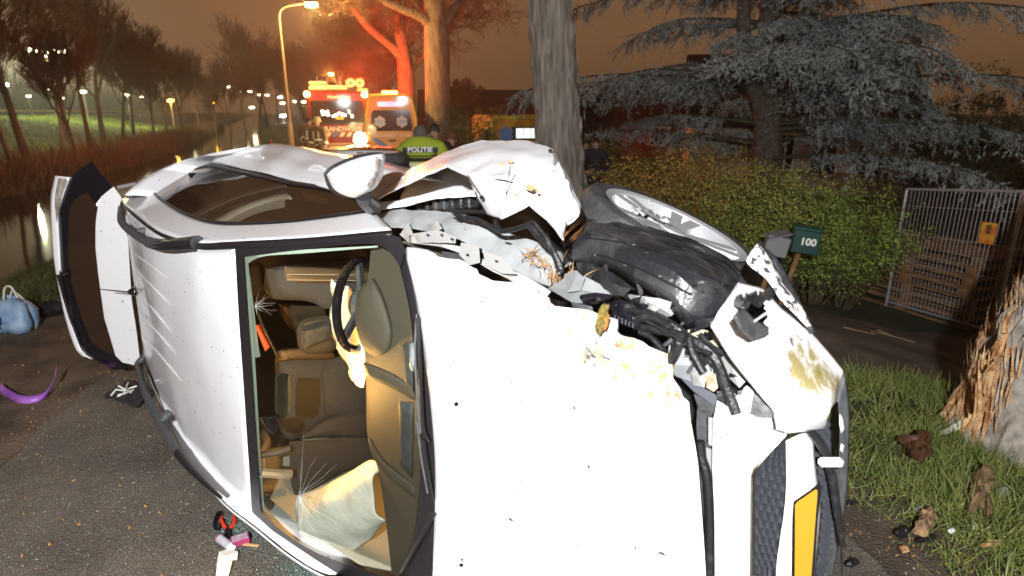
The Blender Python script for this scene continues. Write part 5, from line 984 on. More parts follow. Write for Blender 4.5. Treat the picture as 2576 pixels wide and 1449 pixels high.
cols = [((0.250, 0.200, 0.037), (0.525, 0.312, 0.062)), ((0.275, 0.188, 0.037), (0.600, 0.275, 0.050)), ((0.213, 0.237, 0.044), (0.450, 0.350, 0.062)), ((0.188, 0.250, 0.044), (0.413, 0.413, 0.075)), ((0.125, 0.213, 0.037), (0.300, 0.375, 0.062)), ((0.125, 0.237, 0.037), (0.325, 0.425, 0.062)), ((0.125, 0.213, 0.037), (0.300, 0.350, 0.062)), ((0.175, 0.175, 0.044), (0.375, 0.275, 0.062)), ((0.175, 0.200, 0.044), (0.375, 0.325, 0.062)), ((0.150, 0.188, 0.044), (0.325, 0.312, 0.062))]
for i, ((px, y, rx, h, lb), (c1, c2)) in enumerate(zip(gl, cols)): shrub(lb, px, y, rx, h * .74, 6500, 50 + i, c1, c2, group=None)
shrub('yellowish bush beside the two people behind the trunk', 1560, 15, .9, 1.9, 3500, 80, (.12, .10, .016), (.30, .22, .03), group=None, lf=.03)
shrub('low lit bush at the foot of the dark garden', 1620, 13, .9, 1.5, 3500, 83, (.08, .07, .016), (.2, .15, .03), group=None, lf=.03)
shrub('rounded clipped bush left of the second ambulance', 1178, 16, .5, 2.0, 6000, 81, (.12, .11, .02), (.22, .20, .05), group=None, lf=.028)
shrub('small yellow bush between the police jacket and the rounded bush', 1160, 13, .5, 1.2, 2500, 82, (.25, .26, .02), (.4, .4, .04), group=None, lf=.025)

# ---- wire fence
m_galv = mat('galvanised steel', (.42, .42, .43), .4, metal=.55)
fa = G(2228, 770); fb = G(2494, 852); dirf = (fb - fa); Lf = np.linalg.norm(dirf[:2]); dirf /= Lf; top_z = at(2562, 482, fb[1])[2]; topl = at(2232, 476, fa[1])[2]
FE = thing('wire_fence', 'galvanised temporary wire fence panel in front of the pallets', 'fence', fa)
def fpt(t, z): q = fa + dirf * t; return np.array([q[0], q[1], z])
zb0, zb1 = fa[2] + .08, fb[2] + .10
zt = lambda t: topl + (top_z - topl) * t / Lf; zb = lambda t: zb0 + (zb1 - zb0) * t / Lf
for nm, P_, r_ in (('frame_tube', [fpt(0, zt(0)), fpt(Lf * 1.5, zt(Lf * 1.5))], .017), ('frame_tube', [fpt(0, zb(0)), fpt(Lf * 1.5, zb(Lf * 1.5))], .017), ('frame_tube', [fpt(0, zb(0) - .1), fpt(0, zt(0))], .018), ('post', [fpt(Lf, fb[2] - .12), fpt(Lf, zt(Lf) + .02)], .026)):
    mb = MB(); mb.tube(P_, r_, 10); mb.make(nm, m_galv, FE)
for k in range(41):
    t = Lf * 1.5 * (k + .5) / 41; rs = np.random.default_rng(k); mb = MB(); mb.tube([fpt(t, zb(t)), fpt(t + rs.normal() * .004, zb(t) * .5 + zt(t) * .5), fpt(t, zt(t) + .03)], .0042, 5); mb.make('wire', m_galv, FE)
for k in (.14, .38, .62, .86): mb = MB(); mb.tube([fpt(t, zb(t) * (1 - k) + zt(t) * k) for t in np.linspace(0, Lf * 1.5, 8)], .004, 5); mb.make('cross_wire', m_galv, FE)
for k in (.48, .60): mb = MB(); mb.box(fpt(Lf, zb(Lf) * (1 - k) + zt(Lf) * k), (.07, .06, .05), bev=.01); mb.make('clamp', m_galv, FE)
sgn = fpt(Lf * .80, 0); sgn[2] = zb(Lf * .8) * .30 + zt(Lf * .8) * .70
SG_ = thing('warning_sign', 'small yellow and orange notice hung on the wire fence', 'sign', sgn); Mx = frame(dirf, np.cross(dirf, [0, 0, 1.]) * 1., sgn)
nrm = -np.array([-dirf[1], dirf[0], 0]); nrm = nrm if nrm @ (CAM - sgn) > 0 else -nrm; c = sgn + nrm * .03
def quad(c, w_, h_): return [c - dirf * w_ / 2 - [0, 0, h_ / 2], c + dirf * w_ / 2 - [0, 0, h_ / 2], c + dirf * w_ / 2 + [0, 0, h_ / 2], c - dirf * w_ / 2 + [0, 0, h_ / 2]]
mb = MB(); mb.prism(quad(c, .19, .28), nrm * .004); mb.make('board', mat('notice yellow', (.62, .36, .03), .6, col2=(.55, .12, .02), nscale=9), SG_)
mb = MB(); mb.prism(quad(c + nrm * .006 + [0, 0, .05], .06, .12), nrm * .002); mb.make('printed_figure', mat('notice brown', (.16, .06, .02), .6), SG_)

# ---- pallets behind the fence
m_wood = mat('old pallet wood', (.13, .065, .028), .85, col2=(.26, .145, .065), nscale=5, ndetail=7, bump=.5, bscale=50)
def pallet(label, loc, rz, grp, lx=1.2, ly=.8):
    r_ = thing('pallet', label, 'pallet', (0, 0, 0), grp)
    for k in range(7): MB().box((0, -ly / 2 + .05 + k * (ly - .1) / 6, .132), (lx, .095, .022)).make('slat', m_wood, r_, False, local=True)
    for x in (-lx / 2 + .07, 0, lx / 2 - .07):
        MB().box((x, 0, .110), (.14, ly, .022)).make('slat', m_wood, r_, False, local=True)
        for y in (-ly / 2 + .05, 0, ly / 2 - .05): MB().box((x, y, .060), (.14, .09, .078)).make('block', m_wood, r_, False, local=True)
    for y in (-ly / 2 + .05, 0, ly / 2 - .05): MB().box((0, y, .0095), (lx, .095, .022)).make('slat', m_wood, r_, False, local=True)
    r_.location = Vector(tuple(float(v) for v in loc)); r_.rotation_euler = (0, 0, rz); return r_
pb = on_ground(2415, 9.0); ang = math.atan2(dirf[1], dirf[0])
pl_l = ['bottom brown pallet of the stack behind the fence', 'second brown pallet up in the stack behind the fence', 'third brown pallet up in the stack behind the fence', 'fourth brown pallet up in the stack behind the fence', 'fifth brown pallet up in the stack behind the fence', 'sixth brown pallet up in the stack behind the fence', 'topmost brown pallet of the stack behind the fence']
p0 = pallet(pl_l[0], pb, ang, 'pallets stacked behind the fence', 1.9, 1.1)
for k in range(1, 7): copy_tree(p0, pb + np.array([random.uniform(-.05, .05), random.uniform(-.03, .03), .146 * k]), ang + random.uniform(-.03, .03), label=pl_l[k])

# ---- letter boxes
lb = G(2030, 790); y_ = lb[1] + .1
LB = thing('letter_box', 'green letter box numbered 100 on a post before the hedge', 'letter box', on_ground(2024, y_)); c = at(2026, 606, y_); sx_ = y_ / F
m_gr = mat('green enamel', (.012, .055, .045), .35, coat=.3)
mb = MB(); mb.box(c, (64 * sx_, .16, 62 * sx_), Matrix.Rotation(R(-18), 3, 'Z') @ Matrix.Rotation(R(5), 3, 'Y'), bev=.012); mb.make('box', m_gr, LB)
mb = MB(); mb.box(c + [0, 0, 33 * sx_], (68 * sx_, .20, 10 * sx_), Matrix.Rotation(R(-18), 3, 'Z') @ Matrix.Rotation(R(5), 3, 'Y'), bev=.012); mb.make('lid', m_gr, LB)
mb = MB(); mb.tube([on_ground(2018, y_) - [0, 0, .1], c - [0.02, -.06, .1]], .03, 8); mb.make('post', m_wood, LB)
M_ = Matrix.Translation(Vector(tuple(c + np.array([-.008, -.088, 0])))) @ Matrix.Rotation(R(-18), 4, 'Z') @ Matrix.Rotation(R(5), 4, 'Y') @ Matrix.Rotation(R(90), 4, 'X')
obj('number', text_mesh('100', .115, M_, .002, .004), mat('white digits', (.75, .76, .72), .5), LB)
LB2 = thing('letter_box', 'tilted grey letter box left of the numbered one', 'letter box', on_ground(1955, y_ + .1)); c = at(1952, 618, y_ + .1)
mb = MB(); mb.box(c, (58 * sx_, .14, 52 * sx_), Matrix.Rotation(R(12), 3, 'Y') @ Matrix.Rotation(R(-10), 3, 'Z'), bev=.01); mb.make('box', mat('grey enamel', (.22, .215, .22), .5), LB2)
mb = MB(); mb.prism([c + np.array(v) * sx_ for v in ((-30, -.1 / sx_, 20), (30, -.1 / sx_, 32), (34, .1 / sx_, 36), (-28, .1 / sx_, 26))], (0, 0, .012)); mb.make('lid', MATS['grey enamel'], LB2)
mb = MB(); mb.tube([on_ground(1960, y_ + .1) - [0, 0, .1], c], .03, 8); mb.make('post', m_wood, LB2)

# ---- houses
def house(label, px, y, w_, d_, hw, hr, yaw, mw, mr, wins, base=None):
    b = on_ground(px, y) if base is None else base; r_ = thing('house', label, 'house', (0, 0, 0)); x = w_ / 2
    mb = MB(); mb.prism([(-x, 0, -.2), (x, 0, -.2), (x, 0, hw), (-x, 0, hw)], (0, d_, 0)); mb.make('wall', mw, r_, False, local=True)
    for s_ in (-1, 1): mb = MB(); mb.prism([(s_ * x, .0, hw), (s_ * x, d_, hw), (s_ * x, d_ / 2, hw + hr)], (-s_ * .2, 0, 0)); mb.make('gable', mw, r_, False, local=True)
    for a, b2 in ((-.35, 1), (d_ + .35, -1)):
        mb = MB(); mb.prism([(-x - .3, a, hw - .15), (x + .3, a, hw - .15), (x + .3, d_ / 2, hw + hr + .05), (-x - .3, d_ / 2, hw + hr + .05)], (0, 0, .14)); mb.make('roof', mr, r_, False, local=True)
    for (wx, wz, ww, wh, dark) in wins:
        mb = MB(); mb.box((wx, -.03, wz), (ww + .16, .08, wh + .16)); wf = mb.make('window', mat('white frame paint', (.62, .58, .52), .6), r_, False, local=True)
        mb = MB(); mb.box((wx, -.075, wz), (ww, .02, wh)); mb.make('pane', mat('dark window', (.01, .01, .012), .1), wf, False, local=True)
        mb = MB(); mb.box((wx, -.09, wz), (.06, .02, wh)); mb.make('glazing_bar', MATS['white frame paint'], wf, False, local=True)
    r_.location = Vector(tuple(float(v) for v in b)); r_.rotation_euler = (0, 0, yaw); return r_
house('pale cottage with white framed windows glimpsed under the cedar', 2030, 22, 7.5, 6, 2.5, 2.4, R(-12), mat('cream plaster', (.42, .36, .30), .8), mat('dark roof tiles', (.035, .028, .024), .8, bump=.5, bscale=12), [(-.6, 1.5, .5, 1.2, 1), (.7, 1.45, .8, 1.3, 1), (2.2, 1.45, .8, 1.3, 1)])
house('low dark house with a red lit front behind the second ambulance', 1240, 44, 10, 8, 2.3, 2.0, R(6), mat('red brown brick', (.16, .065, .04), .85, bump=.3, bscale=20), MATS['dark roof tiles'], [(-2.6, 1.3, 1.4, 1.0, 1), (1.2, 1.3, 1.8, 1.0, 1)])
house('dark gabled house right of the big trunk', 1600, 40, 8, 8, 2.2, 2.2, R(-8), MATS['red brown brick'], MATS['dark roof tiles'], [(-2.2, 1.4, 1., 1.0, 1), (1.5, 1.4, 1., 1.0, 1)])
for i, (px, y, rx, h, lb) in enumerate(((2290, 15, 1.1, 3.0, 'dark evergreen bush behind the left end of the fence'), (2430, 14, 1.2, 3.4, 'tall dark evergreen bush behind the pallets'), (2570, 13.5, 1.2, 3.6, 'dark evergreen bush behind the fence post'))): shrub(lb, px, y, rx, h, 7000, 90 + i, (.035, .045, .014), (.08, .075, .03), lf=.035, group=None)

# ---- ambulance seen from behind
m_yel = mat('ambulance yellow', (.72, .36, .015), .35, coat=.3); m_ref = mat('reflective yellow tape', (.85, .80, .10), .4); m_wht = mat('reflective white tape', (.85, .86, .88), .4); m_blu = mat('reflective blue tape', (.10, .20, .65), .4)
m_rwin = mat('dark red window', (.05, .010, .008), .08); m_red = mat('red beacon', (1, .1, .02), .4, emit=(1, .10, .02), estr=45); m_dark = mat('dark vehicle trim', (.015, .015, .016), .5); m_lamp = mat('white work lamp', (1, 1, 1), .5, emit=(1, .80, .45), estr=300)
def star(M, r_, root, mw=m_wht):
    mb = MB()
    for k in range(3):
        a = math.pi * k / 3 + math.pi / 2; mb.box(M @ Vector((0, 0, .006 + k * .002)), (2 * r_, r_ * .62, .004), M.to_3x3() @ Matrix.Rotation(a, 3, 'Z'))
    st_ = mb.make('star_of_life', mw, root, False, local=True); mb = MB()
    for k in range(3):
        a = math.pi * k / 3 + math.pi / 2; mb.box(M @ Vector((0, 0, .014 + k * .002)), (2 * r_ * .82, r_ * .30, .004), M.to_3x3() @ Matrix.Rotation(a, 3, 'Z'))
    mb.make('star_core', mat('star blue', (.16, .34, .72), .4), st_, False, local=True)
    mb = MB(); mb.box(M @ Vector((0, 0, .024)), (r_ * .10, r_ * 1.2, .004), M.to_3x3()); mb.make('staff', mw, st_, False, local=True)
RX = Matrix.Rotation(R(90), 4, 'X')
def face(x, z, y=-.02): return Matrix.Translation((x, y, z)) @ RX
AM = thing('ambulance', 'yellow ambulance seen from behind with a red beacon lit on its roof', 'ambulance', (0, 0, 0))
pro = [(-1.0, .38), (1.0, .38), (1.02, 1.2), (.97, 1.9), (.84, 2.58), (.72, 2.70), (-.72, 2.70), (-.84, 2.58), (-.97, 1.9), (-1.02, 1.2)]
mb = MB(); mb.prism([(x, 0, z) for x, z in pro], (0, 5.6, 0)); mb.make('body', m_yel, AM, False, local=True)
mb = MB(); mb.prism([(-.80, -.01, 1.30), (.80, -.01, 1.30), (.82, -.01, 1.5), (.74, -.01, 2.02), (.66, -.01, 2.10), (-.66, -.01, 2.10), (-.74, -.01, 2.02), (-.82, -.01, 1.5)], (0, -.02, 0)); mb.make('rear_window', m_rwin, AM, False, local=True)
for x in (-.44, .42): star(face(x, 1.66, -.035), .21, AM)
mb = MB(); mb.box((0, -.03, 2.33), (1.0, .03, .17), bev=.01); ds = mb.make('display', mat('lit display', (.5, .55, .7), .4, emit=(.55, .62, 1.), estr=1.2), AM, local=True)
obj('display_text', text_mesh('AMBU', .13, face(0, 2.33, -.048), .001), mat('purple lettering', (.3, .1, .5), .5), AM, local=True)
for s_ in (-1, 1):
    mb = MB(); mb.tube([(s_ * 1.0, -.03, 1.25), (s_ * .96, -.03, 1.9), (s_ * .83, -.03, 2.55), (s_ * .72, -.03, 2.66), (0, -.03, 2.67)], .045, 6); mb.make('edge_tape', m_ref, AM, local=True)
    mb = MB(); mb.box((s_ * .93, -.03, 1.1), (.10, .05, .32), bev=.01); mb.make('tail_lamp', mat('tail lamp', (.4, .02, .01), .3, emit=(1, .25, .05), estr=3), AM, local=True)
    mb = MB(); mb.prism([(s_ * -.82 if s_ > 0 else .82, -.012, 1.02), (s_ * -.55, -.012, 1.02), (s_ * .18, -.012, .42), (s_ * -.14, -.012, .42)] if s_ > 0 else [(.86, -.010, 1.02), (.62, -.010, 1.02), (.1, -.010, .55), (.28, -.010, .5)], (0, -.012, 0)); mb.make('stripe', m_blu if s_ > 0 else mat('reflective orange tape', (.55, .28, .03), .4), AM, False, local=True)
obj('lettering', text_mesh('AMBULANCE', .17, face(-.36, 1.13, -.03), .001, .004), m_wht, AM, local=True); obj('lettering', text_mesh('13-104', .15, face(.52, 1.13, -.03), .001, .003), m_wht, AM, local=True)
mb = MB(); mb.box((0, -.12, .48), (2.04, .24, .22), bev=.03); mb.make('rear_bumper', m_dark, AM, local=True)
mb = MB(); mb.box((0, -.06, .93), (.30, .05, .07), bev=.01); mb.make('door_handle', m_dark, AM, local=True)
mb = MB(); mb.box((-.35, -.25, .50), (.52, .02, .12)); mb.make('number_plate', mat('yellow number plate', (.85, .52, .025), .35), AM, local=True)
mb = MB(); mb.box((0, .10, 2.76), (.62, .26, .14), bev=.04); mb.make('beacon', m_red, AM, local=True)
mb = MB(); mb.box((-.62, .8, 2.80), (.35, .25, .1), bev=.03); mb.make('roof_box', m_dark, AM, local=True)
for s_ in (-1, 1):
    for y in (1.0, 4.4): MB().lathe([(0, -.12), (.2, -.12), (.34, -.1), (.36, 0), (.34, .1), (.2, .12), (0, .12)], Matrix.Translation((s_ * .9, y, .36)) @ Matrix.Rotation(R(90), 4, 'Y'), 24).make('wheel', m_rub, AM, local=True)
q = on_ground(984, 25.); AM.location = Vector((q[0], 25., .01)); AM.rotation_euler = (0, 0, R(9))
l_ = lamp('beacon_and_red_fill', (-.5, -.25, 3.05), 110, (1, .05, .012), .15); l_.parent = AM
l_ = lamp('beacon_and_red_fill', (-2.0, 8.5, 3.6), 4200, (1, .06, .012), .15); l_.parent = AM  # unseen red light added behind the ambulance to redden trees and air
# ---- second ambulance, standing lower in the side street
A2 = thing('ambulance', 'yellow boxy ambulance half hidden by the big trunk', 'ambulance', (0, 0, 0))
mb = MB(); mb.box((0, 2.6, 1.55), (2.35, 5.2, 2.35), bev=.12); mb.make('body', m_yel, A2, local=True)
mb = MB(); mb.tube([(-1.10, -.02, .6), (-1.10, -.02, 2.58), (-1.02, -.02, 2.66), (1.1, -.02, 2.66)], .05, 6); mb.make('edge_tape', m_ref, A2, local=True)
mb = MB(); mb.box((.28, -.01, 2.17), (1.5, .03, .42), bev=.01); wn2 = mb.make('side_window', m_dark, A2, local=True)
for k, (x, w_) in enumerate(((-.22, .22), (.02, .22), (.26, .22), (.66, .2))): mb = MB(); mb.box((x, -.03, 2.18), (w_, .01, .30), bev=.003); mb.make('glow_mark', mat('window mark glow', (.8, .85, .8), .5, emit=(.8, .95, .85), estr=1.4), wn2, local=True)  # glowing panels added for the pale marks on the window
star(face(-.66, 2.15, -.03), .24, A2, mat('star blue bright', (.12, .30, .75), .4, emit=None))
mb = MB(); mb.box((-1.28, .2, 2.0), (.16, .3, .6), bev=.04); mb.make('wing_mirror', m_dark, A2, local=True); mb = MB(); mb.box((-.3, .6, 2.78), (.5, .3, .12), bev=.03); mb.make('beacon_off', m_dark, A2, local=True)
for x in (-.95, .95): MB().lathe([(0, -.12), (.2, -.12), (.34, -.1), (.36, 0), (.34, .1), (.2, .12), (0, .12)], Matrix.Translation((x, 1.2, .36)) @ Matrix.Rotation(R(90), 4, 'Y'), 24).make('wheel', m_rub, A2, local=True)
q = on_ground(1324, 20); A2.location = Vector((q[0], 20., at(1300, 291, 20)[2] - 2.72)); A2.rotation_euler = (0, 0, R(10))
sz2 = A2.location.z
# ---- fire engine, front on
m_fr = mat('fire engine red', (.22, .016, .008), .35, coat=.4)
FT = thing('fire_engine', 'red fire engine facing us with white lettering and amber lamps', 'fire engine', (0, 0, 0))
mb = MB(); mb.box((0, 3.4, 1.75), (2.5, 6.8, 2.6), bev=.10); mb.make('body', m_fr, FT, local=True)
mb = MB(); mb.box((0, -.01, 2.12), (2.25, .03, 1.05), bev=.012); wn3 = mb.make('windscreen', mat('cab glass', (.03, .02, .018), .06), FT, local=True)
rs = np.random.default_rng(4)
for x, z, w_, h_ in ((-.62, 2.1, .12, .24), (-.42, 2.08, .14, .24), (-.05, 2.0, .14, .12), (.08, 2.08, .12, .10), (.2, 2.02, .14, .12), (.32, 2.0, .10, .12), (-.18, 1.95, .12, .10), (.5, 2.15, .08, .16), (.62, 1.95, .1, .14)):
    mb = MB(); mb.box((x, -.035, z), (w_, .01, h_), Matrix.Rotation(R(-12), 3, 'Y'), bev=.004); mb.make('cab_light', mat('cab lights', (1, .9, .7), .5, emit=(1, .92, .72), estr=5), wn3, local=True)
mb = MB(); mb.box((.08, -.03, 1.85), (.36, .02, .1), bev=.004); mb.make('dash_card', m_ref, wn3, local=True)
obj('lettering', text_mesh('Hoofddorp', .22, face(.12, 2.80, -.03), .001, .006), mat('white lettering lit', (.9, .88, .84), .5), FT, local=True)
obj('lettering', text_mesh('BRANDWEER', .30, face(.12, 1.36, -.03), .001, .008), mat('white lettering lit', (.9, .88, .84), .5), FT, local=True)
for i in range(8):
    x = -1.2 + i * .30; mb = MB(); mb.prism([(x, -.012, 1.02), (x + .17, -.012, 1.02), (x + .30, -.012, 1.22), (x + .13, -.012, 1.22)], (0, -.01, 0)); mb.make('stripe', m_blu if i in (1, 3) else m_wht, FT, False, local=True)
mb = MB(); mb.box((0, -.15, .55), (2.5, .3, .35), bev=.05); mb.make('bumper', mat('grey bumper', (.25, .2, .16), .5), FT, local=True)
mb = MB(); mb.box((.0, -.32, .52), (.75, .02, .16)); mb.make('number_plate', mat('lit yellow plate', (.85, .62, .12), .4), FT, local=True)
for s_ in (-1, 1):
    mb = MB(); mb.lathe([(0, -.10), (.10, -.08), (.13, 0), (.10, .06), (0, .08)], Matrix.Translation((s_ * 1.22, -.05, 2.92)) @ RX, 16); mb.make('amber_lamp', mat('amber flasher', (1, .5, .1), .5, emit=(1, .42, .08), estr=60), FT, local=True)
    mb = MB(); mb.box((s_ * 1.40, -.1, 2.1), (.16, .25, .62), bev=.04); mb.make('wing_mirror', m_dark, FT, local=True)
    mb = MB(); mb.lathe([(0, -.05), (.10, -.04), (.12, .03)], Matrix.Translation((s_ * .95, -.30, .58)) @ RX, 16); mb.make('headlamp', mat('fire engine headlamp', (1, .9, .6), .4, emit=(1, .8, .45), estr=8), FT, local=True)
    MB().lathe([(0, -.14), (.3, -.14), (.48, -.1), (.5, 0), (.48, .1), (.3, .14), (0, .14)], Matrix.Translation((s_ * 1.1, .9, .5)) @ Matrix.Rotation(R(90), 4, 'Y'), 24).make('wheel', m_rub, FT, local=True)
mb = MB(); mb.tube([(.45, -.05, 2.6), (.85, -.06, 1.62)], .012, 5); mb.make('wiper', m_dark, FT, local=True)
for x, w_, z, h_ in ((-.75, .8, 3.20, .22), (.05, .9, 3.22, .22), (-.75, .8, 3.42, .16), (1.15, .5, 3.12, .16)): mb = MB(); mb.box((x, .6, z), (w_, .6, h_), bev=.06); mb.make('roof_locker', mat('roof lockers', (.75, .68, .5), .5), FT, local=True)
for x in (.75, 1.15): MB().lathe([(.07, -.25), (.2, -.25), (.2, .25), (.07, .25)], Matrix.Translation((x - .1, .6, 3.45)) @ RX, 18, close=True).make('hose_roll', MATS['roof lockers'], FT, local=True)
q = on_ground(850, 28.); FT.location = Vector((q[0], 28., .01)); FT.rotation_euler = (0, 0, R(14)); FT.scale = (1, 1, .95)
l_ = lamp('amber_light', (-1.3, -.6, 2.95), 40, (1, .45, .1), .1); l_.parent = FT; l_ = lamp('amber_light', (1.3, -.6, 2.95), 40, (1, .45, .1), .1); l_.parent = FT
# ---- floodlight
q = at(905, 350, 22.); FL = thing('floodlight', 'blazing white floodlight on a stand between fire engine and ambulance', 'floodlight', (q[0], 22., 0))
mb = MB(); mb.tube([(q[0], 22, 0), (q[0], 22, q[2])], .03, 8); mb.make('stand', m_dark, FL)
for k in range(3): a = 2.1 * k; mb = MB(); mb.tube([(q[0], 22, .4), (q[0] + .4 * math.cos(a), 22 + .4 * math.sin(a), .01)], .015, 6); mb.make('leg', m_dark, FL)
MB().lathe([(0, -.12), (.14, -.11), (.24, 0), (.25, .04)], Matrix.Translation((q[0], 22.1, q[2])) @ RX, 24).make('housing', m_dark, FL); MB().lathe([(0, .09), (.12, .07), (.21, .02), (.22, 0)], Matrix.Translation((q[0], 22.06, q[2])) @ RX, 24).make('lens', m_lamp, FL)
l_ = lamp('flood_light', (q[0], 21.0, q[2] + .15), 110, (1, .68, .32), .2); l_.parent = FL; l_.location = l_.location - FL.location
l_ = lamp('flood_light', (q[0], 22.6, q[2] + .2), 50, (1, .62, .28), .2); l_.parent = FL; l_.location = l_.location - FL.location
# ---- dark car just behind the wreck
DC = thing('dark_car', 'dark parked car whose roof shows over the wreck beside the police jacket', 'car', (0, 0, 0))
sec = [(-2.1, .82, .50, .62), (-1.95, .85, .30, .92), (-1.3, .86, .25, 1.0), (-.75, .70, .25, 1.36), (.2, .72, .25, 1.43), (.9, .70, .25, 1.40), (1.6, .80, .25, 1.05), (2.0, .82, .40, .85)]
rows = [[(-wd2, yy, .3), (-wd2, yy, min(zt2, .9)), (-wd2 * (.8 if zt2 > 1.1 else .95), yy, zt2 - .04), (-wd2 * .5, yy, zt2), (wd2 * .5, yy, zt2), (wd2 * (.8 if zt2 > 1.1 else .95), yy, zt2 - .04), (wd2, yy, min(zt2, .9)), (wd2, yy, .3)] for yy, wd2, _, zt2 in sec]
mb = MB(); mb.grid(rows); mb.make('body', mat('dark red car paint', (.045, .016, .012), .2, coat=.5), DC, local=True)
mb = MB(); mb.grid([[(x, -1.28, 1.02), (x, -.78, 1.34)] for x in (-.62, 0, .62)]); o = mb.make('windshield', m_dark, DC, local=True); solid(o, .02, 1)
for s_ in (-1, 1):
    mb = MB(); mb.grid([[(s_ * .80, y2, .93), (s_ * .66, y2, 1.32)] for y2 in (-.7, 0, .9)]); o = mb.make('side_window', m_dark, DC, local=True); solid(o, .03, 0)
    for y2 in (-1.35, 1.35): MB().lathe([(0, -.1), (.2, -.1), (.3, -.08), (.32, 0), (.3, .08), (.2, .1), (0, .1)], Matrix.Translation((s_ * .78, y2, .32)) @ Matrix.Rotation(R(90), 4, 'Y'), 20).make('wheel', m_rub, DC, local=True)
q = on_ground(935, 13.4); DC.location = Vector((q[0], q[1], .01)); DC.rotation_euler = (0, 0, R(72)); DC.scale = (1, 1, .93)

# ---- people
def skin_mesh(V, E, rad, sub=1):
    me = bpy.data.meshes.new('sk'); me.from_pydata([tuple(v) for v in V], E, []); o = bpy.data.objects.new('sk', me); COL.objects.link(o)
    md = o.modifiers.new('s', 'SKIN'); md.use_smooth_shade = True; md.branch_smoothing = .6
    for i, r_ in enumerate(rad): me.skin_vertices[0].data[i].radius = r_ if hasattr(r_, '__len__') else (r_, r_)
    me.skin_vertices[0].data[0].use_root = True
    o.modifiers.new('b', 'SUBSURF').levels = sub; o.modifiers['b'].render_levels = sub
    dg = bpy.context.evaluated_depsgraph_get(); r2 = bpy.data.meshes.new_from_object(o.evaluated_get(dg)); bpy.data.objects.remove(o); return r2
m_skin = mat('skin', (.50, .28, .19), .6)
def person(label, base, H, yaw, jacket, trousers, hair, pose=0, hat=None, bands=None, group=None, sink=0., wide=1.):
    root = thing('person', label, 'person', (0, 0, 0), group); s = H
    arms = {0: ((.165, .01, .62), (.175, .05, .48)), 1: ((.175, -.02, .63), (.10, .13, .56)), 2: ((.17, .02, .63), (.13, .14, .66))}[pose]
    def A(sd, k): x, y, z = arms[k]; return (sd * x, y, z)
    V = [(0, 0, .52), (0, .005, .62), (0, 0, .72), (0, 0, .80), (0, .004, .855), (0, .012, .895), (0, .010, .945)]; E = [(0, 1), (1, 2), (2, 3), (3, 4), (4, 5), (5, 6)]; rad = [(.085, .06), (.075, .055), (.09, .06), (.06, .05), .032, (.047, .055), (.048, .058)]
    def limb(parent, pts, rr):
        p = parent
        for q_, r_ in zip(pts, rr): V.append(q_); rad.append(r_); E.append((p, len(V) - 1)); p = len(V) - 1
        return p
    for sd in (-1, 1):
        w_ = limb(3, [(sd * .105, 0, .79), A(sd, 0), A(sd, 1)], [.040, .028, .020]); a = np.array(A(sd, 1)); e = a - np.array(A(sd, 0)); e /= np.linalg.norm(e)
        palm = limb(w_, [tuple(a + e * .035)], [(.022, .014)])
        for k in range(4): limb(palm, [tuple(a + e * .06 + np.array([0, (k - 1.5) * .009, 0])), tuple(a + e * (.085 + .006 * (k in (1, 2))) + np.array([-sd * .008, (k - 1.5) * .010, 0]))], [.0055, .0045])
        limb(w_, [tuple(a + e * .02 + np.array([-sd * .02, .018, 0])), tuple(a + e * .045 + np.array([-sd * .024, .024, 0]))], [.006, .005])
        limb(0, [(sd * .055, 0, .49), (sd * .06, .008, .28), (sd * .062, -.01, .05), (sd * .066, .06, .02)], [.058, .040, .028, .024])
    M_ = Matrix.Translation(Vector(tuple(float(v) for v in base))) @ Matrix.Rotation(yaw, 4, 'Z') @ Matrix.Diagonal((s * wide, s, s, 1))
    V = [(a, b + sink * .4, c - sink) if i in (4, 5, 6) else (a, b, c) for i, (a, b, c) in enumerate(V)]
    def mk(nm, me, m):
        if nm in ('hair', 'helmet', 'eye', 'ear', 'nose', 'mouth'): me.transform(Matrix.Translation((0, sink * .4, -sink)))
        me.transform(M_)
        return obj(nm, me, m, root, local=True)
    b = mk('body', skin_mesh(V, E, rad, 1), m_skin)
    JV = [(0, 0, .50), (0, .004, .60), (0, .002, .70), (0, 0, .80), (0, 0, .865)]; JE = [(0, 1), (1, 2), (2, 3), (3, 4)]; jr = [(.105, .075), (.10, .072), (.115, .078), (.10, .07), (.052, .050)]
    for sd in (-1, 1):
        k = len(JV); JV += [(sd * .12, 0, .80), A(sd, 0), tuple(np.array(A(sd, 1)) * .93 + np.array(A(sd, 0)) * .07)]; JE += [(3, k), (k, k + 1), (k + 1, k + 2)]; jr += [.062, .050, .038]
    jk = mk('jacket', skin_mesh(JV, JE, jr, 2), jacket)
    TV = [(0, 0, .52), ]; TE = []; tr_ = [(.095, .07)]
    for sd in (-1, 1): k = len(TV); TV += [(sd * .055, 0, .48), (sd * .06, .008, .28), (sd * .062, -.008, .06)]; TE += [(0, k), (k, k + 1), (k + 1, k + 2)]; tr_ += [.070, .052, .042]
    mk('trousers', skin_mesh(TV, TE, tr_, 1), trousers)
    for sd in (-1, 1): mb = MB(); mb.box((sd * .064, .03, .022), (.06, .15, .05), bev=.018); mk('shoe', mb.mesh(), mat('dark shoes', (.02, .018, .016), .6))
    rs = np.random.default_rng(int(H * 1000)); mb = MB(); n, m = 18, 10; Vh = []
    for i in range(m):
        ph = math.pi * .62 * i / (m - 1)
        for k in range(n):
            t = 2 * math.pi * k / n; fr_ = 1 + .03 * rs.normal(); back = math.sin(t); cut = 1 if (back < .35 or i < m * .45) else 1 - .5 * (i / m)
            Vh.append((.052 * math.sin(ph) * math.cos(t) * fr_, .008 + .061 * math.sin(ph) * math.sin(t) * fr_ * cut, .932 + .066 * math.cos(ph)))
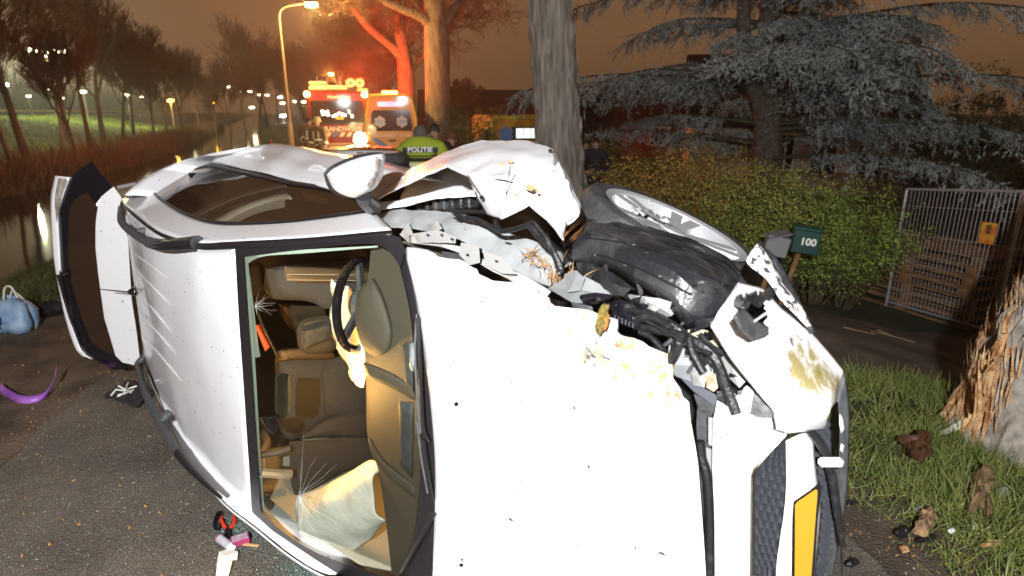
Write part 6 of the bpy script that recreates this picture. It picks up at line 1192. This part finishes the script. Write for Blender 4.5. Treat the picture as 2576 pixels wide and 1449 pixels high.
    mb.add(Vh, [(i * n + k, i * n + (k + 1) % n, (i + 1) * n + (k + 1) % n, (i + 1) * n + k) for i in range(m - 1) for k in range(n)])
    if hat is None: mk('hair', mb.mesh(), hair)
    else:
        hh = MB(); hh.lathe([(0, .085), (.04, .078), (.066, .045), (.074, .0), (.095, -.012), (.095, -.018), (.07, -.014)], Matrix.Translation((0, .012, .945)), 22); h2 = mk('helmet', hh.mesh(), hat)
    for sd in (-1, 1): e_ = MB(); e_.lathe([(0, -.006), (.006, 0), (0, .006)], Matrix.Translation((sd * .018, .066, .925)), 8); mk('eye', e_.mesh(), mat('eye dark', (.02, .015, .012), .3)); e_ = MB(); e_.box((sd * .05, .008, .915), (.010, .018, .03), bev=.004); mk('ear', e_.mesh(), m_skin)
    e_ = MB(); e_.add([(0, .085, .905), (-.010, .064, .902), (.010, .064, .902), (0, .064, .932)], [(0, 1, 3), (2, 0, 3), (1, 0, 2)]); mk('nose', e_.mesh(), m_skin); e_ = MB(); e_.box((0, .064, .885), (.03, .008, .007)); mk('mouth', e_.mesh(), mat('lips', (.30, .10, .08), .6))
    for nm, z, w_, h_, m, yo in (bands or []):
        rr = np.interp(z, [.50, .60, .70, .785], [.107, .102, .117, .10]); r2 = np.interp(z, [.50, .60, .70, .785], [.078, .075, .081, .07]); bb = MB(); nn = 40
        bb.add([((rr + .004) * w_ * math.cos(2 * math.pi * k / nn), (r2 + .004) * math.sin(2 * math.pi * k / nn), z + dz) for dz in (-h_, h_) for k in range(nn)], [(k, (k + 1) % nn, nn + (k + 1) % nn, nn + k) for k in range(nn)]); o = mk(nm, bb.mesh(), m); solid(o, .008, 0)
    if bands:
        for sd in (-1, 1):
            p, q_ = np.array(A(sd, 0)), np.array(A(sd, 1)); c = p * .45 + q_ * .55; d = (q_ - p) / np.linalg.norm(q_ - p); bb = MB(); bb.tube([c - d * .022, c + d * .022], .050, 16, cap=False); o = mk('sleeve_band', bb.mesh(), bands[0][4]); solid(o, .006, 0)
    return root, M_
m_hiv = mat('high visibility cloth', (.36, .46, .03), .7); m_navy = mat('dark navy cloth', (.016, .017, .022), .85); m_blk = mat('black cloth', (.018, .016, .016), .9); m_tan = mat('fire coat tan', (.16, .09, .035), .85); m_ltap = mat('silver yellow tape', (.80, .78, .55), .4); m_hair = mat('dark hair', (.03, .02, .014), .7); m_hairr = mat('auburn hair', (.16, .05, .025), .7); m_grey = mat('short grey hair', (.12, .10, .09), .8)
q = on_ground(1056, 9.2); OF, OM = person('person with back turned in a yellow green reflective police jacket', (q[0], q[1], .01), 1.97, R(4), m_hiv, m_navy, m_grey, 1, None, [('reflective_band', .655, 1., .016, m_ltap, 0), ('navy_band', .695, 1., .012, m_navy, 0), ('reflective_band', .585, 1., .014, m_ltap, 0), ('navy_band', .72, 1., .004, m_navy, 0)], sink=.055, wide=1.12)
TM = OM @ Matrix.Translation((0, -.094, .765)) @ Matrix.Rotation(R(90), 4, 'X')
me = text_mesh('POLITIE', .048, TM, .002, .0014); obj('back_lettering', me, m_wht, OF, local=True)
mb = MB(); mb.prism([OM @ Vector(v) for v in ((-.115, -.084, .748), (.115, -.084, .748), (.115, -.083, .782), (-.115, -.083, .782))], OM.to_3x3() @ Vector((0, -.003, 0))); mb.make('back_panel', mat('navy patch', (.02, .025, .05), .7), OF, False, local=True)
q = on_ground(1091, 10.6); person('tall person in a black coat facing us past the police jacket', (q[0], q[1], .01), 1.86, R(185), m_blk, m_navy, m_hair, 0)
q = on_ground(1134, 11.2); WM_, wmm = person('person with long auburn hair in a dark coat', (q[0], q[1], .0), 1.70, R(170), m_blk, m_navy, m_hairr, 0)
mb = MB(); mb.lathe([(.0, .085), (.05, .07), (.068, .02), (.075, -.06), (.08, -.12), (.05, -.125)], Matrix.Translation((0, -.012, .93)), 20); me = mb.mesh(); me.transform(wmm); hm = obj('long_hair', me, m_hairr, WM_, local=True)
dl = [p for p in me.polygons]
import bmesh as _bm
bmx = _bm.new(); bmx.from_mesh(me); inv = wmm.inverted(); _bm.ops.delete(bmx, geom=[f for f in bmx.faces if (inv @ f.calc_center_median()).y > .02 and (inv @ f.calc_center_median()).z < .955], context='FACES'); bmx.to_mesh(me); bmx.free()
fb_ = [('reflective_band', .60, 1., .018, m_ltap, 0), ('reflective_band', .50, 1., .018, m_ltap, 0)]
q = on_ground(776, 22.6); F1, fm1 = person('person with bare head in a tan fire coat with bright bands', (q[0], q[1], 0), 1.86, R(200), m_tan, m_tan, m_hair, 1, None, fb_)
q = on_ground(798, 22.0); F2, fm2 = person('person wearing a pale helmet and banded tan fire coat', (q[0], q[1], 0), 1.84, R(160), m_tan, m_tan, m_hair, 0, mat('pale helmet', (.75, .62, .30), .3), fb_)
for Fq, fm in ((F1, fm1), (F2, fm2)):
    for sd in (-1, 1):
        mb = MB(); mb.prism([fm @ Vector((sd * .055 + dx, .083 - abs(z_ - .7) * .05, z_)) for dx, z_ in ((-.012, .62), (.012, .62), (.012, .76), (-.012, .76))], fm.to_3x3() @ Vector((0, .004, 0))); mb.make('chest_band', m_ltap, Fq, False, local=True)
        c = [fm @ Vector((sd * .06, .0, z_)) for z_ in (.18, .215)]; mb = MB(); mb.tube(c, .058 * 1.85, 16, cap=False); mb.make('leg_band', m_ltap, Fq, local=True)
q = on_ground(1214, 21.); person('person in a white and green jacket left of the boxy ambulance', (q[0], q[1], at(1214, 322, 21.)[2] - 1.78), 1.78, R(150), mat('paramedic jacket', (.55, .62, .50), .7), mat('green cloth', (.03, .10, .06), .8), m_hair, 0, None, [('reflective_band', .60, 1., .02, m_ltap, 0)])
q = on_ground(1476, 14.6); person('slim person in dark clothes and bare legs beside the trunk', q, 1.64, R(180), m_blk, m_skin, m_hair, 0)
q = on_ground(1502, 14.2); person('person in a dark blue coat with arms crossed by the bushes', q, 1.72, R(165), mat('dark blue coat', (.025, .022, .04), .9), m_navy, m_hair, 1)
# ---- traffic cones beyond the roof
for px, y in ((541, 30), (1010 - 400 + 66, 44)):
    q = on_ground(px, y); c = thing('traffic_cone', 'small lit traffic cone on the bank by the canal' if px < 600 else 'small traffic cone far along the water', 'cone', q)
    MB().box(q + [0, 0, .02], (.36, .36, .04), bev=.01).make('base', mat('cone orange', (.75, .16, .02), .5), c); MB().lathe([(.14, .04), (.03, .72), (0, .72)], Matrix.Translation(Vector(tuple(q))), 16).make('cone', MATS['cone orange'], c); MB().lathe([(.104, .26), (.072, .46)], Matrix.Translation(Vector(tuple(q))) @ Matrix.Scale(1.0, 4), 16).make('band', m_wht, c)
# ================================================================== things strewn about
rs = np.random.default_rng(33)
def gz(p, dz=0.): return np.array([p[0], p[1], float(zg(p[0], p[1])) + .012 + dz])
b = gz(G(46, 832)); BG = thing('shopping_bag', 'blue carrier bag with pale handles on the grass', 'bag', b)
m_bl = mat('blue bag', (.10, .20, .36), .5, col2=(.30, .42, .55), nscale=7)
rows = []
for z, k in ((0, 1.), (.08, 1.06), (.18, 1.), (.27, .8), (.32, .45)):
    rows.append([b + [.17 * k * math.copysign(abs(math.cos(t)) ** .5, math.cos(t)), .12 * k * math.copysign(abs(math.sin(t)) ** .5, math.sin(t)), z] for t in np.linspace(0, 2 * math.pi, 25)])
o = part_bag = MB().grid(rumple(rows, .03, 9, 1)).make('bag', m_bl, BG); solid(o, .004)
MB().tube(crom([b + [-.07, 0, .30], b + [-.03, .0, .42], b + [.03, 0, .43], b + [.06, .02, .30]], 14), .010, 6).make('handle', mat('bag handle', (.62, .58, .50), .7), BG); MB().tube(crom([b + [-.05, .05, .30], b + [0, .05, .38], b + [.08, .05, .29]], 14), .008, 6).make('handle', MATS['bag handle'], BG)
MB().prism([b + [-.16, -.125, .06], b + [-.02, -.135, .05], b + [-.02, -.13, .17], b + [-.13, -.12, .20]], (0, -.004, 0)).make('print', mat('bag navy', (.02, .03, .10), .5), BG, False)
b = gz(G(130, 800)); MI = thing('broken_mirror', 'black broken mirror shell lying on the grass by the tailgate', 'car part', b)
MB().box(b + [0, 0, .09], (.26, .12, .17), Matrix.Rotation(R(-12), 3, 'Y') @ Matrix.Rotation(R(10), 3, 'Z'), bev=.05).make('shell', m_black, MI); MB().tube([b + [-.12, 0, .07], b + [-.22, 0, .04]], .015, 6).make('stub', m_metal, MI)
# purple strap
P = [G(0, 985), G(20, 1000), G(60, 1018), (G(110, 1010)), G(140, 990), G(150, 968)]; P = [gz(p, .006 + .05 * (i > 3) * (i - 3)) for i, p in enumerate(P)]; C = crom(P, 30)
rows = [[c + np.array([.0, .018 * k, .022 * k + .02]) for c in C] for k in (-1, 0, 1)]
o = MB().grid(rows).make('purple_strap', mat('purple strap', (.18, .05, .34), .4, col2=(.42, .16, .50), nscale=3), label='curled purple strap lying on the mud', cat='strap'); solid(o, .003)
# printed cloth under the rail
c0, c1, c2, c3 = G(262, 1010), G(330, 972), G(395, 1000), G(345, 1042)
rows = [[gz((c0 * (1 - u) + c1 * u) * (1 - v) + (c3 * (1 - u) + c2 * u) * v, .02 + .035 * (mnoise.noise(Vector((u * 4, v * 5, 2))) + .5)) for u in np.linspace(0, 1, 20)] for v in np.linspace(0, 1, 20)]
CLO = thing('printed_cloth', 'crumpled black cloth with a white line print under the roof rail', 'cloth', gz(c0)); o = MB().grid(rows).make('cloth', m_blk, CLO); solid(o, .004)
A = np.array(rows)
for L_ in ([(3, 2), (3, 6), (6, 9), (4, 13), (2, 16)], [(6, 3), (8, 7), (6, 12), (8, 16)], [(2, 9), (9, 10)], [(5, 5), (9, 5), (9, 12)]): MB().tube([A[i, j] + [0, 0, .008] for i, j in L_], .007, 5).make('white_line', m_bag, CLO)
# pliers and oddments
p = gz(G(574, 1345)); PL = thing('pliers', 'pliers with red handles lying open on the asphalt', 'pliers', p); sc_ = .0018
def pix(x, y, dz=.012): return gz(G(x, y), dz)
for hp_ in ([(573, 1342), (563, 1330), (558, 1318), (561, 1309)], [(577, 1342), (588, 1332), (592, 1320), (589, 1309)]): MB().tube(crom([pix(*q_) for q_ in hp_], 10), [.007, .008, .009, .010, .010, .010, .010, .009, .008, .006], 8).make('handle', mat('red grip', (.60, .045, .015), .4), PL)
for hp_ in ([(573, 1341), (571, 1352), (566, 1364)], [(577, 1341), (580, 1352), (584, 1362)]): MB().tube([pix(*q_) for q_ in hp_], [.008, .010, .006], 6).make('jaw', m_black, PL)
p = gz(G(548, 1330)); KY = thing('eyeglasses', 'black spectacles folded beside the red pliers', 'spectacles', p)
for q_ in ([(540, 1340), (541, 1322), (549, 1300), (552, 1300), (556, 1318), (554, 1342), (545, 1346), (540, 1340)], [(546, 1344), (546, 1325), (552, 1306)], [(553, 1300), (558, 1302), (556, 1330)]): MB().tube(crom([pix(*a, .015) for a in q_], 18), .004, 6).make('rim', m_gloss, KY)
p = gz(G(571, 1382)); CN = thing('spray_can', 'white and lilac spray tin beside the pink box', 'tin', p); a, c = pix(556, 1370, .022), pix(588, 1394, .022); d = (c - a)
for nm, t0, t1, r_, m in (('can', 0, .82, .021, mat('lilac print', (.30, .28, .34), .35, col2=(.42, .42, .44), nscale=30)), ('cap', .82, 1., .015, m_wht), ('foot_ring', -.04, 0, .0215, mat('pink rim', (.55, .12, .25), .4))): MB().tube([a + d * t0, a + d * t1], r_, 16).make(nm, m, CN)
p = pix(606, 1373, .02); BX = thing('small_carton', 'small pink and white carton on the asphalt', 'box', p); MB().box(p, (.085, .05, .035), Matrix.Rotation(R(28), 3, 'Z'), bev=.002).make('carton', mat('pink carton', (.30, .035, .10), .5), BX)
MB().box(p + [0, 0, .0185], (.07, .042, .002), Matrix.Rotation(R(28), 3, 'Z')).make('label', mat('carton label', (.36, .20, .28), .5, col2=(.45, .40, .43), nscale=50), BX)
MB().box(pix(629, 1380, .008), (.10, .012, .006), Matrix.Rotation(R(-8), 3, 'Z')).make('wooden_stick', mat('pale wood', (.55, .33, .14), .7), label='flat wooden stick beside the pink carton', cat='stick')
Q = [(553, 1400), (575, 1394), (601, 1404), (598, 1420), (588, 1424), (575, 1470), (545, 1470), (550, 1420)]; mb = MB(); ps = [pix(*a, .006 + rs.uniform(0, .02)) for a in Q]; cc = sum(ps) / len(ps) + [0, 0, .02]; mb.add(ps + [cc], [(i, (i + 1) % 8, 8) for i in range(8)])
o = mb.make('paper_tissue', m_bag, label='crumpled white paper tissue on the asphalt', cat='paper', smooth_=False); solid(o, .003)
MB().prism([pix(*a, .012) for a in ((690, 1380), (697, 1364), (730, 1378), (722, 1384))], (0, 0, .003)).make('paper_card', mat('orange card', (.60, .30, .06), .6, col2=(.75, .72, .70), nscale=6), label='folded orange and white card under the windscreen edge', cat='card', smooth_=False)
for k, Q in enumerate(([(738, 1392), (752, 1384), (765, 1392), (800, 1400), (790, 1410), (760, 1404)], [(752, 1412), (770, 1402), (778, 1412), (765, 1418)], [(820, 1425), (836, 1415), (838, 1432), (825, 1440)], [(770, 1424), (782, 1420), (784, 1428), (774, 1430)])):
    MB().prism([pix(*a, .008) for a in Q], (.006, .002, .014)).make('trim_shard', m_black, smooth_=False, label=['long black trim shard below the windscreen edge', 'pointed black trim shard in the glass crumbs', 'upright black trim shard at the windscreen foot', 'smallest black trim shard in the glass crumbs'][k], cat='car part')
# glass crumbs
P = []
while len(P) < 2600:
    px, py = (rs.normal(610, 45), rs.normal(1345, 30)) if rs.random() < .35 else (rs.normal(790, 55), rs.normal(1432, 24))
    if py < 1300 or py < 1290 + (px - 620) * .62: continue
    P.append((px, py))
P = np.array([gz(G(*p), .003) for p in P[:2600]]); n = len(P); s_ = rs.uniform(.0015, .0045, n)
V = P[:, None] + rs.normal(size=(n, 4, 3)) * s_[:, None, None]; V[:, :, 2] = np.maximum(V[:, :, 2], .011)
Fc = (np.arange(n)[:, None, None] * 4 + np.array([[0, 1, 2], [0, 3, 1], [1, 3, 2], [0, 2, 3]])[None]).reshape(-1, 3)
obj('glass_crumbs', np_mesh('glass_crumbs', V.reshape(-1, 3), Fc), mat('crumbled glass', (.35, .52, .46), .1, trans=.5), kind='stuff', label='scattered pale green crumbs of safety glass', cat='glass')
# dead leaves and grit
P = []
for _ in range(1500):
    y = rs.uniform(1.5, 7.5); P.append(gz((float(rc(y)) - 2.5 + rs.normal() * .8, y), .004))
for _ in range(700):
    y = rs.uniform(1.5, 4.5); P.append(gz((float(rc(y)) + 2.45 + rs.normal() * .35, y), .01))
for _ in range(260): y = rs.uniform(2, 5); P.append(gz((float(rc(y)) + rs.uniform(-2.3, -1), y), .003))
me = leaves(np.array(P), rs.uniform(.004, .014, len(P)), 'dead_leaves', 4.); obj('dead_leaves', me, mat('dead leaves', (.16, .075, .02), .8, col2=(.36, .19, .05), nscale=12), kind='stuff', label='fallen brown leaves and bark crumbs along the road edges', cat='leaves')
P = []
for _ in range(5200):
    y = rs.uniform(1.3, 6.); P.append(gz((float(rc(y)) + rs.uniform(-2.5, -.4), y), .001))
for _ in range(1400): y = rs.uniform(1.5, 3.6); P.append(gz((float(rc(y)) + rs.uniform(1.4, 2.7), y), .004))
P = np.array(P); n = len(P); V = P[:, None] + rs.normal(size=(n, 4, 3)) * rs.uniform(.0015, .0042, n)[:, None, None]; Fc = (np.arange(n)[:, None, None] * 4 + np.array([[0, 1, 2], [0, 3, 1], [1, 3, 2], [0, 2, 3]])[None]).reshape(-1, 3)
obj('grit', np_mesh('grit', V.reshape(-1, 3), Fc), mat('pale grit', (.30, .26, .20), .8, col2=(.5, .46, .4), nscale=40), kind='stuff', label='pale loose grit on the asphalt', cat='grit')
def chunk(name, outline, label, cat, m, up=.05, amp=.02, seed=1, dz=.03):
    ps = [pix(*a, dz) for a in outline]; c = sum(ps) / len(ps); rs2 = np.random.default_rng(seed); mb = MB(); rings = []
    for t, hgt in ((1., 0), (.95, .6), (.7, .95), (.35, 1.)): rings.append([c + (p - c) * t * (1 + .12 * rs2.normal()) + [0, 0, up * hgt + rs2.normal() * amp * .4] for p in resample(ps + [ps[0]], 21)])
    A = rumple(rings, amp, 22, seed); mb.grid(A); mb.add([c + [0, 0, up]] + [tuple(p) for p in A[-1]], [(0, i + 1, i + 2) for i in range(20)]); return mb.make(name, m, label=label, cat=cat, smooth_=True, angle=30)
m_bk = mat('loose bark', (.12, .075, .04), .95, col2=(.36, .22, .11), nscale=18, ndetail=8, bump=1., bscale=70)
chunk('bark_chunk', [(2425, 1320), (2432, 1270), (2440, 1235), (2455, 1212), (2490, 1205), (2498, 1240), (2490, 1290), (2484, 1335), (2470, 1338), (2460, 1305), (2440, 1335)], 'large shaggy piece of bark standing in the grass', 'bark', m_bk, .10, .03, 3)
chunk('bark_chunk', [(2290, 1362), (2308, 1340), (2305, 1315), (2330, 1306), (2345, 1318), (2342, 1350), (2330, 1372)], 'small brown piece of bark on the gritty road edge', 'bark', m_bk, .06, .02, 4)
chunk('wood_chip', [(2462, 1388), (2480, 1382), (2512, 1384), (2510, 1394), (2470, 1398)], 'orange wood chip in the near grass', 'wood', m_raw, .02, .006, 5)
chunk('wood_chip', [(2256, 1398), (2275, 1392), (2285, 1408), (2268, 1412)], 'small orange wood chip on the road edge', 'wood', m_raw, .015, .005, 6)
chunk('plastic_piece', [(2253, 1135), (2275, 1142), (2300, 1122), (2325, 1115), (2338, 1150), (2336, 1185), (2315, 1198), (2290, 1185), (2270, 1160)], 'torn dark brown plastic piece lying in the grass', 'car part', mat('brown black plastic', (.030, .018, .013), .3, col2=(.10, .04, .02), nscale=6), .05, .03, 7, .07)
chunk('plastic_piece', [(2246, 1362), (2262, 1352), (2282, 1358), (2276, 1374), (2256, 1376)], 'small black cup of plastic on the road edge', 'car part', m_black, .03, .01, 8)
chunk('plastic_piece', [(2298, 1380), (2335, 1374), (2355, 1368), (2350, 1376), (2310, 1388)], 'long black sliver of plastic in the grass edge', 'car part', m_black, .015, .004, 9)
chunk('plastic_piece', [(2122, 1445), (2136, 1428), (2160, 1436), (2150, 1442), (2140, 1449)], 'bent black scrap on the asphalt below the bumper', 'car part', m_black, .02, .006, 10)
chunk('plastic_piece', [(2124, 1282), (2140, 1278), (2156, 1284), (2136, 1290)], 'thin black scrap beside the bumper hose', 'car part', m_black, .012, .004, 15)
chunk('paint_flake', [(2378, 1355), (2392, 1348), (2402, 1358), (2388, 1364)], 'white paint flake on the grass edge', 'car part', m_paint, .012, .004, 11)
chunk('paint_flake', [(2430, 1342), (2450, 1338), (2455, 1348), (2436, 1352)], 'white paint flake under the shaggy bark', 'car part', m_paint, .012, .004, 12)
chunk('metal_clip', [(2500, 1256), (2530, 1250), (2534, 1264), (2506, 1270)], 'small grey metal clip in the grass', 'car part', m_metal, .03, .006, 13)
chunk('paint_flake', [(2296, 1298), (2315, 1294), (2320, 1304), (2304, 1308)], 'pale grey flake in the thin grass', 'car part', m_metal, .012, .004, 14)
for P_, lb in (([(2432, 1030), (2428, 1018), (2440, 1012), (2452, 1000), (2462, 995), (2462, 1022), (2448, 1034)], 'white piece of bumper stuck against the broken tree'), ([(2362, 1092), (2400, 1068), (2440, 1045), (2452, 1052), (2415, 1080), (2380, 1092)], 'long pale strip of bumper leaning on the broken tree')):
    g = G(P_[0][0], 1095); ps = [at(a, b2, g[1] - .05 + .12 * (1095 - b2) / 100) for a, b2 in P_]; mb = MB(); mb.prism(ps, (.004, .012, 0)); mb.make('bumper_piece', m_paint if 'white' in lb else mat('pale green white plastic', (.50, .53, .46), .4), label=lb, cat='car part', smooth_=False)
# bark on the hood
BK = thing('bark_slab', 'lichen covered slab of bark standing on the torn hood edge', 'bark', sk(1515, 840)); ol = [(1500, 835), (1495, 822), (1502, 800), (1508, 775), (1516, 764), (1534, 766), (1530, 790), (1526, 822), (1520, 830), (1510, 845)]
ps = resample([pp(x, y, h=-.475) for x, y in ol] + [pp(*ol[0], h=-.475)], 31)[:-1]; cc = ps.mean(0); vd = CAM - cc; vd /= np.linalg.norm(vd); V = []
for t, z in ((1., -.02), (1.0, 0), (.9, .012), (.6, .016), (.3, .017)): V += [cc + (p - cc) * t * (1 + .05 * rs.normal()) + vd * (z + .003 * rs.normal()) for p in ps]
mb = MB(); n = 30; mb.add(V + [cc + vd * .017], [(i * n + k, i * n + (k + 1) % n, (i + 1) * n + (k + 1) % n, (i + 1) * n + k) for i in range(4) for k in range(n)] + [(4 * n + k, 4 * n + (k + 1) % n, 5 * n) for k in range(n)])
mb.make('slab', mat('lichen bark', (.16, .11, .06), .95, col2=(.30, .22, .02), nscale=40, ndetail=8, bump=1., bscale=120), BK); 
mb = MB(); mb.prism([pp(x, y, h=-.470) for x, y in ((1524, 795), (1533, 790), (1529, 818), (1522, 832), (1518, 822))], vd * .006); mb.make('raw_edge', mat('orange bark flesh', (.34, .11, .02), .9), BK, False)
# straw of splintered wood caught in the metal
for k, (px, py, n_, s2) in enumerate(((1335, 640, 40, 16), (1395, 690, 60, 20), (1360, 660, 24, 12), (1170, 590, 12, 8), (1440, 700, 20, 14))):
    P = np.array([pp(px + rs.normal() * s2 * .6, py + rs.normal() * s2 * .5, h=-.585 + rs.normal() * .01) for _ in range(n_)]); D = rs.normal(size=(n_, 3)); me = blades(P, D, rs.uniform(.015, .05, n_), rs.uniform(.0008, .002, n_), 'straw', .5)
    obj('wood_straw', me, mat('splinter straw', (.30, .16, .06), .8), label=['tuft of wood splinters on the bare inner wing', 'thickest tuft of wood splinters at the torn metal corner', 'middle tuft of wood splinters on the inner wing', 'few thin splinters by the bracket', 'few splinters on the crumpled grey metal'][k], cat='splinters', kind='stuff')
# dead stalks on the driveway
for k, L_ in enumerate(([(2190, 842), (2230, 850), (2300, 870)], [(2120, 832), (2160, 842), (2200, 850)], [(2205, 838), (2240, 852)])):
    MB().tube([gz(G(*p), .03) for p in L_], .007, 5).make('dry_stalk', mat('dry stalk', (.30, .20, .10), .9), label=['longest dry stalk lying across the driveway', 'second dry stalk on the driveway, near the hedge', 'short dry stalk crossing the longest one'][k], cat='stalk')
# ================================================================== damp night air
mh = bpy.data.materials.new('damp air'); mh.use_nodes = True; th_ = mh.node_tree; th_.nodes.clear(); oh = th_.nodes.new('ShaderNodeOutputMaterial'); pv = th_.nodes.new('ShaderNodeVolumePrincipled')
pv.inputs['Color'].default_value = (.95, .93, .9, 1); pv.inputs['Density'].default_value = .0019; pv.inputs['Anisotropy'].default_value = .72; th_.links.new(pv.outputs[0], oh.inputs['Volume'])
MB().box((-60, 280, 18), (1300, 640, 42)).make('haze', mh, smooth_=False, kind='stuff', label='thin damp air lit by the lamps', cat='haze')
